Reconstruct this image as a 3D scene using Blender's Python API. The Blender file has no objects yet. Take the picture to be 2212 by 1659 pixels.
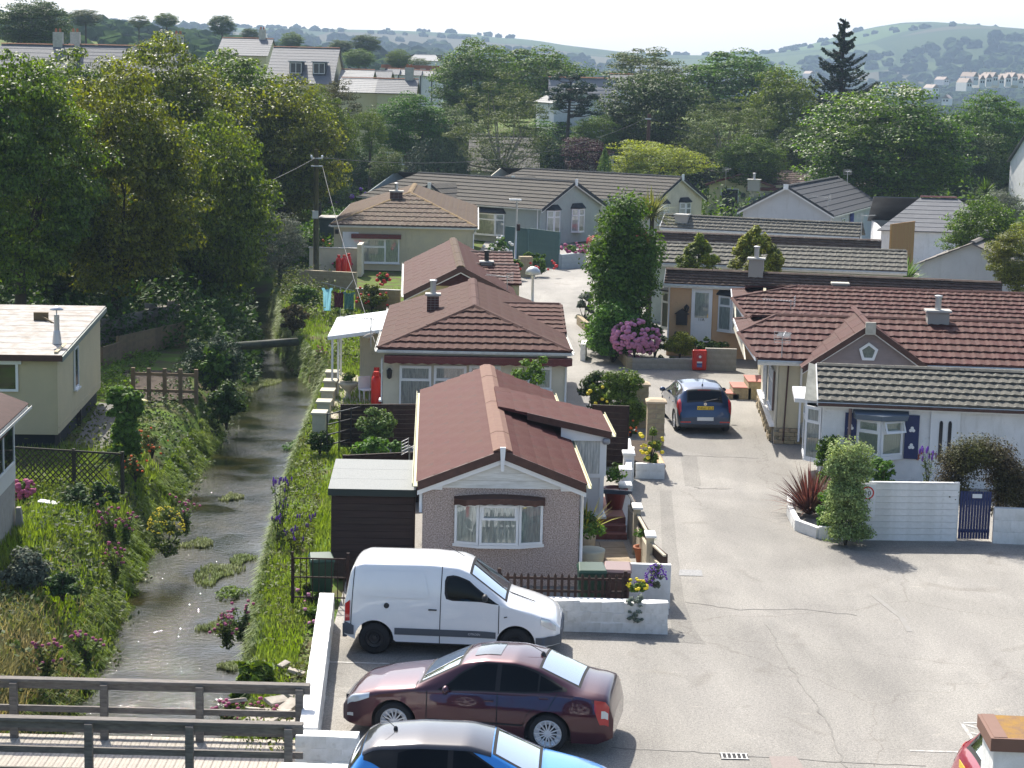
import bpy, math, random
import numpy as np
from mathutils import Vector, Matrix
random.seed(7); rng = np.random.default_rng(7)
S = bpy.context.scene; COL = S.collection
R_ = math.radians
# ---------------------------------------------------------------- camera
F = 4200.; CX, CY = 1106., 829.5; CH = 10.9; YH = 170.; ROLL = 0.023
TH = math.atan((CY - YH) / F)
c_, s_ = math.cos(TH), math.sin(TH)
FW = np.array([0, c_, -s_]); UP0 = np.array([0, s_, c_]); RT0 = np.array([1., 0, 0])
CR = math.cos(ROLL) * RT0 + math.sin(ROLL) * UP0
CU = -math.sin(ROLL) * RT0 + math.cos(ROLL) * UP0
CO = np.array([0, 0, CH])
def ray(x, y): return FW * F + CR * (x - CX) - CU * (y - CY)
def g(x, y, z=0.):
 d = ray(x, y); return CO + (z - CH) / d[2] * d
def at(x, y, Y):
 d = ray(x, y); return CO + Y / d[1] * d
cam = bpy.data.cameras.new('camera'); camo = bpy.data.objects.new('camera', cam); COL.objects.link(camo)
cam.sensor_width = 36; cam.lens = 36 * F / 2212; cam.clip_start = 1; cam.clip_end = 9000
camo.matrix_world = Matrix(((CR[0], CU[0], -FW[0], 0), (CR[1], CU[1], -FW[1], 0), (CR[2], CU[2], -FW[2], CH), (0, 0, 0, 1)))
S.camera = camo
# ---------------------------------------------------------------- world, sun, exposure
W = bpy.data.worlds.new('World'); S.world = W; W.use_nodes = True
nt = W.node_tree; sky = nt.nodes.new('ShaderNodeTexSky'); sky.sky_type = 'NISHITA'; sky.sun_disc = False
SUN_EL = R_(47); SUN_AZ = math.atan2(-0.33, 0.94)   # towards the sun: behind the scene, a little left
sky.sun_elevation = SUN_EL; sky.sun_rotation = SUN_AZ; sky.air_density = 1.0; sky.dust_density = 2.5; sky.ozone_density = 1.0
nt.links.new(sky.outputs[0], nt.nodes['Background'].inputs[0]); nt.nodes['Background'].inputs[1].default_value = 0.12
sl = bpy.data.lights.new('sun', 'SUN'); sl.energy = 4.6; sl.angle = R_(0.5); sl.color = (1, .94, .84)
so = bpy.data.objects.new('sun', sl); COL.objects.link(so)
sd = Vector((math.sin(SUN_AZ) * math.cos(SUN_EL), math.cos(SUN_AZ) * math.cos(SUN_EL), math.sin(SUN_EL)))
so.rotation_euler = sd.to_track_quat('Z', 'Y').to_euler()
S.view_settings.view_transform = 'Standard'; S.view_settings.look = 'None'; S.view_settings.gamma = 1
S.view_settings.use_curve_mapping = False; S.view_settings.exposure = 0.95
S.render.engine = 'CYCLES'
S.cycles.max_bounces = 6; S.cycles.transparent_max_bounces = 12; S.cycles.volume_bounces = 0
# ---------------------------------------------------------------- materials
MATS = {}
def mat(name, col, rough=.7, metal=0., spec=.32, var=0., vscale=3., col2=None, bump=0., bscale=40., trans=0., rand=0., coat=0., stretch=None, detail=4):
 """procedural principled material; col2 is mixed in by noise"""
 if name in MATS: return MATS[name]
 m = bpy.data.materials.new(name); m.use_nodes = True; MATS[name] = m
 n = m.node_tree.nodes; l = m.node_tree.links; b = n['Principled BSDF']
 b.inputs['Roughness'].default_value = rough; b.inputs['Metallic'].default_value = metal
 b.inputs['Specular IOR Level'].default_value = spec; b.inputs['Coat Weight'].default_value = coat
 b.inputs['Coat Roughness'].default_value = .04
 col = tuple(col) + (1,); c2 = tuple(col2) + (1,) if col2 else tuple(min(1, v * (1 - var)) for v in col[:3]) + (1,)
 tc = n.new('ShaderNodeTexCoord'); vec = tc.outputs['Object']
 if stretch:
  mp = n.new('ShaderNodeMapping'); mp.inputs['Scale'].default_value = stretch; l.new(vec, mp.inputs[0]); vec = mp.outputs[0]
 if var or col2:
  t = n.new('ShaderNodeTexNoise'); t.inputs['Scale'].default_value = vscale; t.inputs['Detail'].default_value = detail
  t.inputs['Roughness'].default_value = .65
  l.new(vec, t.inputs['Vector']); r = n.new('ShaderNodeMapRange'); r.inputs[1].default_value = .35; r.inputs[2].default_value = .65
  l.new(t.outputs[0], r.inputs[0]); mx = n.new('ShaderNodeMix'); mx.data_type = 'RGBA'
  mx.inputs[6].default_value = col; mx.inputs[7].default_value = c2; l.new(r.outputs[0], mx.inputs[0]); co = mx.outputs[2]
 else:
  rgb = n.new('ShaderNodeRGB'); rgb.outputs[0].default_value = col; co = rgb.outputs[0]
 if rand:
  ge = n.new('ShaderNodeNewGeometry'); hs = n.new('ShaderNodeHueSaturation')
  mr = n.new('ShaderNodeMapRange'); mr.inputs[3].default_value = 1 - rand; mr.inputs[4].default_value = 1 + rand
  l.new(ge.outputs['Random Per Island'], mr.inputs[0]); l.new(mr.outputs[0], hs.inputs['Value'])
  mr2 = n.new('ShaderNodeMapRange'); mr2.inputs[3].default_value = .5 - rand * .06; mr2.inputs[4].default_value = .5 + rand * .03
  oi = n.new('ShaderNodeObjectInfo'); l.new(oi.outputs['Random'], mr2.inputs[0]); l.new(mr2.outputs[0], hs.inputs['Hue'])
  l.new(co, hs.inputs['Color']); co = hs.outputs[0]
 l.new(co, b.inputs['Base Color'])
 if bump:
  t2 = n.new('ShaderNodeTexNoise'); t2.inputs['Scale'].default_value = bscale; t2.inputs['Detail'].default_value = 3; l.new(vec, t2.inputs['Vector'])
  bp = n.new('ShaderNodeBump'); bp.inputs['Strength'].default_value = bump; bp.inputs['Distance'].default_value = .02
  l.new(t2.outputs[0], bp.inputs['Height']); l.new(bp.outputs[0], b.inputs['Normal'])
 if trans:
  tr = n.new('ShaderNodeBsdfTranslucent'); hs2 = n.new('ShaderNodeHueSaturation'); hs2.inputs['Hue'].default_value = .485
  hs2.inputs['Saturation'].default_value = 1.15; hs2.inputs['Value'].default_value = 1.9
  l.new(co, hs2.inputs['Color']); l.new(hs2.outputs[0], tr.inputs[0])
  ms = n.new('ShaderNodeMixShader'); ms.inputs[0].default_value = trans
  l.new(b.outputs[0], ms.inputs[1]); l.new(tr.outputs[0], ms.inputs[2]); l.new(ms.outputs[0], n['Material Output'].inputs[0])
 return m
def weather(m, c, scale=6., lo=.58, hi=.66, amt=.8, stretch=None, detail=8):
 """patches of lichen, dirt or damp over a material"""
 n = m.node_tree.nodes; l = m.node_tree.links; b = n['Principled BSDF']; src = b.inputs['Base Color'].links[0].from_socket
 tc = n.new('ShaderNodeTexCoord'); mp = n.new('ShaderNodeMapping'); mp.inputs['Scale'].default_value = stretch or (1, 1, 1); mp.inputs['Location'].default_value = (3.1, 7.7, 1.3); l.new(tc.outputs['Object'], mp.inputs[0])
 t = n.new('ShaderNodeTexNoise'); t.inputs['Scale'].default_value = scale; t.inputs['Detail'].default_value = detail; t.inputs['Roughness'].default_value = .7; l.new(mp.outputs[0], t.inputs['Vector'])
 r = n.new('ShaderNodeMapRange'); r.inputs[1].default_value = lo; r.inputs[2].default_value = hi; r.inputs[4].default_value = amt; l.new(t.outputs[0], r.inputs[0])
 x = n.new('ShaderNodeMix'); x.data_type = 'RGBA'; x.inputs[7].default_value = tuple(c) + (1,); l.new(r.outputs[0], x.inputs[0]); l.new(src, x.inputs[6]); l.new(x.outputs[2], b.inputs['Base Color'])
def glassmat(name, tint=(.9, .95, .95), base=.08, ior=1.5):
 if name in MATS: return MATS[name]
 m = bpy.data.materials.new(name); m.use_nodes = True; MATS[name] = m
 n = m.node_tree.nodes; l = m.node_tree.links; n.remove(n['Principled BSDF'])
 t = n.new('ShaderNodeBsdfTransparent'); t.inputs[0].default_value = tint + (1,)
 gl = n.new('ShaderNodeBsdfGlossy'); gl.inputs['Roughness'].default_value = .02; gl.inputs[0].default_value = (.72, .76, .8, 1)
 fr = n.new('ShaderNodeFresnel'); fr.inputs[0].default_value = ior
 ad = n.new('ShaderNodeMath'); ad.inputs[1].default_value = base; l.new(fr.outputs[0], ad.inputs[0])
 ms = n.new('ShaderNodeMixShader'); l.new(ad.outputs[0], ms.inputs[0]); l.new(t.outputs[0], ms.inputs[1]); l.new(gl.outputs[0], ms.inputs[2])
 l.new(ms.outputs[0], n['Material Output'].inputs[0]); return m
# ---------------------------------------------------------------- objects
def tag(o, label=None, cat=None, group=None, kind=None):
 if label: o['label'] = label
 if cat: o['category'] = cat
 if group: o['group'] = group
 if kind: o['kind'] = kind
 return o
def thing(name, label, cat, loc=(0, 0, 0), rz=0., group=None):
 o = bpy.data.objects.new(name, None); COL.objects.link(o); o.location = loc; o.rotation_euler = (0, 0, rz); o.empty_display_size = .3
 return tag(o, label, cat, group)
def link(name, me, parent=None, loc=None, rot=None, scale=None):
 o = bpy.data.objects.new(name, me); COL.objects.link(o)
 if parent: o.parent = parent
 if loc is not None: o.location = loc
 if rot is not None: o.rotation_euler = rot
 if scale is not None: o.scale = scale
 return o
def npmesh(name, v, f, m, smooth=False):
 """v (n,3) float, f (m,k) int array"""
 me = bpy.data.meshes.new(name); v = np.asarray(v, np.float32); f = np.asarray(f, np.int32); k = f.shape[1]
 me.vertices.add(len(v)); me.vertices.foreach_set('co', v.ravel())
 me.loops.add(f.size); me.loops.foreach_set('vertex_index', f.ravel())
 me.polygons.add(len(f)); me.polygons.foreach_set('loop_start', np.arange(0, f.size, k, dtype=np.int32))
 me.polygons.foreach_set('use_smooth', np.full(len(f), smooth))
 me.materials.append(m); me.update(); return me
class MB:
 def __init__(s, M=None): s.v = []; s.f = []; s.M = M
 def add(s, vs, fs):
  b = len(s.v)
  for p in vs:
   p = Vector(p)
   if s.M is not None: p = s.M @ p
   s.v.append(p)
  s.f += [tuple(i + b for i in f) for f in fs]; return s
 def box(s, x0, y0, z0, x1, y1, z1):
  s.add([(x0, y0, z0), (x1, y0, z0), (x1, y1, z0), (x0, y1, z0), (x0, y0, z1), (x1, y0, z1), (x1, y1, z1), (x0, y1, z1)],
              [(0, 3, 2, 1), (4, 5, 6, 7), (0, 1, 5, 4), (1, 2, 6, 5), (2, 3, 7, 6), (3, 0, 4, 7)]); return s
 def quad(s, a, b, c, d): return s.add([a, b, c, d], [(0, 1, 2, 3)])
 def prism(s, pts, ax, a0, a1):
  """pts 2d polygon in the plane normal to axis ax ('x','y','z'), extruded a0..a1"""
  n = len(pts)
  def P(p, a): return {'x': (a, p[0], p[1]), 'y': (p[0], a, p[1]), 'z': (p[0], p[1], a)}[ax]
  s.add([P(p, a0) for p in pts] + [P(p, a1) for p in pts],
              [tuple(range(n))[::-1], tuple(range(n, 2 * n))] + [(i, (i + 1) % n, n + (i + 1) % n, n + i) for i in range(n)]); return s
 def tube(s, pts, r, seg=6, r1=None, cap=True):
  pts = [Vector(p) for p in pts]; n = len(pts); vs = []; fs = []
  for i, p in enumerate(pts):
   d = (pts[min(i + 1, n - 1)] - pts[max(i - 1, 0)]).normalized()
   a = d.cross(Vector((0, 0, 1)) if abs(d.z) < .9 else Vector((1, 0, 0))).normalized(); b = d.cross(a)
   rr = r if r1 is None else r + (r1 - r) * i / (n - 1)
   for k in range(seg):
    t = 2 * math.pi * k / seg; vs.append(p + (a * math.cos(t) + b * math.sin(t)) * rr)
  for i in range(n - 1):
   for k in range(seg): fs.append((i * seg + k, i * seg + (k + 1) % seg, (i + 1) * seg + (k + 1) % seg, (i + 1) * seg + k))
  if cap: fs += [tuple(range(seg)), tuple(range((n - 1) * seg, n * seg))[::-1]]
  return s.add(vs, fs)
 def bar(s, a, b, w, h):
  """rectangular bar from a to b, w across, h tall"""
  a = Vector(a); b = Vector(b); d = (b - a).normalized(); x = d.cross(Vector((0, 0, 1)))
  if x.length < .01: x = Vector((1, 0, 0))
  x.normalize(); z = x.cross(d).normalized(); x = x * w / 2; z = z * h / 2
  return s.add([a - x - z, a + x - z, a + x + z, a - x + z, b - x - z, b + x - z, b + x + z, b - x + z],
                     [(0, 1, 2, 3), (7, 6, 5, 4), (0, 4, 5, 1), (1, 5, 6, 2), (2, 6, 7, 3), (3, 7, 4, 0)])
 def lathe(s, prof, c=(0, 0, 0), seg=16, ax='z', cap=True):
  vs = []; fs = []; n = len(prof)
  for r, z in prof:
   for k in range(seg):
    t = 2 * math.pi * k / seg; a, b = r * math.cos(t), r * math.sin(t)
    p = {'z': (a, b, z), 'y': (a, z, b), 'x': (z, a, b)}[ax]; vs.append((c[0] + p[0], c[1] + p[1], c[2] + p[2]))
  for i in range(n - 1):
   for k in range(seg): fs.append((i * seg + k, i * seg + (k + 1) % seg, (i + 1) * seg + (k + 1) % seg, (i + 1) * seg + k))
  if cap: fs += [tuple(range(seg))[::-1], tuple(range((n - 1) * seg, n * seg))]
  return s.add(vs, fs)
 def sphere(s, c, r, seg=10, rings=6, sc=(1, 1, 1)):
  vs = []; fs = []
  for i in range(rings + 1):
   a = math.pi * i / rings
   for k in range(seg):
    t = 2 * math.pi * k / seg
    vs.append((c[0] + r * sc[0] * math.sin(a) * math.cos(t), c[1] + r * sc[1] * math.sin(a) * math.sin(t), c[2] + r * sc[2] * math.cos(a)))
  for i in range(rings):
   for k in range(seg): fs.append((i * seg + k, (i + 1) * seg + k, (i + 1) * seg + (k + 1) % seg, i * seg + (k + 1) % seg))
  return s.add(vs, fs)
 def mesh(s, name, m, smooth=False):
  me = bpy.data.meshes.new(name); me.from_pydata([tuple(p) for p in s.v], [], s.f); me.materials.append(m)
  if smooth: me.polygons.foreach_set('use_smooth', [True] * len(me.polygons))
  me.update(); return me
 def build(s, name, m, parent=None, smooth=False, bevel=0.):
  o = link(name, s.mesh(name, m, smooth), parent)
  if bevel:
   md = o.modifiers.new('bevel', 'BEVEL'); md.width = bevel; md.segments = 2; md.limit_method = 'ANGLE'; md.harden_normals = False
  return o
def box(name, m, parent, *a, bevel=0.): return MB().box(*a).build(name, m, parent, bevel=bevel)
class Fr:
 """local frame of a building: origin on the ground, rotation about z"""
 def __init__(s, x, y, deg, z=0.):
  s.o = np.array([x, y, z]); a = R_(deg); s.a = a
  s.u = np.array([math.cos(a), math.sin(a), 0]); s.v = np.array([-math.sin(a), math.cos(a), 0])
 def loc(s, P): d = np.asarray(P) - s.o; return Vector((float(d @ s.u), float(d @ s.v), float(d[2])))
 def hit(s, x, y, v=None, u=None, z=None):
  d = ray(x, y)
  if z is not None: t = (z + s.o[2] - CO[2]) / d[2]
  elif v is not None: t = ((s.o - CO) @ s.v + v) / (d @ s.v)
  else: t = ((s.o - CO) @ s.u + u) / (d @ s.u)
  return s.loc(CO + t * d)
 def W(s, u, v, z=0): return s.o + s.u * u + s.v * v + np.array([0, 0, z])
def copy_tree(o, parent=None, **kw):
 c = o.copy(); COL.objects.link(c)
 if parent is not None: c.parent = parent
 for k in [x for x in o.children]: copy_tree(k, c)
 return c
# ================================================================ LAND
WZ = -1.45
RPX = [(497, 1659), (505, 1600), (515, 1480), (528, 1380), (548, 1300), (572, 1200), (598, 1110), (622, 1040), (645, 985), (668, 920), (690, 868), (650, 820), (592, 760), (590, 710), (575, 660), (640, 630), (560, 590)]
LPX = [(120, 1659), (165, 1600), (235, 1470), (285, 1340), (325, 1230), (372, 1140), (405, 1080), (440, 1030), (475, 975), (515, 920), (540, 860), (552, 800), (556, 770), (548, 740), (530, 690), (500, 640), (440, 600)]
def edge(pts):
 w = [g(x, y, WZ) for x, y in pts]; w.sort(key=lambda p: p[1])
 return np.array([p[1] for p in w]), np.array([p[0] for p in w])
RY, RX = edge(RPX); LY, LX = edge(LPX)
def xr(Y): return np.interp(Y, RY, RX)
def xl(Y): return np.interp(Y, LY, LX)
def smooth(a, b, t):
 t = np.clip((t - a) / (b - a), 0, 1); return t * t * (3 - 2 * t)
def noise2(x, y, s, seed=0):
 """cheap smooth pseudo noise, about -1..1"""
 r = np.random.default_rng(seed); o = 0
 for k in range(6):
  a = r.uniform(0, 6.28); f = r.uniform(.6, 1.6) / s; ph = r.uniform(0, 6.28)
  o = o + np.sin((x * math.cos(a) + y * math.sin(a)) * f * 6.28 + ph)
 return o / 3.
def height(X, Y):
 X = np.asarray(X, float); Y = np.asarray(Y, float)
 z = np.full(np.broadcast(X, Y).shape, -.06)
 L = xl(Y); Rr = xr(Y)
 z = z + 0 * X
 lb = smooth(L - 2.6, L + .1, X) * (1.5 + .0 * X); rb = smooth(Rr + .55, Rr - .05, X) if False else 1 - smooth(Rr - .05, Rr + .45, X)
 ch = np.minimum(smooth(L - 1.7, L + .15, X), rb) * 1.75
 ch = ch * (1 - smooth(106, 112, Y))
 z = z - ch
 z = z - .12 * (1 - smooth(Rr + .5, Rr + 2, X)) * (X > Rr)
 z = z + 5.5 * smooth(165, 300, Y) + 5 * smooth(300, 620, Y) * (1 - smooth(-10, 60, X)) 
 hl = smooth(-25, -140, X) if False else 1 - smooth(-160, -22, X)
 z = z + hl * (13 * smooth(110, 330, Y)) * (1 - .75 * smooth(450, 1000, Y)) + 3 * (1 - smooth(-60, -14, X)) * smooth(75, 120, Y)
 z = z - 9 * smooth(20, 160, X) * smooth(220, 500, Y)
 pl = 44 * smooth(1000, 2300, Y + 120 * noise2(X, Y, 900, 3)) + 3 * noise2(X, Y, 700, 5) * smooth(900, 1500, Y)
 z = z + pl
 hx = np.where(X < 490, (X - 490) / 150., (X - 490) / 230.); hill = np.exp(-np.abs(hx) ** 2.4) * 42 * smooth(1250, 2350, Y)
 z = z + hill * (1 - smooth(2500, 3200, Y)) + 5 * np.exp(-((X - 470) / 60) ** 2) * smooth(2000, 2400, Y) * (1 - smooth(2500, 3200, Y))
 return z
xs = np.unique(np.concatenate([np.linspace(-2600, -60, 70), np.linspace(-60, -17, 30), np.arange(-17, -1.4, .3), np.linspace(-1.4, 60, 40), np.linspace(60, 2600, 110)]))
ys = np.unique(np.concatenate([np.arange(8, 112, .7), np.linspace(112, 400, 60), np.linspace(400, 1300, 40), np.linspace(1300, 2600, 60), np.linspace(2600, 5200, 20)]))
def grid_mesh(name, xs, ys, hf, m, smooth_=True):
 XX, YY = np.meshgrid(xs, ys); ZZ = hf(XX, YY); v = np.stack([XX, YY, ZZ], -1).reshape(-1, 3)
 nx, ny = len(xs), len(ys); i = np.arange(nx - 1)[None, :] + np.arange(ny - 1)[:, None] * nx
 f = np.stack([i, i + 1, i + 1 + nx, i + nx], -1).reshape(-1, 4); return npmesh(name, v, f, m, smooth_)
gm = mat('ground_mat', (.09, .15, .03), .95, col2=(.13, .11, .06), vscale=.9, bump=.5, bscale=9, spec=.1)
def fieldmat():
 m = bpy.data.materials.new('country_mat'); m.use_nodes = True; n = m.node_tree.nodes; l = m.node_tree.links; b = n['Principled BSDF']
 b.inputs['Roughness'].default_value = 1; b.inputs['Specular IOR Level'].default_value = .05
 tc = n.new('ShaderNodeTexCoord'); mp = n.new('ShaderNodeMapping'); mp.inputs['Scale'].default_value = (.0055, .0034, 0); l.new(tc.outputs['Object'], mp.inputs[0])
 v = n.new('ShaderNodeTexVoronoi'); v.inputs['Scale'].default_value = 1; l.new(mp.outputs[0], v.inputs['Vector'])
 cr = n.new('ShaderNodeValToRGB'); e = cr.color_ramp.elements; cr.color_ramp.interpolation = 'CONSTANT'
 e[0].color = (.045, .07, .025, 1); e[1].position = .3; e[1].color = (.055, .08, .03, 1)
 for p, c in ((.45, (.07, .065, .04, 1)), (.6, (.035, .055, .02, 1)), (.72, (.09, .085, .055, 1)), (.85, (.06, .095, .03, 1))):
  q = e.new(p); q.color = c
 sp = n.new('ShaderNodeSeparateColor'); l.new(v.outputs['Color'], sp.inputs[0]); l.new(sp.outputs[0], cr.inputs[0])
 v2 = n.new('ShaderNodeTexVoronoi'); v2.feature = 'DISTANCE_TO_EDGE'; v2.inputs['Scale'].default_value = 1; l.new(mp.outputs[0], v2.inputs['Vector'])
 lt = n.new('ShaderNodeMath'); lt.operation = 'LESS_THAN'; lt.inputs[1].default_value = .035; l.new(v2.outputs['Distance'], lt.inputs[0])
 mx = n.new('ShaderNodeMix'); mx.data_type = 'RGBA'; mx.inputs[7].default_value = (.03, .05, .02, 1); l.new(lt.outputs[0], mx.inputs[0]); l.new(cr.outputs[0], mx.inputs[6])
 t = n.new('ShaderNodeTexNoise'); t.inputs['Scale'].default_value = 1.1; t.inputs['Detail'].default_value = 6; l.new(tc.outputs['Object'], t.inputs['Vector'])
 c3 = n.new('ShaderNodeValToRGB'); e = c3.color_ramp.elements; e[0].position = .36; e[0].color = (.1, .085, .05, 1); e[1].position = .6; e[1].color = (.1, .16, .03, 1)
 l.new(t.outputs[0], c3.inputs[0])
 xyz = n.new('ShaderNodeSeparateXYZ'); l.new(tc.outputs['Object'], xyz.inputs[0])
 mr = n.new('ShaderNodeMapRange'); mr.inputs[1].default_value = 420; mr.inputs[2].default_value = 600; l.new(xyz.outputs[1], mr.inputs[0])
 m2 = n.new('ShaderNodeMix'); m2.data_type = 'RGBA'; l.new(mr.outputs[0], m2.inputs[0]); l.new(c3.outputs[0], m2.inputs[6]); l.new(mx.outputs[2], m2.inputs[7])
 l.new(m2.outputs[2], b.inputs['Base Color']); return m
gr = link('ground', grid_mesh('ground', xs, ys, height, fieldmat())); tag(gr, kind='structure')
def watermat():
 m = bpy.data.materials.new('water_mat'); m.use_nodes = True; n = m.node_tree.nodes; l = m.node_tree.links; b = n['Principled BSDF']
 b.inputs['Roughness'].default_value = .03; b.inputs['IOR'].default_value = 1.36; b.inputs['Specular IOR Level'].default_value = .72
 tc = n.new('ShaderNodeTexCoord')
 t = n.new('ShaderNodeTexNoise'); t.inputs['Scale'].default_value = .8; t.inputs['Detail'].default_value = 8; l.new(tc.outputs['Object'], t.inputs['Vector'])
 cr = n.new('ShaderNodeValToRGB'); e = cr.color_ramp.elements; e[0].position = .42; e[0].color = (.006, .009, .004, 1); e[1].position = .64; e[1].color = (.024, .022, .008, 1)
 l.new(t.outputs[0], cr.inputs[0]); l.new(cr.outputs[0], b.inputs['Base Color'])
 mp = n.new('ShaderNodeMapping'); mp.inputs['Scale'].default_value = (2.6, 4.6, 1); mp.inputs['Rotation'].default_value = (0, 0, .25); l.new(tc.outputs['Object'], mp.inputs[0])
 w = n.new('ShaderNodeTexNoise'); w.inputs['Scale'].default_value = 2.2; w.inputs['Detail'].default_value = 5; w.inputs['Roughness'].default_value = .6; l.new(mp.outputs[0], w.inputs['Vector'])
 w2 = n.new('ShaderNodeTexNoise'); w2.inputs['Scale'].default_value = .45; l.new(tc.outputs['Object'], w2.inputs['Vector'])
 mr = n.new('ShaderNodeMapRange'); mr.inputs[1].default_value = .38; mr.inputs[2].default_value = .62; mr.inputs[3].default_value = .12; mr.inputs[4].default_value = 1; l.new(w2.outputs[0], mr.inputs[0])
 mu = n.new('ShaderNodeMath'); mu.operation = 'MULTIPLY'; l.new(w.outputs[0], mu.inputs[0]); l.new(mr.outputs[0], mu.inputs[1])
 bp = n.new('ShaderNodeBump'); bp.inputs['Strength'].default_value = .6; bp.inputs['Distance'].default_value = .05; l.new(mu.outputs[0], bp.inputs['Height']); l.new(bp.outputs[0], b.inputs['Normal'])
 return m
yy = np.arange(14, 112, .6); v = []; f = []
for Y in yy:
 a, b_ = xl(Y) - 1.3, xr(Y) + .5
 for t in np.linspace(0, 1, 5): v.append((a + (b_ - a) * t, Y, WZ))
for i in range(len(yy) - 1):
 for k in range(4): f.append((i * 5 + k, i * 5 + k + 1, i * 5 + k + 6, i * 5 + k + 5))
tag(link('stream_water', npmesh('stream_water', v, f, watermat())), kind='structure')
def asphaltmat(name='asphalt_mat', k=1.):
 m = bpy.data.materials.new(name); m.use_nodes = True; n = m.node_tree.nodes; l = m.node_tree.links; b = n['Principled BSDF']
 b.inputs['Roughness'].default_value = .82; b.inputs['Specular IOR Level'].default_value = .35; tc = n.new('ShaderNodeTexCoord')
 def noise(s, d, stretch=None, dist=0):
  t = n.new('ShaderNodeTexNoise'); t.inputs['Scale'].default_value = s; t.inputs['Detail'].default_value = d; t.inputs['Distortion'].default_value = dist
  if stretch:
   mp = n.new('ShaderNodeMapping'); mp.inputs['Scale'].default_value = stretch; l.new(tc.outputs['Object'], mp.inputs[0]); l.new(mp.outputs[0], t.inputs['Vector'])
  else: l.new(tc.outputs['Object'], t.inputs['Vector'])
  return t.outputs[0]
 def ramp(src, a, ca, b_, cb):
  r = n.new('ShaderNodeValToRGB'); e = r.color_ramp.elements; e[0].position = a; e[0].color = ca + (1,); e[1].position = b_; e[1].color = cb + (1,); l.new(src, r.inputs[0]); return r.outputs[0]
 base = ramp(noise(.22, 5, (1, .6, 1), .6), .38, (.2 * k, .191 * k, .175 * k), .66, (.295 * k, .281 * k, .258 * k))
 def mul(a, b_, mode='MULTIPLY', fac=1.):
  x = n.new('ShaderNodeMix'); x.data_type = 'RGBA'; x.blend_type = mode; x.inputs[0].default_value = fac; l.new(a, x.inputs[6]); l.new(b_, x.inputs[7]); return x.outputs[2]
 col = mul(base, ramp(noise(38, 3), .33, (.66, .66, .67), .68, (1.28, 1.27, 1.24)))
 col = mul(col, ramp(noise(1.3, 6, (1, .5, 1), 1.), .3, (.9, .9, .9), .5, (1, 1, 1)))
 col = mul(col, ramp(noise(15, 3), .35, (.88, .88, .88), .65, (1.1, 1.1, 1.1)))
 col = mul(col, ramp(noise(.5, 8, (.8, 1.6, 1), 2.), .66, (1, 1, 1), .74, (1.2, 1.19, 1.16)))
 col = mul(col, ramp(noise(.75, 9, (1, 1, 1), 1.2), .62, (1, 1, 1), .75, (.78, .76, .74)))
 col = mul(col, ramp(noise(.28, 3, (3.2, .7, 1), .4), .42, (.93, .93, .93), .6, (1.05, 1.05, 1.04)))
 v = n.new('ShaderNodeTexVoronoi'); v.feature = 'DISTANCE_TO_EDGE'; v.inputs['Scale'].default_value = .13; v.inputs['Randomness'].default_value = 1
 mp = n.new('ShaderNodeMapping'); l.new(tc.outputs['Object'], mp.inputs[0]); av = n.new('ShaderNodeVectorMath'); av.operation = 'ADD'
 nn = n.new('ShaderNodeTexNoise'); nn.inputs['Scale'].default_value = 1.2; nn.inputs['Detail'].default_value = 4; l.new(tc.outputs['Object'], nn.inputs['Vector'])
 sc = n.new('ShaderNodeVectorMath'); sc.operation = 'SCALE'; sc.inputs[3].default_value = .8; l.new(nn.outputs[1], sc.inputs[0]); l.new(mp.outputs[0], av.inputs[0]); l.new(sc.outputs[0], av.inputs[1]); l.new(av.outputs[0], v.inputs['Vector'])
 col = mul(col, ramp(v.outputs['Distance'], .0008, (.8, .78, .76), .0022, (1, 1, 1)))
 l.new(col, b.inputs['Base Color'])
 bp = n.new('ShaderNodeBump'); bp.inputs['Strength'].default_value = .5; bp.inputs['Distance'].default_value = .012; l.new(noise(60, 2), bp.inputs['Height']); l.new(bp.outputs[0], b.inputs['Normal'])
 return m
ASP = asphaltmat()
site = [(-3.45, 12), (30, 12), (34, 60), (34, 128), (-2, 132), (-3, 100), (-1.5, 93), (-3.0, 76), (-4.3, 73), (-4.6, 62), (-3.6, 46), (-3.45, 37)]
def sheet(name, pts, m, z=0., kind='structure'):
 o = MB().add([(p[0], p[1], z) for p in pts], [tuple(range(len(pts)))]).build(name, m); return tag(o, kind=kind)
sheet('car_park', site, ASP, 0.)
sheet('bridge_path', [(-3.3, 28), (-3.3, 30.8), (-2.0, 30.6), (-2, 28)], mat('concrete', (.4, .38, .34), .9, var=.3, vscale=4, bump=.2), .004)
def pg(pts, z=0.): return [tuple(g(x, y, z)[:2]) for x, y in pts]
darkasp = asphaltmat('asphalt_patch', .8)
sheet('road_patch', pg([(1170, 1362), (1440, 1385), (1525, 1392), (1500, 1360), (1478, 1300), (1462, 1180), (1450, 1060), (1425, 1060), (1430, 1180), (1448, 1300), (1450, 1368)]), darkasp, .004)
sheet('road_patch', pg([(1480, 1050), (1515, 1050), (1505, 985), (1470, 985)]), darkasp, .004)
sheet('road_patch', pg([(1850, 1190), (2212, 1200), (2212, 1180), (1740, 1160)]), darkasp, .004)
wp = mat('worn_white_paint', (.5, .49, .46), .8, col2=(.27, .26, .24), vscale=9)
for a in ([(700, 1430), (842, 1434)], [(770, 1522), (640 + 120, 1521)], [(2076, 1562), (2212, 1561)], [(2077, 1562), (2112, 1614)], [(2084, 1565), (2125, 1577)], [(2095, 1583), (2115, 1587)], [(1965, 1622), (2070, 1625)]):
 p, q = [g(*t, 0) for t in a]; MBo = MB(); MBo.bar((p[0], p[1], .006), (q[0], q[1], .006), .07, .002); tag(MBo.build('parking_mark', wp), kind='structure')
chalk = mat('chalk_scuff', (.26, .25, .235), .9, col2=(.23, .22, .2), vscale=3)
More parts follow.
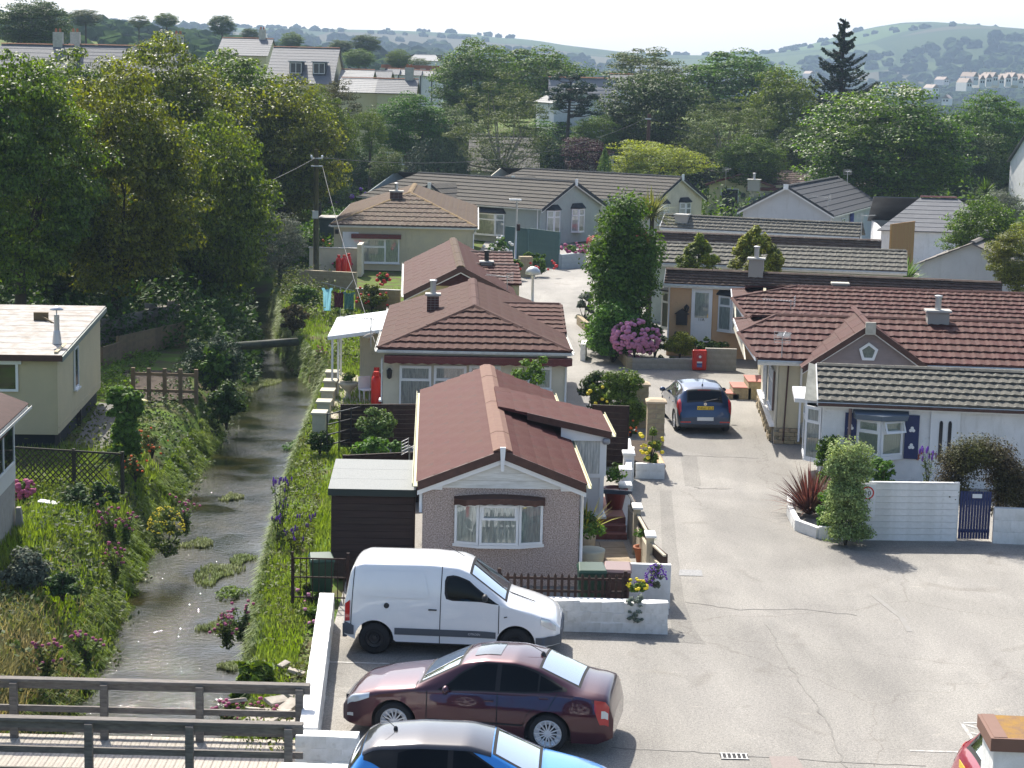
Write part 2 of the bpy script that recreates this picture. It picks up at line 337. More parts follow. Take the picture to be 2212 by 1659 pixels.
for a in ([(1885, 1285), (1948, 1335)], [(1948, 1335), (1965, 1365)]):
 p, q = [g(*t, 0) for t in a]; tag(MB().bar((p[0], p[1], .0055), (q[0], q[1], .0055), .12, .002).build('road_scuff', chalk), kind='structure')
sm = mat('road_seam', (.15, .142, .13), .9, col2=(.24, .23, .21), vscale=3)
for pl in ([(1320, 1615), (1440, 1621), (1560, 1629), (1760, 1643), (2000, 1655)], [(1655, 1350), (1700, 1430), (1745, 1500), (1790, 1565), (1830, 1659)], [(1480, 1300), (1600, 1318), (1730, 1316), (1850, 1330)], [(1500, 1052), (1512, 1056), (1580, 1056)], [(1390, 930), (1440, 980), (1500, 985), (1640, 990)], [(1225, 720), (1300, 820), (1380, 850)]):
 b = MB()
 for p, q in zip(pl[:-1], pl[1:]):
  u, v = g(*p), g(*q); k = 8; pr = u
  for i in range(1, k + 1): w = u + (v - u) * i / k + rng.normal(size=3) * .03 * (i < k); b.bar((pr[0], pr[1], .005), (w[0], w[1], .005), .02 + .015 * rng.uniform(), .002); pr = w
 tag(b.build('road_seam', sm), kind='structure')
# ---- haze
hz = box('haze', bpy.data.materials.new('haze_mat'), None, -2700, -6, -7, 2700, 5300, 185); hz['kind'] = 'stuff'
hm = bpy.data.materials['haze_mat']; hm.use_nodes = True; n = hm.node_tree.nodes; n.remove(n['Principled BSDF'])
pv = n.new('ShaderNodeVolumePrincipled'); pv.inputs['Color'].default_value = (.55, .74, 1, 1); pv.inputs['Density'].default_value = 1.9e-4
pv.inputs['Anisotropy'].default_value = .2
hm.node_tree.links.new(pv.outputs[0], n['Material Output'].inputs['Volume'])
# ================================================================ BUILDING KIT
WHITE = mat('upvc_white', (.74, .75, .76), .35, spec=.4, var=.06, vscale=2)
PAINTW = mat('white_masonry_paint', (.78, .78, .77), .75, col2=(.6, .6, .57), vscale=2.2, bump=.35, bscale=14, detail=8)
GLASS = glassmat('window_glass')
DARK = mat('dark_interior', (.025, .027, .03), .6, var=.5, vscale=2)
NET = mat('net_curtain', (.62, .62, .58), .9, col2=(.34, .35, .34), vscale=7, stretch=(4, 4, .4))
GUT = mat('gutter_white', (.62, .62, .58), .5, var=.25, vscale=5)
MAROON = mat('maroon_trim', (.13, .028, .028), .45, var=.3, vscale=6)
SLATEC = mat('charcoal_trim', (.04, .045, .05), .85, spec=.15, var=.3, vscale=5)
BROWNT = mat('brown_trim', (.085, .04, .03), .55, var=.3, vscale=6)
weather(PAINTW, (.3, .3, .25), 3., .6, .72, .45); weather(PAINTW, (.42, .42, .38), 1.2, .52, .7, .4, (2, 2, .5))
def basis(o, u, n):
 o = Vector(o); u = Vector(u).normalized(); n = Vector(n).normalized()
 return Matrix(((u.x, n.x, 0, o.x), (u.y, n.y, 0, o.y), (u.z, n.z, 1, o.z), (0, 0, 0, 1)))
CURT = {}
def window(root, o, u, n, w, h, cols=(1,), transom=0., curtain='net', sill=True, fw=.055, proud=.05, tcols=None, lead=False, fm=None):
 """o bottom-left outer corner on the wall, u along, n outward. cols: relative widths; transom: height fraction of the top lights (0 none)"""
 fm = fm or WHITE; M = basis(o, u, n); b = MB(M); d = proud
 b.box(0, 0, 0, w, d, fw).box(0, 0, h - fw, w, d, h).box(0, 0, fw, fw, d, h - fw).box(w - fw, 0, fw, w, d, h - fw)
 tot = sum(cols); x = 0; cells = []
 for i, c in enumerate(cols):
  x1 = x + w * c / tot; tr = transom if (tcols is None or i in tcols) else 0
  a0 = (fw if i == 0 else x + fw / 2); a1 = (w - fw if i == len(cols) - 1 else x1 - fw / 2)
  if i < len(cols) - 1: b.box(x1 - fw / 2, 0, fw, x1 + fw / 2, d * .98, h - fw)
  if tr:
   zt = h * (1 - tr); b.box(a0, 0, zt - fw / 2, a1, d * .96, zt + fw / 2)
   cells += [(a0, fw, a1, zt - fw / 2), (a0, zt + fw / 2, a1, h - fw)]
   s = .03; X0, Z0, X1, Z1 = a0, zt + fw / 2, a1, h - fw
   b.box(X0, d * .2, Z0, X1, d * 1.25, Z0 + s).box(X0, d * .2, Z1 - s, X1, d * 1.25, Z1).box(X0, d * .2, Z0 + s, X0 + s, d * 1.25, Z1 - s).box(X1 - s, d * .2, Z0 + s, X1, d * 1.25, Z1 - s)
  else: cells.append((a0, fw, a1, h - fw))
  x = x1
 f = b.build('window', fm, root)
 for X0, Z0, X1, Z1 in cells:
  MB(M).quad((X0 - .002, d * .62, Z0), (X1 + .002, d * .62, Z0), (X1 + .002, d * .62, Z1), (X0 - .002, d * .62, Z1)).build('pane', GLASS, f)
 q = MB(M)
 q.box(fw * .5, .003, fw * .5, w - fw * .5, .006, h - fw * .5); q.build('interior', DARK, f)
 if curtain:
  cm = NET if curtain == 'net' else mat(*curtain); m2 = MB(M)
  for X0, Z0, X1, Z1 in cells:
   nn = max(4, int((X1 - X0) / .035)); vs = []; fs = []
   for i in range(nn + 1):
    xx = X0 + (X1 - X0) * i / nn; dy = .014 + .008 * (i % 2) + .003 * random.random(); vs += [(xx, dy, Z0), (xx, dy, Z1)]
   for i in range(nn): fs.append((2 * i, 2 * i + 2, 2 * i + 3, 2 * i + 1))
   m2.add(vs, fs)
  m2.build('curtain', cm, f)
 if lead:
  lm = mat('lead_came', (.3, .3, .3), .5); lb = MB(M)
  for X0, Z0, X1, Z1 in cells:
   k = .11; nX = int((X1 - X0 + Z1 - Z0) / k)
   for i in range(1, nX):
    for sgn in (0, 1):
     pa = (X0 + i * k, Z0); L = min(Z1 - Z0, i * k)
     x0, z0 = X0 + i * k, Z0
     if x0 > X1: z0 += x0 - X1; x0 = X1
     x1, z1 = X0 + max(0, i * k - (Z1 - Z0)), min(Z1, Z0 + i * k)
     if sgn: x0, x1 = X0 + X1 - x0, X0 + X1 - x1
     lb.bar((x0, d * .66, z0), (x1, d * .66, z1), .006, .004)
  lb.build('leading', lm, f)
 if sill: MB(M).box(-.04, 0, -.05, w + .04, d + .06, -.004).build('sill', fm, f)
 return f
def bay(root, o, u, n, w, h, depth=.35, side=.35, cols=2, transom=.3, canopy=None, canopy_h=.28, curtain='net', base=None, lead=False, sash_open=False):
 """three sided bay window with its canopy"""
 o = Vector(o); u = Vector(u).normalized(); n = Vector(n).normalized(); sd = math.hypot(side, depth)
 A = o; B = o + u * side + n * depth; C = o + u * (w - side) + n * depth; D = o + u * w
 for P, Q, cc in ((A, B, (1,)), (B, C, (1,) * cols), (C, D, (1,))):
  d = (Q - P); nn = Vector((d.y, -d.x, 0)).normalized()
  if nn.dot(n) < 0: nn = -nn
  window(root, P - Vector((0, 0, 0)), d, nn, d.length, h, cc, transom, curtain, sill=False, lead=lead, proud=.045)
 zz = Vector((0, 0, 1)); ub = MB()
 def P2(t, e=0, out=0): return t
 def ring(e, z):
  return [A - u * e + zz * z, B - u * e * .5 + n * e + zz * z, C + u * e * .5 + n * e + zz * z, D + u * e + zz * z]
 lo = ring(.05, -.07); hi = ring(.05, -.005); ub.add(lo + hi, [(3, 2, 1, 0), (4, 5, 6, 7), (0, 1, 5, 4), (1, 2, 6, 5), (2, 3, 7, 6), (0, 4, 7, 3)])
 ub.build('bay_sill', WHITE, root)
 if base: 
  z0 = -o.z + .05; lo = ring(0, z0); hi = ring(0, -.07); MB().add(lo + hi, [(0, 1, 5, 4), (1, 2, 6, 5), (2, 3, 7, 6)]).build('bay_base', base, root)
 if canopy:
  lo = ring(.12, h); mid = ring(.12, h + .06); top = [A + u * .08 + zz * (h + canopy_h), B + u * .02 - n * depth * .9 + zz * (h + canopy_h), C - u * .02 - n * depth * .9 + zz * (h + canopy_h), D - u * .08 + zz * (h + canopy_h)]
  MB().add(lo + mid + top, [(3, 2, 1, 0), (0, 1, 5, 4), (1, 2, 6, 5), (2, 3, 7, 6), (4, 5, 9, 8), (5, 6, 10, 9), (6, 7, 11, 10), (8, 9, 10, 11)]).build('bay_canopy', canopy, root)
def door(root, o, u, n, w, h, m=None, glass=None, panels=((.14, .08, .86, .4),), gb=None):
 M = basis(o, u, n); b = MB(M); m = m or WHITE; f = .06
 b.box(0, 0, 0, f, .05, h).box(w - f, 0, 0, w, .05, h).box(f, 0, h - f, w - f, .05, h)
 fr = b.build('door_frame', WHITE, root)
 d = MB(M); d.box(f, .0, .01, w - f, .03, h - f); dl = d.build('door', m, root)
 for x0, z0, x1, z1 in panels: MB(M).box(w * x0, .03, h * z0, w * x1, .042, h * z1).build('door_panel', m, dl, bevel=.008)
 if glass:
  for x0, z0, x1, z1 in glass:
   MB(M).box(w * x0, .031, h * z0, w * x1, .034, h * z1).build('door_glass_backing', gb or DARK, dl)
   MB(M).quad((w * x0, .045, h * z0), (w * x1, .045, h * z0), (w * x1, .045, h * z1), (w * x0, .045, h * z1)).build('door_glass', GLASS, dl)
 MB(M).box(w - f - .12, .03, h * .47, w - f - .09, .07, h * .47 + .14).build('handle', mat('brass', (.6, .42, .15), .3, 1.), dl)
 return dl
def text(s, size, m, parent=None, M=None, name='lettering', align='CENTER', ext=.002):
 c = bpy.data.curves.new(name, 'FONT'); c.body = s; c.size = size; c.align_x = align; c.extrude = ext; c.resolution_u = 2
 o = bpy.data.objects.new(name, c); COL.objects.link(o); dg = bpy.context.evaluated_depsgraph_get(); me = bpy.data.meshes.new_from_object(o.evaluated_get(dg))
 COL.objects.unlink(o); bpy.data.objects.remove(o); me.materials.clear(); me.materials.append(m)
 ob = link(name, me, parent)
 if M is not None: ob.matrix_local = M
 return ob
def upright(o, u, n):
 """matrix that stands text on a wall: x along u, y up, z outward"""
 u = Vector(u).normalized(); n = Vector(n).normalized(); z = Vector((0, 0, 1)); o = Vector(o)
 return Matrix(((u.x, z.x, n.x, o.x), (u.y, z.y, n.y, o.y), (u.z, z.z, n.z, o.z), (0, 0, 0, 1)))
PANEL = {}
def roofplane(root, A, U, Wv, m, nc, pw=1.32, roll=.3, lift=.035, amp=.016, Lf=None, Rf=None, deckm=None, name='roof_panel', jitter=True, seg=3):
 """pressed roof tiles. A eave-left corner, U vector along the eave, Wv vector up the slope, nc courses; Lf, Rf: trim fractions at height t"""
 A = Vector(A); U = Vector(U); Wv = Vector(Wv); LU = U.length; u = U.normalized(); w = Wv.normalized(); LW = Wv.length; nrm = u.cross(w).normalized()
 if nrm.z < 0: nrm = -nrm
 Lf = Lf or (lambda t: 0.); Rf = Rf or (lambda t: 1.); cl = LW / nc
 ins = [A + u * LU * Lf(0), A + u * LU * Rf(0), A + u * LU * Rf(1) + Wv, A + u * LU * Lf(1) + Wv]
 MB().add([p - nrm * .004 for p in ins] + [p - nrm * .05 for p in ins], [(0, 1, 2, 3), (7, 6, 5, 4), (0, 4, 5, 1), (1, 5, 6, 2), (2, 6, 7, 3), (3, 7, 4, 0)]).build('roof_deck', deckm or m, root)
 step = roll / seg
 def prof(x):
  k = round(x / step) % seg
  return amp * (0, 1, .45, .2)[k] if seg == 3 else amp * math.cos(6.283 * k / seg)
 Rm = Matrix(((u.x, w.x, nrm.x, 0), (u.y, w.y, nrm.y, 0), (u.z, w.z, nrm.z, 0), (0, 0, 0, 1)))
 for c in range(nc):
  t0, t1 = c / nc, (c + 1) / nc
  l0, l1, r0, r1 = LU * Lf(t0), LU * Lf(t1), LU * Rf(t0), LU * Rf(t1)
  lo, hi = min(l0, l1), max(r0, r1); off = (c % 2) * pw / 2 if jitter else 0
  k0 = math.floor((lo - off) / pw); k1 = math.ceil((hi - off) / pw)
  for k in range(k0, k1):
   a, b = off + k * pw, off + (k + 1) * pw
   full = a >= max(l0, l1) - 1e-6 and b <= min(r0, r1) + 1e-6
   aa, bb = max(a, lo), min(b, hi)
   if bb - aa < .03: continue
   key = (m.name, pw, roll, round(cl, 4), lift, amp, seg)
   if full and key in PANEL: me = PANEL[key]; ax = a
   else:
    ax = a; vs = []; fs = []; n = max(1, int(round(pw / step)))
    xx = [a + pw * i / n for i in range(n + 1)]; pts = []
    for x in xx:
     xb = min(max(x, l0), r0); xt = min(max(x, l1), r1)
     p = prof(x - a); pts.append((xb, xt, p))
    for i, (xb, xt, p) in enumerate(pts):
     vs += [(xb - a, -.012, 0.), (xb - a, -.012, lift + p), (xt - a, cl, .006 + p * .8)]
    for i in range(n):
     if pts[i + 1][0] - pts[i][0] < 1e-5 and pts[i + 1][1] - pts[i][1] < 1e-5: continue
     q = i * 3; fs += [(q, q + 3, q + 4, q + 1), (q + 1, q + 4, q + 5, q + 2)]
    if not fs: continue
    if a == aa or abs(a - aa) < 1e-6: fs.append((0, 1, 2))
    me = bpy.data.meshes.new('roof_panel'); me.from_pydata(vs, [], fs); me.materials.append(m)
    if full: PANEL[key] = me
   o = link(name, me, root); T = Rm.copy(); pos = A + u * ax + w * (c * cl); T.translation = pos
   if jitter: T.translation = pos + nrm * random.uniform(0, .003)
   o.matrix_local = T
def ridge(root, a, b, m, w=.26, h=.05, name='ridge_cap'):
 a = Vector(a); b = Vector(b); L = (b - a).length; n = max(1, int(L / 1.8)); d = (b - a) / n; u = d.normalized(); x = u.cross(Vector((0, 0, 1))).normalized(); z = x.cross(u)
 vs = []
 for t in (0., .992):
  for s_, q in ((-w / 2, -h), (-w * .2, .008), (w * .2, .008), (w / 2, -h)): vs.append(d * t + x * s_ + z * (q + .02))
 me = MB().add(vs, [(0, 1, 5, 4), (1, 2, 6, 5), (2, 3, 7, 6), (3, 2, 1, 0), (4, 5, 6, 7)]).mesh(name, m)
 for i in range(n): link(name, me, root, loc=a + d * i + z * .006 * (i % 2))
def gutter(root, a, b, m=None, r=.055, name='gutter'):
 m = m or GUT; a = Vector(a); b = Vector(b); u = (b - a).normalized(); x = u.cross(Vector((0, 0, 1))).normalized(); vs = []; pr = [(-1, .3), (-1, -.9), (1, -.9), (1, .3), (.8, .3), (.8, -.7), (-.8, -.7), (-.8, .3)]
 for P in (a, b):
  for p, q in pr: vs.append(P + x * p * r + Vector((0, 0, q * r)))
 n = 8; fs = [(i, (i + 1) % n, n + (i + 1) % n, n + i) for i in range(n)] + [tuple(range(n))[::-1], tuple(range(n, 2 * n))]
 return MB().add(vs, fs).build(name, m, root)
def pipe(root, pts, m=None, r=.035, name='downpipe'): return MB().tube(pts, r, 8).build(name, m or WHITE, root, smooth=True)
def barge(root, a, b, m, h=.18, t=.03, n=(0, -1, 0)):
 """board hanging below the rake line a-b"""
 a = Vector(a); b = Vector(b); n = Vector(n).normalized() * t; z = Vector((0, 0, h)); return MB().add([a, b, b - z, a - z, a + n, b + n, b + n - z, a + n - z], [(0, 1, 2, 3), (7, 6, 5, 4), (0, 4, 5, 1), (1, 5, 6, 2), (2, 6, 7, 3), (3, 7, 4, 0)]).build('barge_board', m, root)
def walls(root, w, d, h, m, gables=None, ridge_z=0, z0=0., name='wall'):
 """four walls as slabs; gables: 'y' ridge along depth (front/back gables), 'x' ridge along the width"""
 t = .1
 for nm, pts, ax, a, b in (('f', [(0, z0), (w, z0), (w, h)] + ([(w / 2, ridge_z)] if gables == 'y' else []) + [(0, h)], 'y', 0, t), ('b', [(0, z0), (w, z0), (w, h)] + ([(w / 2, ridge_z)] if gables == 'y' else []) + [(0, h)], 'y', d - t, d),
                              ('l', [(t, z0), (d - t, z0), (d - t, h)] + ([(d / 2, ridge_z)] if gables == 'x' else []) + [(t, h)], 'x', 0, t), ('r', [(t, z0), (d - t, z0), (d - t, h)] + ([(d / 2, ridge_z)] if gables == 'x' else []) + [(t, h)], 'x', w - t, w)):
  MB().prism(pts, ax, a, b).build(name, m, root)
def chimney(root, x, y, z, m, w=.5, d=.42, h=.55, bricks=True, pot=True, potm=None, cap=None):
 t = MB(); t.box(x - w / 2 + .01, y - d / 2 + .01, z - .3, x + w / 2 - .01, y + d / 2 - .01, z + h); ch = t.build('chimney', mat('mortar', (.32, .3, .27), .95), root)
 if bricks:
  hh = .085; nn = int((h + .25) / hh); bw = w / 3
  me = MB().box(0, 0, .005, bw - .012, d + .0, hh - .008).mesh('brick', m)
  for i in range(nn):
   off = (i % 2) * bw / 2
   for k in range(3): link('brick', me, ch, loc=(x - w / 2 + k * bw + .006, y - d / 2, z - .25 + i * hh))
 MB().box(x - w / 2 - .06, y - d / 2 - .06, z + h, x + w / 2 + .06, y + d / 2 + .06, z + h + .07).build('chimney_cap', cap or mat('cap_concrete', (.5, .49, .45), .9, var=.3), root, bevel=.01)
 if pot: MB().lathe([(.1, z + h + .05), (.1, z + h + .45), (.13, z + h + .46), (.13, z + h + .52), (.05, z + h + .54)], (x, y, 0), 12).build('flue', potm or mat('flue_metal', (.45, .45, .46), .4, .8), root, smooth=False)
def blockwall(name, label, a, b, h, m, t=.22, bl=.44, bh=.215, cat='wall', mort=None, cap=None, z0=0., rough=0., jm=.008, parent=None):
 """wall laid of blocks from a to b (xy), each block an object; returns root"""
 a = np.array(a, float); b = np.array(b, float); L = float(np.linalg.norm(b - a)); ang = math.atan2(b[1] - a[1], b[0] - a[0])
 if parent is None: r = thing(name, label, cat, (a[0], a[1], z0), ang)
 else: r = link(name, None, parent, loc=(a[0], a[1], z0), rot=(0, 0, ang))
 MB().box(.012, -t / 2 + .012, 0, L - .012, t / 2 - .012, h - .012).build('mortar_core', mort or m, r)
 nr = max(1, round(h / bh)); bh = h / nr; nb = max(1, round(L / bl)); bl = L / nb
 def bm(w):
  q = MB(); j = rough; x0, x1, y0, y1, z0_, z1 = 0, w - jm, -t / 2, t / 2, 0, bh - jm
  vs = [(x0, y0, z0_), (x1, y0, z0_), (x1, y1, z0_), (x0, y1, z0_), (x0, y0, z1), (x1, y0, z1), (x1, y1, z1), (x0, y1, z1)]
  vs = [tuple(c + random.uniform(-j, j) for c in p) for p in vs]; q.add(vs, [(0, 3, 2, 1), (4, 5, 6, 7), (0, 1, 5, 4), (1, 2, 6, 5), (2, 3, 7, 6), (3, 0, 4, 7)]); return q.mesh('block', m)
 fulls = [bm(bl) for _ in range(3)]; half = bm(bl / 2)
 for i in range(nr):
  if i % 2: 
   link('block', half, r, loc=(0, 0, i * bh))
   for k in range(nb - 1): link('block', random.choice(fulls), r, loc=(bl / 2 + k * bl, 0, i * bh))
   link('block', half, r, loc=(L - bl / 2, 0, i * bh))
  else:
   for k in range(nb): link('block', random.choice(fulls), r, loc=(k * bl, 0, i * bh))
 if cap:
  n = max(1, round(L / .6)); me = MB().box(0, -t / 2 - .03, 0, L / n - .006, t / 2 + .03, .05).mesh('coping_slab', cap)
  for k in range(n): link('coping_slab', me, r, loc=(k * L / n, 0, h + .001))
 return r
# ================================================================ PARK HOMES
PEB = mat('pebbledash', (.22, .17, .15), .95, col2=(.6, .49, .44), vscale=38, detail=2, bump=.9, bscale=42)
CREAM = mat('cream_render', (.52, .46, .31), .9, col2=(.46, .41, .3), vscale=1.2, bump=.25, bscale=50)
CREAM2 = mat('pale_cream_render', (.6, .55, .44), .9, col2=(.52, .48, .38), vscale=1.4, bump=.25, bscale=50)
PEACH = mat('peach_render', (.56, .36, .2), .9, col2=(.5, .33, .2), vscale=1.5, bump=.25, bscale=50)
GREYBL = mat('grey_green_render', (.34, .38, .36), .9, col2=(.31, .345, .33), vscale=1.3, bump=.2, bscale=50)
PALEG = mat('pale_grey_render', (.5, .51, .52), .9, var=.08, vscale=1.5, bump=.2, bscale=50)
WHITER = mat('white_render', (.72, .72, .72), .9, col2=(.64, .64, .63), vscale=2, bump=.3, bscale=60)
ROOFM = mat('maroon_roof', (0.083, 0.024, 0.019), .75, spec=.15, col2=(0.099, 0.037, 0.032), vscale=1.6, rand=.1, bump=.3, bscale=90, detail=8)
ROOFB = mat('brown_red_roof', (0.064, 0.029, 0.022), .8, spec=.15, col2=(0.087, 0.042, 0.033), vscale=1.4, rand=.1, bump=.3, bscale=60, detail=8)
ROOFR = mat('red_brown_roof', (0.063, 0.024, 0.019), .75, spec=.15, col2=(0.083, 0.032, 0.026), vscale=1.2, rand=.12, bump=.3, bscale=60, detail=8)
ROOFL = mat('lichen_brown_roof', (.08, .055, .042), .9, spec=.15, col2=(0.118, 0.088, 0.064), vscale=2.4, rand=.16, bump=.4, bscale=40, detail=10)
ROOFG = mat('weathered_grey_roof', (0.079, 0.077, 0.067), .85, spec=.15, col2=(0.145, 0.137, 0.116), vscale=1.3, rand=.14, bump=.4, bscale=40, detail=10)
ROOFC = mat('charcoal_tile_roof', (.075, .072, .065), .9, spec=.15, col2=(.125, .108, .085), vscale=.35, rand=.1, bump=.2, bscale=40, detail=8)
ROOFS = mat('dark_slate_sheet_roof', (.05, .054, .062), .85, spec=.2, var=.2, vscale=2, rand=.06)
ROOFGB = mat('grey_brown_roof', (0.073, 0.047, 0.038), .85, spec=.15, col2=(0.123, 0.093, 0.074), vscale=1.6, rand=.16, bump=.3, bscale=40, detail=10)
LICH = mat('lichen_ridge', (0.121, 0.077, 0.039), .9, col2=(0.187, 0.121, 0.039), vscale=3, detail=8)
BRICK = mat('brown_brick', (.1, .045, .035), .9, var=.4, vscale=5, rand=.25)
BLOCKC = mat('buff_block', (.36, .3, .2), .9, col2=(.27, .22, .15), vscale=3, rand=.15, bump=.4, bscale=20)
GREYBLK = mat('grey_block', (.36, .34, .3), .95, col2=(.27, .26, .22), vscale=4, rand=.1, bump=.3, bscale=30)
CHIMW = mat('pale_chimney', (.5, .47, .4), .9, var=.25, vscale=5)
for m_ in (ROOFM, ROOFB, ROOFR, ROOFL, ROOFG, ROOFC, ROOFGB): weather(m_, (.2, .17, .13), 7., .62, .7, .4); weather(m_, (.035, .03, .028), 2.2, .56, .7, .5)
weather(ROOFG, (.3, .3, .25), 9., .56, .62, .6); weather(ROOFL, (.2, .14, .04), 3., .55, .65, .6)
for m_ in (CREAM, CREAM2, PEACH, GREYBL, PALEG, WHITER, PEB): weather(m_, (.2, .18, .14), 1.3, .56, .72, .3, (2.5, 2.5, .35)); weather(m_, (.1, .1, .07), 2.5, .62, .7, .3)
def cladding(root, pts_at, z0, z1, n, m, y=-.02, name='cladding_board', gap=.006, t=.02):
 """horizontal boards between x extents pts_at(z)->(xa,xb)"""
 h = (z1 - z0) / n
 for i in range(n):
  za, zb = z0 + i * h, z0 + (i + 1) * h - gap; a0, b0 = pts_at(za); a1, b1 = pts_at(zb)
  if b0 - a0 < .02: continue
  MB().add([(a0, y - t, za), (b0, y - t, za), (b1, y - t * .5, zb), (a1, y - t * .5, zb), (a0, y, za), (b0, y, za), (b1, y, zb), (a1, y, zb)],
                 [(0, 1, 2, 3), (7, 6, 5, 4), (0, 4, 5, 1), (1, 5, 6, 2), (2, 6, 7, 3), (3, 7, 4, 0)]).build(name, m, root)
def lerp(a, b, t): return a + (b - a) * t
# ---------------------------------------------------------------- 1 pebbledash home
f1 = Fr(-1.87, 41.05, 2.5); w, d, he = 3.4, 12.1, 2.32; hr = 2.98
h1 = thing('mobile_home', 'pebbledashed mobile home with maroon roof standing behind the white van', 'mobile home', tuple(f1.o), f1.a)
walls(h1, w, d, he, PEB, 'y', hr - .06)
BOARDW = mat('weathered_white_board', (.72, .72, .7), .7, col2=(.55, .54, .5), vscale=3, stretch=(.6, 1, 5))
sl1 = (hr - he) / (w / 2)
cladding(h1, lambda z: (max(0, (z - he + .16) / sl1 * .98), w - max(0, (z - he + .16) / sl1 * .98)), he - .16, hr - .14, 4, BOARDW, y=-.012)
for x_ in (.0, w - .42): MB().box(x_, -.06, he - .2, x_ + .42, -.03, he - .02).build('fascia_block', WHITE, h1)
oh = .12
for sgn in (0, 1):
 ex = -oh if sgn == 0 else w + oh; ez = he - oh * sl1
 a = Vector((ex, -.16, ez)); r_ = Vector((w / 2, -.16, hr))
 if sgn == 0: roofplane(h1, Vector((ex, d + .1, ez + .02)), Vector((0, -d - .26, 0)), Vector((w / 2 - ex, 0, hr - ez)), ROOFM, 5, pw=1.26, roll=.105, lift=.032, amp=.012, seg=3, deckm=ROOFM)
 else: roofplane(h1, Vector((ex, -.16, ez + .02)), Vector((0, d + .26, 0)), Vector((w / 2 - ex, 0, hr - ez)), ROOFM, 5, pw=1.26, roll=.105, lift=.032, amp=.012, seg=3, deckm=ROOFM)
 up = Vector((0, 0, .05)); barge(h1, a + up, r_ + up, BROWNT, .2, .04); barge(h1, a - Vector((0, -.05, .14)), r_ - Vector((0, -.05, .14)), WHITE, .12, .03)
ridge(h1, (w / 2, -.17, hr + .055), (w / 2, d + .1, hr + .055), mat('ridge_tan', (.13, .055, .04), .8, col2=(.16, .085, .05), vscale=3), .42, .05)
MB().add([(w / 2 - .06, -.25, hr + .12), (w / 2 + .06, -.25, hr + .12), (w / 2 + .03, -.25, hr - .4), (w / 2 - .03, -.25, hr - .4), (w / 2 - .06, -.18, hr + .12), (w / 2 + .06, -.18, hr + .12), (w / 2 + .03, -.18, hr - .4), (w / 2 - .03, -.18, hr - .4)],
         [(0, 1, 2, 3), (7, 6, 5, 4), (0, 4, 5, 1), (1, 5, 6, 2), (2, 6, 7, 3), (3, 7, 4, 0)]).build('finial', WHITE, h1)
YG = mat('lichened_gutter', (.6, .57, .4), .7, col2=(.5, .5, .32), vscale=14)
gutter(h1, (-oh - .05, -.2, he - .05), (-oh - .05, d + .1, he - .05), YG, .065); gutter(h1, (w + oh + .05, -.2, he - .05), (w + oh + .05, d + .1, he - .05), YG, .065)
pipe(h1, [(w + .05, -.03, he - .12), (w + .05, -.03, .05)]); pipe(h1, [(-.04, .02, he - .2), (-.04, -.06, he - .7)])
A = f1.hit(982, 1172, v=-.0); B = f1.hit(1172, 1087, v=-.0)
wz, wh = A.z, B.z - A.z; wl = B.x - A.x
bay(h1, (A.x, -.02, wz), (1, 0, 0), (0, -1, 0), wl, wh, depth=.16, side=.52, cols=1, transom=0, canopy=None)
Md = Vector((A.x, -.02, wz))
for z0, z1 in ((.62, .93),):   # proud top light in the middle
 MB().box(A.x + .56, -.25, wz + wh * z0, A.x + wl - .56, -.2, wz + wh * z0 + .05).box(A.x + .56, -.25, wz + wh * z1, A.x + wl - .56, -.2, wz + wh * z1 + .05).box(A.x + .56, -.25, wz + wh * z0 + .05, A.x + .61, -.2, wz + wh * z1).box(A.x + wl - .61, -.25, wz + wh * z0 + .05, A.x + wl - .56, -.2, wz + wh * z1).build('top_light', WHITE, h1)
def pelmet(root, x0, x1, z, y0, out, m, arch=.05, drop=.13, scallops=True):
 n = 44; b = MB(); t = [i / n for i in range(n + 1)]; top = lambda q: z + arch * math.sin(math.pi * q); yy_ = lambda q: y0 - out * min(1, 5 * min(q, 1 - q) + .35)
 vs = []
 for q in t:
  x = lerp(x0, x1, q); bot = top(q) - drop + (.022 * abs(math.sin(q * math.pi * 9)) if scallops else 0); vs += [(x, yy_(q), bot), (x, yy_(q), top(q)), (x, y0, top(q) + .03)]
 fs = []
 for i in range(n): k = 3 * i; fs += [(k, k + 3, k + 4, k + 1), (k + 1, k + 4, k + 5, k + 2)]
 b.add(vs, fs); return b.build('window_pelmet', m, root)
pelmet(h1, A.x - .03, B.x + .05, wz + wh + .1, -.01, .36, BROWNT, .06, .14)
MB().lathe([(.0, -.0), (.13, .004), (.15, -.01)], (A.x + wl * .6, -.185, wz + .3), 14, 'y').build('hanging_disc', mat('crystal', (.6, .65, .7), .2), h1)
# ---- porch
POR = mat('porch_white', (.62, .6, .58), .5, var=.08)
f1p = 5.05; px0, px1 = w + .02, w + .98; pz = 2.42
q = MB(); q.box(px0, f1p, .43, px0 + .08, f1p + .08, pz + .1).box(px1 - .1, f1p, .43, px1, f1p + .08, pz).box(px0 + .08, f1p, .43, px1 - .1, f1p + .07, .5).box(px0 + .08, f1p, 1.38, px1 - .1, f1p + .07, 1.46).box(px0 + .08, f1p, pz - .08, px1 - .1, f1p + .07, pz + .06)
q.box(px0 - .02, f1p - .1, .38, px1 + .08, f1p + 3, .43)
q.build('porch_frame', WHITE, h1)
MB().box(px0 + .08, f1p + .02, .5, px1 - .1, f1p + .05, 1.38).build('porch_panel', POR, h1)
MB().box(px0 + .3, f1p - .01, .93, px0 + .5, f1p + .015, 1.05).build('letter_flap', mat('cream_plate', (.5, .48, .38), .6), h1)
window(h1, (px0 + .08, f1p + .01, 1.46), (1, 0, 0), (0, -1, 0), px1 - px0 - .18, pz - 1.54, (1,), 0, 'net', False, .02, .02)
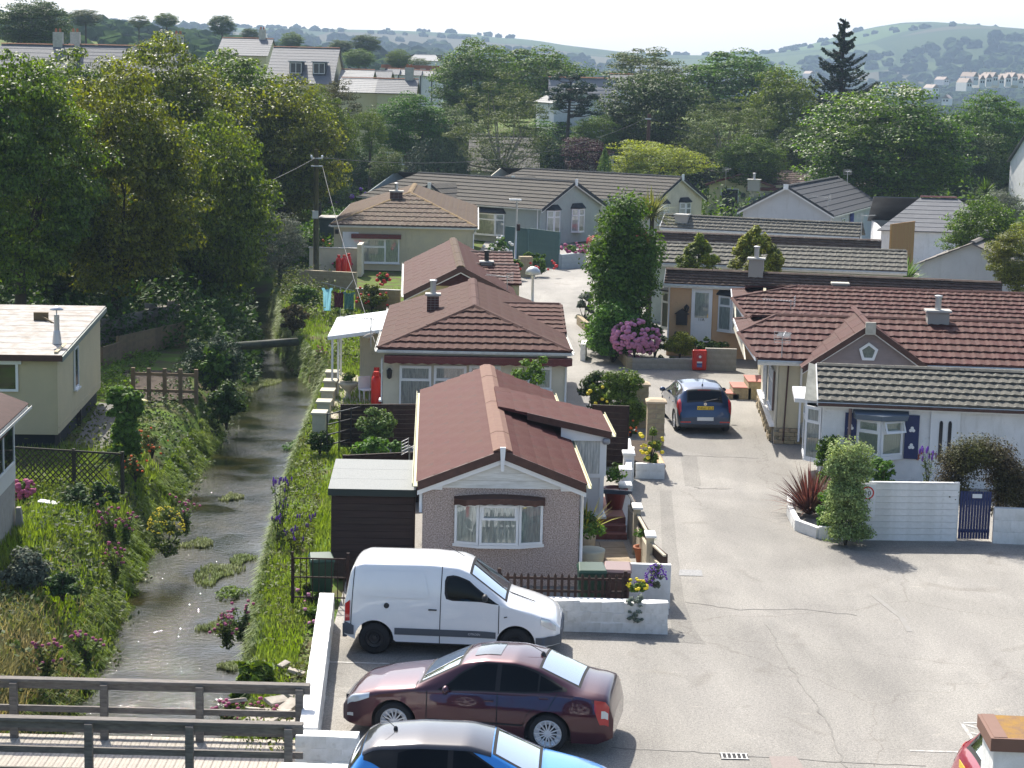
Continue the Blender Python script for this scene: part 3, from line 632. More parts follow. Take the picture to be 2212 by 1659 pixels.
MB().box(px0 + .08, f1p + 2.9, .43, px1, f1p + 2.96, pz).box(px1 - .05, f1p + .08, .43, px1, f1p + 2.9, 1.4).box(px1 - .05, f1p + .08, pz - .06, px1, f1p + 2.9, pz + .04).build('porch_wall', POR, h1)
window(h1, (px1, f1p + .1, 1.4), (0, 1, 0), (1, 0, 0), 2.8, pz - 1.46, (1, 1, 1), 0, None, False)
er = w + 1.12; ez = 2.44
roofplane(h1, (er, f1p - .1, ez + .05), (0, 3.1, 0), (-2.75, 0, .62), ROOFM, 7, pw=1.26, roll=.105, lift=.022, amp=.009, deckm=ROOFM, name='roof_panel')
barge(h1, (er, f1p - .12, ez + .1), (er - 2.05, f1p - .12, ez + .54), BROWNT, .17, .04)
MB().prism([(er - .12, ez - .14), (w - .1, ez - .14), (w - .1, ez + .26), (er - .12, ez + .03)], 'y', f1p - .08, f1p - .05).build('porch_fascia', WHITE, h1)
gutter(h1, (er + .05, f1p - .14, ez + .03), (er + .05, f1p + 3.0, ez + .03), YG, .06)
MB().lathe([(.05, -.09), (.08, -.05), (.08, .05), (.05, .09)], (px1 + .02, f1p - .1, pz - .12), 10, 'x').build('porch_light', mat('grey_plastic', (.3, .3, .32), .4), h1, smooth=True)
# ---- steps and landing
MARS = mat('maroon_painted_concrete', (.19, .055, .045), .6, col2=(.26, .1, .08), vscale=5, bump=.1)
TERR = mat('terracotta_landing', (.42, .19, .13), .7, col2=(.36, .17, .12), vscale=3)
st = thing('doorstep', 'maroon painted concrete steps below the white glazed porch', 'steps', tuple(f1.W(px0, f1p)), f1.a)
MB().box(-.02, 0, 0, 1.52, 2.3, .40).build('landing', MARS, st); MB().box(.8, 0, .402, 1.5, 2.25, .425).build('landing_top', TERR, st)
for i in range(2): MB().box(.45 - .12 * (1 - i), -.32 * (i + 1), 0, 1.5, -.32 * i - .003, .4 - .135 * (i + 1)).build('step', MARS, st)
# ---------------------------------------------------------------- 2 home with tiled hip front
f2 = Fr(-4.08, 60.75, 1.8); w2, d2, he2, hr2 = 5.75, 11.2, 2.42, 3.45; run = 2.9
h2 = thing('mobile_home', 'cream mobile home with brown tiled hip roof and brick chimney, second up the stream', 'mobile home', tuple(f2.o), f2.a)
walls(h2, w2, d2, he2, CREAM2, None)
def hip_home(h, w, d, he, hr, m_side, m_front, run, o=.18, ridgem=None, back_hip=False, nc=7, fpw=1.2, froll=.3, sideroll=.105, side_amp=.009, flift=.055, slift=.02):
 A0 = Vector((-o, -o, he)); B0 = Vector((w + o, -o, he)); ap = Vector((w / 2, run, hr)); rb = Vector((w / 2, d + o - (run + o if back_hip else 0), hr)); D0 = Vector((-o, d + o, he)); C0 = Vector((w + o, d + o, he))
 W_ = w + 2 * o
 roofplane(h, A0, B0 - A0, Vector((0, run + o, hr - he)), m_front, nc, fpw, froll, flift, .028, Lf=lambda t: t / 2, Rf=lambda t: 1 - t / 2)
 L = d + 2 * o; k0 = (run + o) / L
 roofplane(h, D0, A0 - D0, Vector((W_ / 2, 0, hr - he)), m_side, nc, 1.3, sideroll, slift, side_amp, Lf=(lambda t: t * k0) if back_hip else None, Rf=lambda t: 1 - t * k0)
 roofplane(h, B0, C0 - B0, Vector((-W_ / 2, 0, hr - he)), m_side, nc, 1.3, sideroll, slift, side_amp, Lf=lambda t: t * k0, Rf=(lambda t: 1 - t * k0) if back_hip else None)
 rm = ridgem or m_side; e = Vector((0, 0, .05))
 ridge(h, ap + e, rb + e, rm, .34, .06); ridge(h, A0 + e, ap + e, rm, .22, .05, 'hip_cap'); ridge(h, B0 + e, ap + e, rm, .22, .05, 'hip_cap')
 gutter(h, (-o - .03, -o - .05, he - .05), (w + o + .03, -o - .05, he - .05)); gutter(h, (-o - .05, -o, he - .05), (-o - .05, d, he - .05)); gutter(h, (w + o + .05, -o, he - .05), (w + o + .05, d, he - .05))
 MB().box(-o, -o + .02, he - .14, w + o, -o + .05, he).box(-o, -o + .05, he - .14, -o + .03, d, he).box(w + o - .03, -o + .05, he - .14, w + o, d, he).box(-o + .03, -o + .05, he - .13, w + o - .03, 0, he - .11).build('fascia', WHITE, h)
hip_home(h2, w2, d2, he2, hr2, ROOFB, mat('brown_roof_tile', (0.071, 0.033, 0.026), .85, spec=.15, col2=(0.093, 0.049, 0.038), vscale=1.5, rand=.16, bump=.3, bscale=50, detail=8), run, ridgem=ROOFB)
chimney(h2, *(lambda p: (p.x, p.y, 2.95))(f2.hit(935, 672, z=2.95)), BRICK, .42, .4, .55)
A = f2.hit(860, 868, v=0); B = f2.hit(1002, 795, v=0)
for k, (a, b, ld) in enumerate((((862, 935)), ((936, 1010)), ((1012, 1085))) if False else ((862, 932, 0), (936, 1008, 1), (1012, 1082, 0))):
 P = f2.hit(a, 878, v=0); Q = f2.hit(b, 790, v=0); window(h2, (P.x, -.02, P.z), (1, 0, 0), (0, -1, 0), Q.x - P.x, Q.z - P.z, (1,), .35, 'net', True, lead=bool(ld))
P = f2.hit(1160, 840, v=0); window(h2, (P.x - .3, -.02, 1.2), (1, 0, 0), (0, -1, 0), .75, 1.0, (1,), .35)
window(h2, (-.02, .5, .75), (0, -1, 0), (-1, 0, 0), .45, 1.3, (1,), .3)
P = f2.hit(830, 780, v=-.3)
MB().box(P.x, -.45, he2 - .34, w2 + .2, -.06, he2 - .2).build('awning', MAROON, h2)
vs = []; n = 60
for i in range(n + 1): x = lerp(P.x, w2 + .2, i / n); vs += [(x, -.455, he2 - .34), (x, -.455, he2 - .42 + .02 * math.cos(i * 1.57))]
MB().add(vs, [(2 * i, 2 * i + 2, 2 * i + 3, 2 * i + 1) for i in range(n)]).build('awning_valance', MAROON, h2)
MB().box(P.x + .1, -.1, 1.7, P.x + .22, -.02, 1.75).lathe([(.03, 1.45), (.075, 1.5), (.09, 1.72), (.03, 1.8)], (P.x + .16, -.12, 0), 8).build('wall_lantern', mat('black_iron', (.02, .02, .022), .4), h2)
q0 = 4.3; wl_ = 3.9
roofplane(h2, (2.9, q0 - .05, 2.42 + .02), (2.95 + .18, 0, 0), (0, 3.0, .62), MATS['brown_roof_tile'], 7, 1.2, .3, .045, .018)
barge(h2, (w2 + .19, q0, 2.5), (w2 + .19, q0 + 3.0, 3.12), ROOFB, .1, .03, (1, 0, 0))
ridge(h2, (3.2, q0 + 3, 3.1), (w2 + .2, q0 + 3, 3.1), ROOFB, .2, .05)
pipe(h2, [(w2 + .03, -.05, 2.3), (w2 + .03, -.05, 0)])
cr = mat('white_polycarbonate', (.85, .87, .88), .25, spec=.6)
cn = thing('carport_canopy', 'white sheet canopy on posts beside the cream home by the stream', 'canopy', tuple(f2.o), f2.a)
p1 = f2.hit(708, 728, z=2.1); p2 = f2.hit(712, 688, z=2.1)
x0c = p1.x; y0c = p1.y; y1c = p1.y + 5.3
for i in range(5):
 a = y0c + (y1c - y0c) * i / 5; b_ = y0c + (y1c - y0c) * (i + 1) / 5 - .02
 MB().add([(x0c, a, 2.1), (-.22, a, 2.38), (-.22, b_, 2.38), (x0c, b_, 2.1), (x0c, a, 2.13), (-.22, a, 2.41), (-.22, b_, 2.41), (x0c, b_, 2.13)], [(3, 2, 1, 0), (4, 5, 6, 7), (0, 1, 5, 4), (1, 2, 6, 5), (2, 3, 7, 6), (3, 0, 4, 7)]).build('canopy_sheet', cr, cn)
MB().bar((x0c, y0c - .03, 2.06), (-.2, y0c - .03, 2.34), .05, .12).build('canopy_beam', WHITE, cn)
for x_, y_ in ((x0c + .12, y0c + .05), (x0c + .3, y0c + .4), (x0c + .12, y1c - .2)): MB().box(x_, y_, -.1, x_ + .07, y_ + .07, 2.1).build('post', WHITE, cn)
MB().box(x0c + 1.0, y0c + 1.9, 0, -.05, y0c + 2.05, 2.2).build('side_wall', CREAM2, cn)
# ---------------------------------------------------------------- 3 maroon gabled home
f3 = Fr(-4.2, 77.1, 3.2); w3, d3, he3, hr3 = 4.1, 13.3, 2.4, 3.45
h3 = thing('mobile_home', 'pale yellow mobile home with maroon roof and tile-hung gable peak, third up the stream', 'mobile home', tuple(f3.o), f3.a)
YEL = mat('pale_yellow_render', (.6, .53, .31), .9, col2=(.55, .49, .3), vscale=1.5)
walls(h3, w3, d3, he3, YEL, 'y', hr3 - .06); sl3 = (hr3 - he3) / (w3 / 2); o3 = .2
for sgn in (0, 1):
 ex = -o3 if sgn == 0 else w3 + o3; ez = he3 - o3 * sl3
 if sgn == 0: roofplane(h3, (ex, d3 + .1, ez + .02), (0, -d3 - .45, 0), (w3 / 2 - ex, 0, hr3 - ez), ROOFR, 6, 1.3, .105, .02, .009)
 else: roofplane(h3, (ex, -.35, ez + .02), (0, d3 + .45, 0), (w3 / 2 - ex, 0, hr3 - ez), ROOFR, 6, 1.3, .105, .02, .009)
 a = Vector((ex, -.36, ez + .06)); r_ = Vector((w3 / 2, -.36, hr3 + .06)); barge(h3, a, r_, BROWNT, .24, .04); barge(h3, a - Vector((0, -.05, .22)), r_ - Vector((0, -.05, .22)), WHITE, .07, .03)
roofplane(h3, (w3 * .2, -.3, 2.72), (w3 * .6, 0, 0), (0, .2, .62), ROOFR, 3, 1.2, .3, .045, .018, Lf=lambda t: t / 2, Rf=lambda t: 1 - t / 2)
ridge(h3, (w3 / 2, -.36, hr3 + .06), (w3 / 2, d3, hr3 + .06), ROOFL, .36, .06)
gutter(h3, (-o3 - .05, -.4, he3 - .1), (-o3 - .05, d3, he3 - .1)); pipe(h3, [(-.1, -.2, 2.3), (-.05, -.02, 2.1), (-.05, -.02, 0)])
for q0, r0 in ((3.2, .55), (8.6, .6)):
 roofplane(h3, (2.2, q0, 2.45), (2.5, 0, 0), (0, 2.5, r0), ROOFR, 6, 1.2, .3, .045, .018); ridge(h3, (2.3, q0 + 2.5, 2.5 + r0), (4.7, q0 + 2.5, 2.5 + r0), BROWNT, .2, .05)
 MB().box(3.9, q0 + .1, 0, 4.6, q0 + 4.5, 2.4).build('side_porch', YEL, h3)
P = f3.hit(1051, 572, z=3.0); chimney(h3, P.x, P.y, 2.7, CHIMW, .5, .45, .4, bricks=False, potm=mat('black_flue', (.02, .02, .02), .4))
# ---------------------------------------------------------------- 4 lichen roof bungalow
f4 = Fr(-10.25, 109.7, 1.2); w4, d4, he4, hr4 = 7.9, 18.5, 2.55, 3.9
h4 = thing('bungalow', 'cream park bungalow with lichen covered hip roof beside the telegraph pole', 'bungalow', tuple(f4.o), f4.a)
walls(h4, w4, d4, he4, CREAM, None)
hip_home(h4, w4, d4, he4, hr4, ROOFL, mat('lichen_tile_roof', (0.061, 0.038, 0.027), .9, spec=.15, col2=(0.131, 0.107, 0.078), vscale=4, rand=.2, bump=.4, bscale=40, detail=10), 9.0, ridgem=LICH, nc=8, fpw=1.2, side_amp=.006)
A = f4.hit(761, 567, v=0); B = f4.hit(863, 516, v=0)
window(h4, (A.x, -.02, A.z), (1, 0, 0), (0, -1, 0), B.x - A.x, B.z - A.z, (2.3, 1), .35, 'net', True, .08, tcols=(0,))
MB().box(A.x - .05, -.35, B.z, B.x + .1, -.02, B.z + .25).build('window_pelmet', MAROON, h4)
P = f4.hit(733, 600, v=0); Q = f4.hit(744, 506, v=0); door(h4, (.5, -.02, .05), (1, 0, 0), (0, -1, 0), .9, 2.1)
MB().box(.1, -.4, 2.05, .3, -.2, 2.3).box(.15, -.25, 2.15, .25, -.02, 2.22).build('security_camera', mat('black_iron', (.02, .02, .022)), h4)
P = f4.hit(856, 425, z=3.75); chimney(h4, P.x, P.y, 3.5, BRICK, .75, .6, .55)
pipe(h4, [(w4 + .12, -.2, 2.45), (w4 - .02, -.04, 2.15), (w4 - .02, -.04, 0)])
# ---------------------------------------------------------------- 5, 6 long grey-green and cream homes with gables
def lodge(name, label, C, deg, L, Wd, he, hr, wm, rm, gx, bays, gb, dormer=True, gables=(), front_bay=None):
 """C front right corner; long front of length L to the left, gable end to the right"""
 fr = Fr(C[0], C[1], deg); fo = fr.W(-L, 0); r = thing(name, label, 'bungalow', tuple(fo), R_(deg)); f = Fr(fo[0], fo[1], deg)
 walls(r, L, Wd, he, wm, 'x', hr - .06); sl = (hr - he) / (Wd / 2); o = .3; ez = he - .2 * sl
 roofplane(r, (-o, -.2, ez), (L + 2 * o, 0, 0), (0, Wd / 2 + .2, hr - ez), rm, 8, 1.3, .32, .05, .016, Lf=(lambda t: t * .16))
 roofplane(r, (L + o, Wd + .2, ez), (-L - 2 * o, 0, 0), (0, -Wd / 2 - .2, hr - ez), rm, 6, 2.6, .32, .05, .016)
 for a, b in (((L + o, -.25, ez + .08), (L + o, Wd / 2, hr + .08)), ((L + o, Wd + .25, ez + .08), (L + o, Wd / 2, hr + .08))): barge(r, a, b, SLATEC, .22, .04, (1, 0, 0)); barge(r, Vector(a) - Vector((.05, 0, .2)), Vector(b) - Vector((.05, 0, .2)), WHITE, .1, .03, (1, 0, 0))
 ridge(r, (-o + .16 * L, Wd / 2, hr + .06), (L + o, Wd / 2, hr + .06), SLATEC, .26, .06)
 gutter(r, (-o, -.26, ez - .02), (L + o, -.26, ez - .02)); pipe(r, [(L - .2, -.05, ez), (L - .2, -.05, 0)])
 MB().box(L + o + .03, Wd / 2 - .14, hr - .22, L + o + .09, Wd / 2 + .14, hr + .22).build('finial', WHITE, r)
 for xx, ww, zz, hh in bays: bay(r, (xx, -.02, zz), (1, 0, 0), (0, -1, 0), ww, hh, .35, .4, 1 if ww < 2 else 2, .3, SLATEC, .3)
 for yy_, ww, zz, hh in gb: bay(r, (L + .02, yy_, zz), (0, 1, 0), (1, 0, 0), ww, hh, .35, .35, 1, .3, SLATEC, .35)
 for gx_, gw in gables:   # gablet over the front
  gh = (hr - he) * .72; z0 = he - .1
  MB().prism([(gx_ - gw / 2, z0 - .1), (gx_ + gw / 2, z0 - .1), (gx_, z0 + gh)], 'y', -.45, -.37).build('gablet', wm, r)
  dep = Wd / 2 * .8
  for s_ in (-1, 1):
   e0 = Vector((gx_ + s_ * (gw / 2 + .15), -.6, z0)); ap = Vector((gx_, -.6, z0 + gh + .1)); 
   A_ = e0 if s_ == 1 else e0 + Vector((0, dep, 0)); U_ = Vector((0, dep, 0)) if s_ == 1 else Vector((0, -dep, 0))
   roofplane(r, A_, U_, ap - e0, rm, 4, 1.3, .32, .04, .012, Rf=(lambda t: .25 + .75 * t) if s_ == 1 else None, Lf=(lambda t: .75 - .75 * t) if s_ == -1 else None)
   barge(r, e0 + Vector((0, 0, .08)), ap + Vector((0, 0, .08)), SLATEC, .2, .04); barge(r, e0 + Vector((0, .05, -.1)), ap + Vector((0, .05, -.1)), WHITE, .09, .03)
  MB().box(gx_ - .13, -.72, z0 + gh - .25, gx_ + .13, -.64, z0 + gh + .2).build('finial', WHITE, r)
 return r, f
C5 = g(1168, 449, 2.5); deg5 = -36
h5, f5 = lodge('bungalow', 'long grey-green park bungalow with bay windows and grey tiled roof', C5, deg5, 15.5, 7.2, 2.5, 4.1, GREYBL, ROOFC, 0, [], [(.7, 1.35, .75, 1.55), (3.6, 1.35, .75, 1.55)], gables=((6.6, 3.6),))
P = f5.hit(1022, 503, v=0); Q = f5.hit(1090, 462, v=0); bay(h5, (P.x, -.02, P.z), (1, 0, 0), (0, -1, 0), Q.x - P.x, Q.z - P.z, .35, .5, 1, .3, SLATEC, .35)
C6 = g(1411, 434, 2.5)
h6, f6 = lodge('bungalow', 'long cream park bungalow with grey tiled roof behind the grey-green one', C6, -35, 16., 7.0, 2.5, 4.1, CREAM2, ROOFC, 0, [], [(.6, 1.35, .75, 1.5), (3.7, 1.35, .75, 1.5)], gables=((4.2, 3.6),))
P = f6.hit(1310, 470, v=0); bay(h6, (P.x, -.02, .8), (1, 0, 0), (0, -1, 0), 2.6, 1.5, .35, .5, 1, .3, SLATEC, .35)
# ---------------------------------------------------------------- 7 yellowish home far right, open door
f7 = Fr(*g(1530, 462, 0)[:2], -14); w7, d7 = 6.2, 12
h7 = thing('bungalow', 'small yellowish home with red-brown roof and its door standing open', 'bungalow', tuple(f7.o), f7.a)
YG7 = mat('yellow_render', (.55, .5, .3), .9, var=.1); walls(h7, w7 + 6, d7, 2.6, YG7, None)
pr = [(-.3, 2.45), (2.6, 3.4), (5.6, 2.45)]
MB().prism([(0, 2.5), (2.6, 3.3), (5.2, 2.5)], 'y', 0, .1).build('gable', YG7, h7)
for a, b in ((pr[0], pr[1]), (pr[2], pr[1])):
 barge(h7, (a[0], -.3, a[1] + .1), (b[0], -.3, b[1] + .1), MAROON, .18, .04)
roofplane(h7, (-.3, 8, 2.5), (0, -8.3, 0), (2.9, 0, .9), ROOFGB, 6, 1.3, .3, .05, .016); roofplane(h7, (5.6, -.3, 2.5), (0, 8.3, 0), (-3, 0, .9), ROOFGB, 6, 1.3, .3, .05, .016)
roofplane(h7, (4.2, 1.5, 2.5), (9.6, 0, 0), (0, 4.5, 1.05), ROOFGB, 8, 1.3, .3, .05, .016)
ridge(h7, (3, 6, 3.6), (13.8, 6, 3.6), ROOFGB)
door(h7, (1.0, -.02, .1), (1, 0, 0), (0, -1, 0), 1.5, 2.1, DARK); window(h7, (3.4, -.02, .5), (1, 0, 0), (0, -1, 0), 3.8, 1.6, (1, 1, 1, 1), 0); MB().box(3.2, -.5, 2.15, 7.6, -.05, 2.4).build('window_pelmet', MAROON, h7)
MB().lathe([(.2, -.06), (.2, 0)], (2.9, -.03, 1.7), 14, 'y').build('wall_clock', mat('clock_dark', (.06, .06, .06)), h7)
P = f7.hit(1629, 392, z=3.7); chimney(h7, P.x, P.y, 3.3, CHIMW, .9, .7, .5, bricks=False)
MB().box(.2, -3.2, 0, .4, -.2, .9).box(2.7, -3.2, 0, 2.9, -.2, .7).build('garden_wall', CREAM2, h7)
# ---------------------------------------------------------------- 8 white gabled home with slate sheet roof
f8 = Fr(*g(1605, 457, 2.5)[:2], -21); w8, d8 = 5.3, 16
h8 = thing('bungalow', 'white gabled bungalow with slate coloured sheet roof and blue hanging on its side', 'bungalow', tuple(f8.o), f8.a)
walls(h8, w8 + .6, d8, 2.6, PALEG, 'y', 4.2)
for s_ in (0, 1):
 ex = -.3 if s_ == 0 else w8 + .9; ez = 2.5; rz_ = 4.3; W_ = w8 + .6
 if s_ == 0: roofplane(h8, (ex, d8 + .2, ez), (0, -d8 - .6, 0), (W_ / 2 - ex, 0, rz_ - ez), ROOFS, 7, 2.6, .26, .035, .004)
 else: roofplane(h8, (ex, -.4, ez), (0, d8 + .6, 0), (W_ / 2 - ex, 0, rz_ - ez), ROOFS, 7, 2.6, .26, .035, .004)
 barge(h8, (ex, -.42, ez + .1), (W_ / 2, -.42, rz_ + .1), SLATEC, .16, .04); barge(h8, (ex, -.38, ez - .05), (W_ / 2, -.38, rz_ - .05), WHITE, .12, .03)
gutter(h8, (w8 + .95, -.4, 2.45), (w8 + .95, d8, 2.45)); MB().box(W_ / 2 - .16, -.54, 4.1, W_ / 2 + .16, -.46, 4.45).build('finial', WHITE, h8)
ridge(h8, (W_ / 2, -.4, 4.37), (W_ / 2, d8, 4.37), SLATEC, .3, .05)
pipe(h8, [(w8 + .65, -.05, 2.4), (w8 + .65, -.05, 0)]); window(h8, (w8 + .62, 3.4, .9), (0, 1, 0), (1, 0, 0), 1.2, 1.2, (1, 1), 0); window(h8, (w8 + .62, 1.0, 1.2), (0, 1, 0), (1, 0, 0), 1.0, .8, (1, 1), 0)
tag(MB().box(w8 + .66, 6.2, .9, w8 + .8, 6.8, 2.3).build('wall_hanging', mat('blue_cloth', (.06, .08, .3), .9, var=.5, vscale=6), h8))
# ---------------------------------------------------------------- 9.. the long rows on the right
def row(name, label, p_r0, p_r1, zr, p_e0, ze, rm, wm, nc, rollw=.3, gm_=None, chim=None, extra=0., pw=1.32, right_hip=0., left_hip=0., rid=None, front=True):
 a = g(*p_r0, zr); b = g(*p_r1, zr); ang = math.atan2(b[1] - a[1], b[0] - a[0]) + (R_(2.5) if left_hip else 0); e = g(*p_e0, ze); L = np.hypot(*(b - a)[:2]) + extra
 u = np.array([math.cos(ang), math.sin(ang), 0]); vv = np.array([-math.sin(ang), math.cos(ang), 0]); run = float((a - e) @ vv); lx = float((e - a) @ u) if left_hip else 0.; L -= lx; left_hip = -lx
 o = a - vv * run + u * lx; fr = Fr(o[0], o[1], math.degrees(ang)); r = thing(name, label, 'mobile home', (o[0], o[1], 0), ang)
 walls_w = L - .3; rr = link_frame = None
 for y_ in (.2, run * 2 - .3): MB().box(.67 if left_hip else .15, y_, 0, L - .15, y_ + .1, ze - .05).build('wall', wm, r)
 wx = .66 if left_hip else .15
 for x_ in (wx, L - .25): MB().prism([(.3, 0), (run * 2 - .3, 0), (run * 2 - .3, ze), (run, zr - .06), (.3, ze)], 'x', x_, x_ + .1).build('wall', wm, r)
 lh, rh = left_hip / L, right_hip / L
 roofplane(r, (0, 0, ze), (L, 0, 0), (0, run, zr - ze), rm, nc, pw, rollw, .055, .024, Lf=(lambda t: (-t / .55 * .5 / L if t < .55 else -.5 / L + (t - .55) / .45 * (lh + .5 / L))) if lh else None)
 roofplane(r, (L, run * 2, ze), (-L, 0, 0), (0, -run, zr - ze), rm, 4, pw * 2, rollw, .045, .016)
 ridge(r, (left_hip, run, zr + .05), (L - right_hip, run, zr + .05), rid or rm, .26, .05)
 MB().box(0, -.0, ze - .17, L, .03, ze - .02).build('fascia', WHITE, r); gutter(r, (0, -.05, ze - .06), (L, -.05, ze - .06))
 for x_ in ((L,) if left_hip else (-.03, L)): barge(r, (x_, 0, ze + .05), (x_, run, zr + .05), WHITE if x_ < 0 else rm, .16, .03, (1, 0, 0)); 
 return r, fr, run, L if not left_hip else left_hip
rA, fA, _, _ = row('mobile_home', 'hindmost grey tiled long home, white wall, below the white gabled bungalow', (1436, 464), (1864, 484), 3.4, (1430, 491), 2.75, ROOFGB if False else ROOFG, WHITER, 4)
rB, fB, _, _ = row('mobile_home', 'long home of brown tiles just behind the two bright conifers', (1415, 502), (1903, 521), 3.4, (1405, 531), 2.75, ROOFGB, WHITER, 5)
rC, fC, _, _ = row('mobile_home', 'long home with weathered grey tiles and pale green wall, its end by the cordyline', (1405, 523), (1958, 543), 3.5, (1396, 566), 2.75, ROOFG, mat('pale_green_render', (.42, .46, .38), .9, var=.1), 5)
rD, fD, runD, LD = row('mobile_home', 'peach rendered home with white door and brown tiles behind the block wall', (1439, 582), (2163, 612), 3.45, (1430, 611), 2.95, ROOFGB, PEACH, 5)
rE, fE, runE, LE = row('mobile_home', 'red-brown tiled long home, middle one on the right', (1722, 620), (2178, 637), 3.5, (1612, 686), 2.7, ROOFR, CREAM, 8, extra=3, left_hip=1)
rF, fF, runF, LF = row('mobile_home', 'cream home with red-brown tiles and a boarded gable over the parking lane', (1677, 682), (2212, 701), 3.5, (1637, 776), 2.62, ROOFR, CREAM, 7, extra=4, left_hip=1)
rG, fG, runG, LG = row('mobile_home', 'white home with weathered grey tiles, navy shutters and a white front door', (1764, 789), (2212, 806), 3.05, (1780, 867), 2.3, ROOFG, WHITER, 6, rollw=.26, extra=3)
for r, run_, ze, zr, lh in ((rE, runE, 2.7, 3.5, LE), (rF, runF, 2.62, 3.5, LF)):
 zq = ze + (zr - ze) * .55; e0, e1, ap = Vector((-.5, run_ * 1.45, zq)), Vector((-.5, run_ * .55, zq)), Vector((lh, run_, zr))
 roofplane(r, e0, e1 - e0, Vector((lh + .5, 0, zr - zq)), ROOFR, 3, 1.2, .105, .03, .008, Lf=lambda t: .5 * t, Rf=lambda t: 1 - .5 * t)
 for p, q in ((e1, ap), (e0, ap), (Vector((0, 0, ze)), e1)): ridge(r, p + Vector((0, 0, .05)), q + Vector((0, 0, .05)), ROOFR, .16, .04, 'hip_cap')
 MB().prism([(.1, ze - .03), (run_ * 1.9, ze - .03), (run_ * 1.45, zq - .02), (run_ * .55, zq - .02)], 'x', -.4, -.36).build('gable_soffit', CREAM2, r)
 barge(r, (-.08, 0, ze + .04), (-.52, run_ * .55, zq + .06), WHITE, .1, .03, (1, 0, 0)); barge(r, (-.52, run_ * .55, zq + .06), (-.52, run_ * 1.45, zq + .06), WHITE, .09, .03, (1, 0, 0))
xw = .6
MB().box(xw, .2, .0, xw + .055, runF * 2 - .8, 2.6).build('wall', CREAM2, rF)
def sidewin(r, x, y0, y1, z0, h, cols=(1, 1), **k): return window(r, (x, y1, z0), (0, -1, 0), (-1, 0, 0), y1 - y0, h, cols, .3, **k)
sidewin(rF, xw - .02, .9, 2.5, .95, 1.2, (1, 1, 1)); MB().box(xw - .06, 2.6, .95, xw - .02, 2.85, 2.15).box(xw - .06, .55, .95, xw - .02, .8, 2.15).build('shutter', mat('brown_shutter', (.11, .06, .05), .6), rF)
sidewin(rF, xw - .02, 4.2, 5.3, .75, 1.4, (1, 1)); 
STONE = mat('buff_stone', (.38, .32, .2), .95, col2=(.27, .22, .14), vscale=5, rand=.25, bump=.5, bscale=15)
Lp = runF * 2 - 1.3
pl = link('plinth', None, rF, loc=(xw - .06, runF * 2 - .8, 0), rot=(0, 0, -math.pi / 2)); MB().box(0, 0, 0, Lp, .05, .5).build('mortar_core', MATS['mortar'], pl)
bm_ = [MB().box(0, -.05 - .02 * k, .004, .3, 0, .115).mesh('stone_block', STONE) for k in range(3)]
for i in range(4):
 for k in range(int(Lp / .32)): link('stone_block', random.choice(bm_), pl, loc=(k * .32 + (i % 2) * .16, 0, i * .122))
MB().box(xw - .14, .25, .5, xw, runF * 2 - .8, .56).build('plinth_cap', WHITE, rF)
pl2 = link('plinth', None, rF, loc=(xw, .2, 0)); MB().box(0, 0, 0, 1.5, .05, .5).build('mortar_core', MATS['mortar'], pl2)
for i in range(4):
 for k in range(4): link('stone_block', random.choice(bm_), pl2, loc=(k * .32 + (i % 2) * .16, 0, i * .122))
pipe(rF, [(xw + .75, .1, 2.5), (xw + .75, .08, .1)]); pipe(rF, [(xw + .35, .12, 2.5), (xw + .28, .1, .1)], BROWNT, .025)
ga = fF.hit(1880, 706, v=-.9); gl = fF.hit(1745, 792, v=-.9); gr_ = fF.hit(2000, 796, v=-.9)
MAUV = mat('mauve_board', (.27, .22, .215), .7, var=.12, vscale=4)
cx_ = ga.x; zb = 2.55; zt = ga.z - .1; hw = (gr_.x - gl.x) / 2
cladding(rF, lambda z: (cx_ - hw * (zt - z) / (zt - zb), cx_ + hw * (zt - z) / (zt - zb)), zb, zt - .01, 9, MAUV, y=-.72, t=.02)
MB().prism([(cx_ - hw, zb), (cx_ + hw, zb), (cx_, zt)], 'y', -.72, -.6).build('gablet', MAUV, rF)
for s_ in (-1, 1):
 e0 = Vector((cx_ + s_ * (hw + .2), -.95, zb - .05)); ap = Vector((cx_, -.95, zt + .12)); dep = runF * .98
 A_ = e0 if s_ == 1 else e0 + Vector((0, dep, 0)); U_ = Vector((0, dep, 0)) * (1 if s_ == 1 else -1)
 roofplane(rF, A_, U_, ap - e0, ROOFR, 5, 1.3, .105, .03, .008, Rf=(lambda t: .27 + .73 * t) if s_ == 1 else None, Lf=(lambda t: .73 - .73 * t) if s_ == -1 else None)
 barge(rF, e0 + Vector((0, 0, .08)), ap + Vector((0, 0, .08)), MAROON if False else BROWNT, .2, .04); barge(rF, e0 + Vector((0, .05, -.11)), ap + Vector((0, .05, -.11)), WHITE, .05, .03)
ridge(rF, (cx_, -.95, zt + .16), (cx_, runF * .95, zt + .16), ROOFR, .2, .05); MB().box(cx_ - .15, -1.06, zt - .12, cx_ + .15, -.96, zt + .25).build('finial', CHIMW, rF)
pc = (cx_, zb + (zt - zb) * .42); pent = [(pc[0] + .3 * math.sin(2 * math.pi * k / 5), pc[1] + .3 * math.cos(2 * math.pi * k / 5)) for k in range(5)]; pin = [(pc[0] + (x - pc[0]) * .68, pc[1] + (z - pc[1]) * .68) for x, z in pent]
v_ = [(x, y, z) for y in (-.745, -.80) for x, z in pent] + [(x, y, z) for y in (-.745, -.80) for x, z in pin]
fsx = []
for k in range(5):
 j = (k + 1) % 5; fsx += [(5 + k, 5 + j, 15 + j, 15 + k), (k, 5 + k, 5 + j, j), (10 + k, 10 + j, 15 + j, 15 + k)]
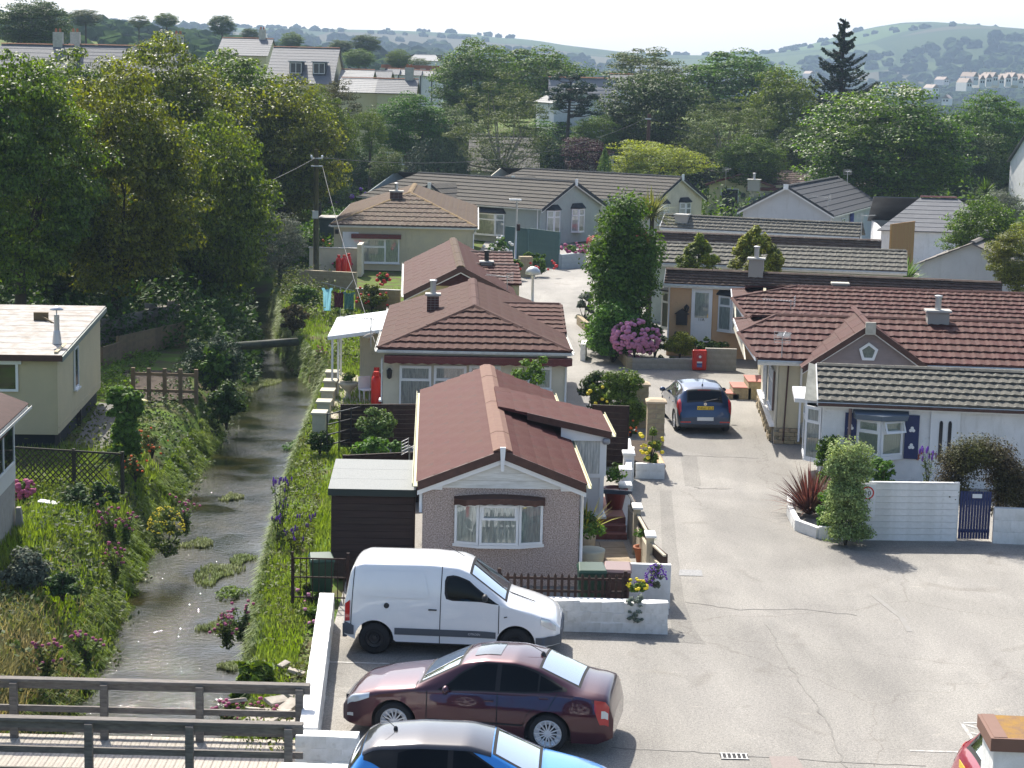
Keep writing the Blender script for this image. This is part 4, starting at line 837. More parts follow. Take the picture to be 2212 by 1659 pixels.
pw_ = MB().add(v_, fsx).build('window', WHITE, rF); MB().add([(x, -.76, z) for x, z in pin], [(0, 1, 2, 3, 4)]).build('interior', mat('green_glass_back', (.16, .2, .18), .4, var=.5, vscale=8), pw_); MB().add([(x, -.775, z) for x, z in pin], [(0, 1, 2, 3, 4)]).build('pane', GLASS, pw_)
P = fF.hit(2022, 688, v=runF); chimney(rF, P.x, runF - .3, 3.2, CHIMW, .7, .5, .62, bricks=False)
P = fE.hit(1816, 615, v=runE); chimney(rE, P.x, runE + .3, 3.3, ROOFGB, .55, .4, .32, bricks=False, pot=False, cap=CHIMW)
P = fD.hit(1633, 590, v=runD); chimney(rD, P.x, runD, 3.3, CHIMW, .6, .45, .7, bricks=False)
P = fA.hit(1470, 500, v=.3); chimney(rA, P.x, .6, 2.7, CHIMW, .75, .6, .75, bricks=False, pot=False)
P = fD.hit(1491, 738, v=.2); Q = fD.hit(1540, 625, v=.2)
door(rD, (P.x, .18, P.z), (1, 0, 0), (0, -1, 0), Q.x - P.x, Q.z - P.z, glass=((.17, .46, .83, .93),), panels=((.17, .07, .83, .36),), gb=NET)
text('11A', .16, mat('black_letter', (.02, .02, .02), .5), rD, upright((lerp(P.x, Q.x, .5), .12, lerp(P.z, Q.z, .405)), (1, 0, 0), (0, -1, 0)), 'door_number')
P = fD.hit(1551, 712, v=.2); Q = fD.hit(1640, 641, v=.2); bay(rD, (P.x, .18, P.z), (1, 0, 0), (0, -1, 0), 2.3, Q.z - P.z, .35, .55, 1, .3, SLATEC, .3)
P = fD.hit(1432, 698, v=.2); bay(rD, (.15, 2.6, 1.0), (0, -1, 0), (-1, 0, 0), 1.7, 1.5, .35, .4, 1, .3, SLATEC, .3, curtain=('lace', (.3, .3, .32), .9))
P = fD.hit(1473, 700, v=.2); MB().box(P.x - .22, .0, P.z - .02, P.x + .22, .18, P.z + .42).prism([(P.x - .3, P.z + .42), (P.x + .3, P.z + .42), (P.x, P.z + .64)], 'y', -.04, .18).build('post_box', mat('black_iron', (.02, .02, .022)), rD)
MB().box(P.x - .25, -.15, P.z - .75, P.x + .25, .17, P.z - .3).build('meter_box', MATS['black_iron'], rD)
P = fD.hit(1484, 670, v=.2); MB().lathe([(.03, -.12), (.09, -.06), (.11, .1), (.02, .2)], (P.x, .02, P.z + .05), 8).box(P.x - .02, .0, P.z, P.x + .02, .18, P.z + .04).build('wall_lantern', MATS['black_iron'], rD)
pipe(rD, [(.2, .12, 2.9), (.2, .12, .3)])
NAVY = mat('navy_paint', (.018, .03, .11), .5, var=.2, vscale=6)
CURW = ('pale_curtain', (.42, .44, .36), .9)
P = fG.hit(1850, 978, v=.2); Q = fG.hit(1950, 905, v=.2); wG = Q.x - P.x
o_ = Vector((P.x, .18, P.z)); hG = Q.z - P.z; Bp = Vector((P.x + wG * .5, -.2, P.z))
for (a, b, op) in ((o_, Bp, 0), (Bp, Vector((P.x + wG, .18, P.z)), 1)):
 dd = b - a; nn = Vector((dd.y, -dd.x, 0)).normalized(); window(rG, a, dd, nn, dd.length, hG, (1,), .36, CURW, False, fw=.065)
 if op:  # open top light
  M = basis(a + nn * .05 + Vector((0, 0, hG * .66)), dd, (nn + Vector((0, 0, -.0))).normalized()); q = MB(M); L_ = dd.length; z1 = hG * .34
  def fr4(x0, z0, x1, z1_): 
   pts = [(x0, .16, z0), (x1, .16, z0), (x1, .02, z1_), (x0, .02, z1_)]; return pts
  for (x0, x1, za, zb_) in ((.03, L_ - .03, 0, .05), (.03, L_ - .03, z1 - .08, z1 - .03), (.03, .08, .05, z1 - .08), (L_ - .08, L_ - .03, .05, z1 - .08)):
   yA = lambda z: .16 - .14 * z / z1
   q.add([(x0, yA(za), za), (x1, yA(za), za), (x1, yA(zb_), zb_), (x0, yA(zb_), zb_), (x0, yA(za) + .03, za), (x1, yA(za) + .03, za), (x1, yA(zb_) + .03, zb_), (x0, yA(zb_) + .03, zb_)], [(3, 2, 1, 0), (4, 5, 6, 7), (0, 1, 5, 4), (1, 2, 6, 5), (2, 3, 7, 6), (3, 0, 4, 7)])
  q.build('open_top_light', WHITE, rG)
MB().add([(P.x - .06, .2, P.z - .12), (P.x + wG * .5, -.3, P.z - .12), (P.x + wG + .06, .2, P.z - .12), (P.x - .06, .2, P.z - .005), (P.x + wG * .5, -.3, P.z - .005), (P.x + wG + .06, .2, P.z - .005)], [(2, 1, 0), (3, 4, 5), (0, 1, 4, 3), (1, 2, 5, 4)]).build('bay_sill', WHITE, rG)
z_ = P.z + hG; MB().add([(P.x - .15, .2, z_ + .0), (P.x - .08, -.18, z_ + .0), (P.x + wG * .5, -.38, z_ + .0), (P.x + wG + .1, -.14, z_ + .0), (P.x + wG + .15, .2, z_), (P.x - .15, .2, z_ + .22), (P.x - .1, -.22, z_ + .15), (P.x + wG * .5, -.42, z_ + .15), (P.x + wG + .14, -.18, z_ + .15), (P.x + wG + .15, .2, z_ + .22)], [(4, 3, 2, 1, 0), (5, 6, 7, 8, 9), (0, 1, 6, 5), (1, 2, 7, 6), (2, 3, 8, 7), (3, 4, 9, 8)]).build('bay_canopy', mat('blue_grey_lead', (.12, .15, .19), .6), rG)
for (a, b) in ((1822, 1851), (1952, 1987)):
 A_ = fG.hit(a, 975, v=.2); B_ = fG.hit(b, 895, v=.2); sh = MB().box(A_.x, .14, P.z - .1, B_.x, .185, P.z + hG + .12).build('shutter', NAVY, rG)
 for zz in (.25, .72):
  xc = (A_.x + B_.x) / 2; zc = P.z + (hG) * zz; b3 = MB()
  for k in range(3): t = math.pi / 2 + k * 2.094; b3.lathe([(.045, -.005), (.045, .006)], (xc + .045 * math.cos(t), .133, zc + .045 * math.sin(t)), 12, 'y')
  b3.build('trefoil', WHITE, sh)
A_ = fG.hit(2003, 1040, v=.2); B_ = fG.hit(2075, 890, v=.2)
door(rG, (A_.x, .18, .12), (1, 0, 0), (0, -1, 0), B_.x - A_.x, B_.z - .12, panels=((.2, .06, .8, .3),))
dw, dh = B_.x - A_.x, B_.z - .12
for xx in (.36, .66):
 MB().prism([(A_.x + dw * (xx - .06), .12 + dh * .3), (A_.x + dw * (xx + .06), .12 + dh * .3), (A_.x + dw * (xx + .06), .12 + dh * .84), (A_.x + dw * (xx + .03), .12 + dh * .87), (A_.x + dw * (xx - .03), .12 + dh * .87), (A_.x + dw * (xx - .06), .12 + dh * .84)], 'y', .13, .145).build('door_light', mat('dark_leaded_glass', (.03, .03, .035), .15), rG)
MB().box(0.2, .1, 2.12, LG, .17, 2.2).build('eaves_board', WHITE, rG)
gutter(rG, (0, -.06, 2.24), (LG, -.06, 2.24), BROWNT, .06, 'brown_gutter'); pipe(rG, [(.9, .1, 2.2), (.9, .1, .1)], mat('taupe_pipe', (.25, .18, .17), .5), .045)
for k, (a, b) in enumerate(((1990, 1100 - 342), (1984, 1100 - 320))): pass
for px_, py_ in ((1991, 974), (1983, 987)):
 q_ = fG.hit(px_, py_, v=.2); s3 = MB(); s3.bar((q_.x, .16, q_.z - .09), (q_.x + .02, .16, q_.z + .09), .03, .03)
 for t in (-.05, .04): s3.bar((q_.x - .05, .16, q_.z + t - .02), (q_.x + .06, .16, q_.z + t + .03), .016, .02)
 s3.build('gecko_ornament', mat('rust_metal', (.35, .08, .04), .6), rG)
bay(rG, (.15, 2.4, .55), (0, -1, 0), (-1, 0, 0), 2.0, 1.5, .4, .4, 1, .3, None, 0)
MB().box(-.6, 1.0, 2.08, .15, 3.2, 2.2).build('porch_canopy', WHITE, rG)
barge(rG, (-.35, -.05, 2.33), (-.2, runG, 3.1), WHITE, .2, .05, (1, 0, 0))
MB().add([(-.38, -.08, 2.34), (.02, -.02, 2.3), (.02, runG, 3.06), (-.22, runG, 3.12)], [(0, 1, 2, 3)]).build('verge', mat('mossy_verge', (.3, .3, .26), .9, var=.3), rG)
P = fG.hit(1893, 966, v=.1); MB().lathe([(.1, -.01), (.13, 0), (.1, .01)], (P.x, .168, P.z), 14, 'y').build('window_ornament', mat('black_letter', (.02, .02, .02)), rG)
# ---------------------------------------------------------------- left: beige flat roofed home
fL = Fr(-13.0, 54.9, 4.0); wb, db = 9., 8.6
BEI = mat('beige_render', (.5, .43, .28), .92, col2=(.45, .39, .26), vscale=1., bump=.25, bscale=50)
FELT = mat('pale_felt_roof', (.34, .335, .325), .75, col2=(.2, .17, .14), vscale=2.5, detail=10, bump=.5, bscale=20)
hb = thing('mobile_home', 'beige flat roofed mobile home with black skirt on the left side of the stream', 'mobile home', tuple(fL.W(-wb, 0)), fL.a)
for nm, a in (('wall', (0, 0, .5, wb, .1, 2.78)), ('wall', (wb - .1, .1, .5, wb, db - .1, 2.9)), ('wall', (0, db - .1, .5, wb, db, 2.9)), ('wall', (0, .1, .5, .1, db - .1, 2.9))): box(nm, BEI, hb, *a)
BLK = mat('black_skirt', (.015, .02, .022), .8); MB().box(.1, .12, 0, wb - .12, db - .1, .5).build('skirt', BLK, hb)
for y_ in (.02, 4.1): MB().box(wb - .1, y_, 0, wb + .04, y_ + .12, .52).build('skirt_post', mat('dark_post', (.04, .035, .03)), hb)
for x0, x1, y0, y1 in ((-.2, wb + .15, -.2, db + .2),):
 n = 9
 for i in range(n):
  a = y0 + (y1 - y0) * i / n; b_ = y0 + (y1 - y0) * (i + 1) / n; za = 2.82 + .35 * (a / db); zb_ = 2.82 + .35 * (b_ / db)
  MB().add([(x0, a, za - .05), (x1, a, za - .05), (x1, b_ + .05, zb_ - .05), (x0, b_ + .05, zb_ - .05), (x0, a, za + .012), (x1, a, za + .012), (x1, b_ + .05, zb_ + .008), (x0, b_ + .05, zb_ + .008)], [(3, 2, 1, 0), (4, 5, 6, 7), (0, 1, 5, 4), (1, 2, 6, 5), (2, 3, 7, 6), (3, 0, 4, 7)]).build('felt_strip', FELT, hb)
MB().box(-.2, -.24, 2.66, wb + .18, -.19, 2.84).build('fascia', BROWNT, hb); MB().bar((wb + .17, -.2, 2.72), (wb + .17, db + .2, 3.07), .05, .15).build('fascia', mat('grey_green_trim', (.16, .19, .17), .6), hb)
for z_ in (.66,): MB().box(wb, .1, .68, wb + .02, db, .7).build('batten', BEI, hb)
MB().box(wb - 1.0 + .9, -.02, .5, wb - .04, -.0, 2.7).build('batten', BEI, hb)
window(hb, (wb + .01, 2.9, 1.35), (0, 1, 0), (1, 0, 0), .75, 1.25, (1,), 0, None, True)
P = fL.hit(40, 830, v=0); window(hb, (wb + P.x - 1.6, -.02, 1.75), (1, 0, 0), (0, -1, 0), 1.6, .85, (1, 1), 0, None, False, .07); MB().box(wb + P.x - 1.8, -.12, 2.55, wb + P.x + .1, -.02, 2.72).build('window_head', WHITE, hb)
P = fL.hit(123, 735, z=3.0); x_, y_ = wb + P.x, P.y
MB().lathe([(.14, 2.9), (.1, 3.25), (.085, 3.3)], (x_, y_, 0), 12).lathe([(.08, 3.3), (.08, 3.75)], (x_, y_, 0), 12).build('flue', mat('flue_metal', (.45, .45, .46)), hb, smooth=False)
MB().lathe([(.01, 4.02), (.2, 3.93), (.2, 3.9), (.02, 3.9)], (x_, y_, 0), 14).tube([(x_, y_, 3.7), (x_, y_, 3.92)], .02).build('flue_cowl', mat('flue_metal', ()), hb, smooth=True)
P = fL.hit(90, 690, z=3.1); MB().box(wb + P.x - .25, P.y, 3.0, wb + P.x + .2, P.y + .1, 3.32).tube([(wb + P.x, P.y, 3.2), (wb + P.x + .45, P.y - .5, 3.05)], .03).build('roof_box', mat('ochre_box', (.14, .1, .05), .8), hb)
# ---------------------------------------------------------------- far-left conservatory home at the frame edge
pK = g(26, 1140, 0); fK = Fr(float(pK[0]) + .6, float(pK[1]) - 7, 4, .45)
hk = thing('mobile_home', 'corner of a home with corrugated brown roof and white glazed bay at the left edge', 'mobile home', tuple(fK.o), fK.a)
PKB = mat('grey_stone_render', (.36, .33, .3), .9, var=.2, vscale=5)
MB().box(-3, .1, -.6, -.02, 7, .75).build('wall', PKB, hk); MB().box(-3, .12, .75, 0, 7, 1.3).build('wall', POR, hk)
window(hk, (0, 6.9, 1.3) if False else (0.0, .1, 1.2), (0, 1, 0), (1, 0, 0), 6.6, 1.15, (1, 1, 1, 1, 1), 0, None, False)
MB().box(-3, .1, 2.4, .0, 7, 2.5).build('wall', WHITE, hk); MB(Matrix.Translation((.1, 6.8, -.45))).add([(-.1, -.05, 0), (.12, -.1, 0), (.04, -.05, .55), (-.06, -.05, .55), (-.1, .1, 0), (.12, .1, 0), (.04, .1, .55), (-.06, .1, .55)], [(0, 1, 2, 3), (7, 6, 5, 4), (0, 4, 5, 1), (1, 5, 6, 2), (2, 6, 7, 3), (3, 7, 4, 0)]).build('buttress', PKB, hk)
window(hk, (-1.8, .1, 1.2), (1, 0, 0), (0, -1, 0), 1.75, 1.15, (1, 1), 0, None, False)
COR = mat('corrugated_brown', (.11, .05, .04), .6, var=.3, vscale=5)
roofplane(hk, (.3, -.1, 2.55), (0, 7.2, 0), (-3, 0, 1.2), COR, 2, 1.2, .15, .02, .025); roofplane(hk, (.35, .3, 2.38), (0, 4, 0), (-.6, 0, .25), COR, 1, 1.2, .15, .02, .025)
gutter(hk, (.34, -.15, 2.5), (.34, 7.1, 2.5))
# ================================================================ VEGETATION
def leafmat(name, col, col2=None, trans=.22, rough=.6, rand=.55, spec=.14, vs=.6):
 return mat(name, col, rough, spec=spec, col2=col2, vscale=vs, trans=trans, rand=rand)
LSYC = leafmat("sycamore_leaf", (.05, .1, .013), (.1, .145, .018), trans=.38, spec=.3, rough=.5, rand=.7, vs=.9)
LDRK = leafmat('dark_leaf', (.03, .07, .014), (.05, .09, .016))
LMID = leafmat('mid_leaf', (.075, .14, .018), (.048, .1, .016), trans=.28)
LOLV = leafmat('olive_leaf', (.075, .115, .028), (.05, .09, .022))
LYEL = leafmat('yellow_leaf', (.13, .16, .02), (.07, .11, .02))
LLIM = leafmat('lime_leaf', (.2, .27, .035), (.12, .19, .03), trans=.35)
LBRN = leafmat('brownish_leaf', (.085, .075, .03), (.05, .06, .02))
LMAR = leafmat('maroon_leaf', (.045, .014, .02), (.03, .012, .018), trans=.2)
LPIN = leafmat('pine_needle', (.024, .05, .026), (.035, .06, .03), trans=.12)
LGRY = leafmat('grey_leaf', (.12, .14, .1), (.08, .1, .07), trans=.2)
LBRI = leafmat('bright_leaf', (.09, .17, .025), (.055, .12, .02))
LGOL = leafmat('golden_conifer', (.23, .3, .03), (.05, .09, .015), trans=.2, rough=.6)
GRS = leafmat('grass_blade', (.12, .19, .025), (.15, .2, .05), trans=.35, rough=.6, rand=.3)
GRD = leafmat('dry_grass', (.3, .24, .12), (.16, .17, .06), trans=.3, rough=.8, rand=.25)
BARK = mat('bark', (.06, .05, .038), .9, col2=(.035, .03, .024), vscale=4, stretch=(4, 4, .6), bump=.6, bscale=12)
BARKP = mat('pale_bark', (.34, .3, .25), .85, col2=(.2, .17, .13), vscale=3, stretch=(4, 4, .6))
def leaves(P, N, size, rg, fold=.25, asp=.62):
 """one folded leaf (two quads) at every point P, facing about N"""
 n = len(P); N = N / (np.linalg.norm(N, axis=1, keepdims=True) + 1e-9)
 a = rg.normal(size=(n, 3)); a -= (a * N).sum(1, keepdims=True) * N; a /= np.linalg.norm(a, axis=1, keepdims=True) + 1e-9; b = np.cross(N, a)
 s = (size * rg.uniform(.6, 1.35, n))[:, None]; w = s * asp
 v = np.empty((n, 4, 3)); v[:, 0] = P - a * s * .5; v[:, 1] = P + b * w * .5 - N * s * fold * .3; v[:, 2] = P + a * s * .5 - N * s * fold * .5; v[:, 3] = P - b * w * .5 - N * s * fold * .3
 return v.reshape(-1, 3), np.arange(n * 4).reshape(-1, 4)
def cloud(clumps, nper, size, rg, flat=.75, up=.55, inner=.55, asp=.62):
 """clumps (k,4): centre and radius; leaves on shells of the clumps"""
 C = np.repeat(clumps[:, :3], nper, 0); Rr = np.repeat(clumps[:, 3], nper)
 d = rg.normal(size=(len(C), 3)); d /= np.linalg.norm(d, axis=1, keepdims=True)
 d[:, 2] = np.where(d[:, 2] < -.3, d[:, 2] * .4, d[:, 2]); r = Rr * rg.uniform(inner, 1.08, len(C)) ** .8
 P = C + d * r[:, None] * np.array([1, 1, flat]); N = d + np.array([0, 0, up]) + rg.normal(size=d.shape) * .55
 return leaves(P, N, size, rg, asp=asp)
def crown_clumps(rg, k, shape='round', cr=.26):
 out = []
 while len(out) < k:
  p = rg.uniform(-1, 1, 3); q = np.linalg.norm(p * np.array([1, 1, 1.0]))
  if q > 1: continue
  if shape == 'round':
   if q < .5: continue
   p = p * .86
  elif shape == 'dome' and (p[2] < -.3 or q < .4): continue
  elif shape == 'cone':
   h = (p[2] + 1) / 2; 
   if math.hypot(p[0], p[1]) > (1 - h) * .95 + .05: continue
  elif shape == 'loose' and q < .3: continue
  out.append((*(p * rg.uniform(.88, 1.12)), cr * rg.uniform(.5, 1.4)))
 return np.array(out)
CROWN = {}
def crown(kind, seed=1):
 key = (kind, seed)
 if key in CROWN: return CROWN[key]
 rg = np.random.default_rng(seed * 17 + len(kind)); S_ = {  # clumps, leaves per clump, leaf size (in crown radii), shape, clump radius, material
  'syc': (260, 190, .043, 'round', .24, LSYC), 'dark': (230, 160, .046, 'round', .25, LDRK), 'mid': (230, 160, .046, 'round', .24, LMID), 'olive': (150, 150, .045, 'round', .22, LOLV),
  'yellow': (110, 150, .05, 'round', .26, LYEL), 'lime': (120, 170, .045, 'dome', .26, LLIM), 'brown': (130, 130, .042, 'round', .22, LBRN), 'maroon': (90, 130, .05, 'round', .27, LMAR),
  'euc': (190, 130, .045, 'loose', .18, LOLV), 'big': (380, 190, .036, 'round', .2, LSYC), 'grey': (130, 150, .045, 'round', .24, LGRY)}[kind]
 cl = crown_clumps(rg, S_[0], S_[3], S_[4]); v, f = cloud(cl, S_[1], S_[2], rg, asp=.62 if kind != 'euc' else .3, flat=.5, inner=.72, up=.8)
 me = npmesh('crown', v, f, S_[5]); CROWN[key] = (me, cl); return CROWN[key]
def limb_mesh(cl, rg, base, nl, r0, m, name='limbs', rad=None):
 """curved limbs from the fork at base to chosen clump centres; coordinates in crown units"""
 b = MB(); idx = rg.permutation(len(cl))[:nl]
 for i in idx:
  e = cl[i, :3] * .93; mid = base * .45 + e * .55 + rg.normal(size=3) * .07 - np.array([0, 0, .02]); b.tube([base, base * .8 + mid * .2 + rg.normal(size=3) * .02, mid, e], r0 * rg.uniform(.5, 1), 5, r1=r0 * .12)
 return b.mesh(name, m, True)
def tree(name, label, kind, X, Y, zt, zb, R, seed=1, group=None, bark=BARK, lean=0, zground=None, trunk_r=None, limbs=9, cat='tree', Ry=None):
 """crown from zb to zt of half width R"""
 zg = float(height(X, Y)) if zground is None else zground; me, cl = crown(kind, seed); t = thing(name, label, cat, (X, Y, zg), 0, group)
 H = (zt - zb) / 2; cz = (zt + zb) / 2 - zg; rz = random.uniform(0, 6.28); Ry = Ry or R * .9
 k = 1 / (1.02 + .0); c = link('crown', me, t, loc=(0, 0, cz), rot=(0, 0, rz), scale=(R * k, Ry * k, H * .98))
 rg = np.random.default_rng(seed + 99); base = np.array([0, 0, -.75]); key = ('limb', kind, seed, bark.name)
 if key not in CROWN: CROWN[key] = limb_mesh(cl, rg, base, limbs, .035, bark)
 link('limb', CROWN[key], t, loc=(0, 0, cz), rot=(0, 0, rz), scale=(R * k, R * k, H * .98))
 tr = trunk_r or max(.12, R * .06); b = MB(); top = cz - H * .7; b.tube([(0, 0, -.3), (lean * .3, 0, top * .5), (0, 0, max(top, .5))], tr * 1.25, 8, r1=tr * .8); b.build('trunk', bark, t, smooth=True)
 return t
def treepx(name, label, kind, xc, yt, yb, wpx, Y, seed=1, group=None, **k):
 P = at(xc, (yt + yb) / 2, Y); zt = at(xc, yt, Y)[2]; zb = at(xc, yb, Y)[2]; R = wpx / 2 * Y / F * 1.03
 return tree(name, label, kind, float(P[0]), Y, float(zt), float(zb), R, seed, group, **k)
GT = 'trees round the park'
T_ = [
 ('sycamore_tree', 'tall sycamore at the left edge behind the beige flat roofed home', 'big', 40, 88, 660, 420, 74, 1, {}),
 ('sycamore_tree', 'broad sycamore between the left edge tree and the stream, over the ruined stone wall', 'big', 250, 120, 670, 400, 80, 2, {}),
 ('sycamore_tree', 'sycamore leaning over the stream, its lowest leaves above the dark water', 'syc', 455, 225, 700, 300, 88, 3, {}),
 ('sycamore_tree', 'highest round topped tree of the left bank, just right of the slate roofs', 'big', 350, 62, 540, 400, 104, 4, {}),
 ('sycamore_tree', 'sycamore behind the left edge tree, under the slate roofs', 'syc', 140, 92, 500, 340, 100, 5, {}),
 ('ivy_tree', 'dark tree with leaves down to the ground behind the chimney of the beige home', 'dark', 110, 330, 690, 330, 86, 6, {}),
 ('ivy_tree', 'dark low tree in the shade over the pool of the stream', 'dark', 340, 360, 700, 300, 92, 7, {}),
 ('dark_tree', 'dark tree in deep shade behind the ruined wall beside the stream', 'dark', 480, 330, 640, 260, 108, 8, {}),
 ('ash_tree', 'mid green tree right of the high round topped one', 'syc', 530, 150, 470, 270, 124, 9, {}),
 ('ash_tree', 'leafy green tree left of the telegraph pole, above the willow', 'syc', 610, 158, 500, 280, 116, 10, {}),
 ('ash_tree', 'green tree directly behind the telegraph pole', 'mid', 690, 172, 450, 190, 138, 11, {}),
 ('ash_tree', 'tree rising before the yellow gabled house, right of the highest round topped one', 'syc', 500, 96, 420, 300, 119, 37, {}),
 ('brown_tree', 'brownish tree in front of the slate roofs, right of the telegraph pole', 'brown', 735, 160, 330, 130, 160, 12, {}),
 ('yellow_green_tree', 'yellow-green sunlit tree under the brownish one', 'yellow', 800, 225, 340, 90, 150, 13, {}),
 ('young_tree', 'slim light green tree beside the dark cypress', 'olive', 838, 312, 420, 100, 142, 14, {}),
 ('hawthorn_tree', 'dull green bushy tree above the dark cypress', 'mid', 880, 190, 350, 180, 172, 15, {}),
 ('beech_tree', 'tall rounded tree with dead twigs, left of the pine', 'mid', 1030, 80, 280, 220, 205, 16, {}),
 ('beech_tree', 'rounded tree with dead twigs behind the pine', 'mid', 1165, 90, 280, 260, 210, 17, {}),
 ('eucalyptus_tree', 'big loose eucalyptus with pale limbs behind the grey-green home', 'euc', 1085, 168, 400, 250, 164, 18, dict(bark=BARKP, limbs=16)),
 ('hedge_tree', 'loose grey-green bush tree between the eucalyptus and the pine', 'olive', 960, 215, 330, 150, 176, 19, {}),
 ('elm_tree', 'pale topped tree behind the big dark one, under the far fields', 'olive', 1395, 92, 240, 230, 225, 20, {}),
 ('elm_tree', 'domed tree at the right of the pale topped one', 'mid', 1595, 96, 280, 270, 225, 21, {}),
 ('dark_tree', 'big dark round tree behind the rust coloured pole', 'dark', 1405, 142, 360, 270, 182, 22, {}),
 ('eucalyptus_tree', 'loose green eucalyptus with a forked trunk behind the yellowish home', 'euc', 1570, 190, 400, 210, 170, 23, dict(bark=BARKP, limbs=14)),
 ('ash_tree', 'dark green tree between the right eucalyptus and the spruce', 'mid', 1690, 145, 410, 210, 188, 24, {}),
 ('dark_tree', 'low dark tree at the foot of the spruce', 'dark', 1740, 260, 420, 160, 172, 25, {}),
 ('sycamore_tree', 'huge rounded sycamore on the right behind the slate coloured roof', 'big', 1910, 172, 465, 400, 150, 26, {}),
 ('dark_tree', 'dark tree behind the huge sycamore near the right edge', 'mid', 2140, 185, 420, 240, 185, 27, {}),
 ('dark_tree', 'dark tree low at the right of the huge sycamore', 'dark', 2085, 260, 450, 200, 178, 28, {}),
 ('lime_green_tree', 'bright lime green tree in front of the rust coloured pole', 'lime', 1415, 298, 420, 210, 157, 29, {}),
 ('maroon_tree', 'purple leaved tree left of the lime green one', 'maroon', 1262, 288, 380, 120, 160, 30, {}),
 ('fig_tree', 'leafy tree over the garage roof at the right edge', 'syc', 2120, 415, 620, 170, 98, 31, {}),
 ('fig_tree', 'leafy shrub tree at the right edge under the garage tree', 'syc', 2200, 480, 640, 150, 90, 32, {}),
 ('grey_tree', 'pale silvery tree above the garage at the right edge', 'grey', 2165, 400, 500, 110, 112, 33, {}),
 ('willow_tree', 'grey leaved willow on the right bank below the telegraph pole', 'grey', 605, 450, 600, 120, 101, 34, {}),
 ('juniper_tree', 'mid green tree beside the spruce at its left foot', 'mid', 1620, 285, 420, 160, 165, 35, {}),
 ('laurel_tree', 'dull dark tree filling the gap right of the pine', 'mid', 1290, 245, 350, 130, 178, 36, {}),
]
for nm, lb, kd, xc, yt, yb, wd, Y, sd_, kw in T_:
 treepx(nm, lb, kd, xc, yt, yb, wd, Y, sd_ % 2 + 1, **kw)
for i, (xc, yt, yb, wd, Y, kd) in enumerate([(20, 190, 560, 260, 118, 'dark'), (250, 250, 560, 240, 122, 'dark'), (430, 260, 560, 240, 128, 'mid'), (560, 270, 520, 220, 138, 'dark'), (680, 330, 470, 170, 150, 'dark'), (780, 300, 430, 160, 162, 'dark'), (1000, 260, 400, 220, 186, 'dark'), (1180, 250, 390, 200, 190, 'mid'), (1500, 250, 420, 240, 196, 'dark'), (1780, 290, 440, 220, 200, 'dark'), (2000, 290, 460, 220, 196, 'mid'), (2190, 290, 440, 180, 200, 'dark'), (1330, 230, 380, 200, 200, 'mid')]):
 treepx('belt_tree', ['belt tree behind the left bank trees, %s', 'tree in the back of the belt, %s'][Y > 150] % ['at the far left edge', 'behind the broad sycamore', 'behind the leaning sycamore', 'behind the telegraph pole', 'under the brownish tree', 'left of the dark cypress', 'behind the eucalyptus', 'behind the pine', 'behind the right eucalyptus', 'behind the spruce', 'behind the huge sycamore', 'at the right edge', 'left of the dark round tree'][i], kd, xc, yt, yb, wd, Y, i % 2 + 1)
for xc, yt, yb, Y in ((1105, 70, 130, 204), (1160, 80, 130, 209)):
 pass
def cypress(name, label, X, Y, z0, z1, R, m, n=9000, cols=14, cat='tree', size=.16, seed=3, taper=.15):
 rg = np.random.default_rng(seed); zg = float(height(X, Y)); t = thing(name, label, cat, (X, Y, zg)); a = rg.uniform(0, 6.283, n); h = rg.uniform(0, 1, n) ** .8
 lob = 1 + .12 * np.sin(a * cols + 3 * np.sin(h * 5)); rr = R * (1 - taper * h - .75 * np.clip(h - .8, 0, 1) / .2 * .6) * lob * rg.uniform(.82, 1, n)
 P = np.stack([rr * np.cos(a), rr * np.sin(a), (z0 - zg) + h * (z1 - z0) * (.93 + .07 * np.sin(a * cols * .5))], 1); N = np.stack([np.cos(a), np.sin(a), .4 + 0 * a], 1) + rg.normal(size=(n, 3)) * .35
 v, f = leaves(P, N, size, rg, asp=.4); link('foliage', npmesh('foliage', v, f, m), t)
 MB().tube([(0, 0, -.2), (0, 0, (z1 - zg) * .8)], R * .12, 8, r1=R * .05).build('trunk', BARK, t); return t
P = at(945, 385, 158); cypress('cypress_tree', 'wide very dark cypress with flat top behind the grey-green home', float(P[0]), 158, 0, float(at(945, 297, 158)[2]), 2.75, LPIN, 14000, 16, size=.22)
P = at(1300, 380, 160); cypress('cypress_tree', 'small fresh green cypress in front of the purple leaved tree', float(P[0]), 155.5, 0, float(at(1300, 315, 158)[2]), .9, LBRI, 4000, 8, size=.16, seed=5, taper=.5)
def conifer_gold(xc, yt, yb, wpx, Y, label, seed):
 X = float(at(xc, yb, Y)[0]); zt = float(at(xc, yt, Y)[2]); R = wpx / 2 * Y / F; rg = np.random.default_rng(seed); t = thing('golden_conifer', label, 'conifer', (X, Y, 0)); cl = []
 for i in range(150):
  h = rg.uniform(0, 1) ** 1.15; a = rg.uniform(0, 6.283); r = R * min(1, 2.7 * (1 - h) ** .85) * rg.uniform(.55, 1.0); cl.append((r * math.cos(a), r * math.sin(a), 1.0 + h * (zt - 1.3), R * .27 * (1.1 - h * .5)))
 cl.append((0, 0, zt - .25, .2)); v, f = cloud(np.array(cl), 200, .15, rg, flat=1.2, up=.9, asp=.45); link('foliage', npmesh('foliage', v, f, LGOL), t); MB().tube([(0, 0, -.1), (0, 0, zt * .85)], .12, 7, r1=.04).build('trunk', BARK, t)
conifer_gold(1508, 502, 590, 105, 81.5, 'left one of the two golden green conifers between the tiled rows', 3)
conifer_gold(1630, 485, 590, 125, 81.5, 'right, larger one of the two golden green conifers between the tiled rows', 4)
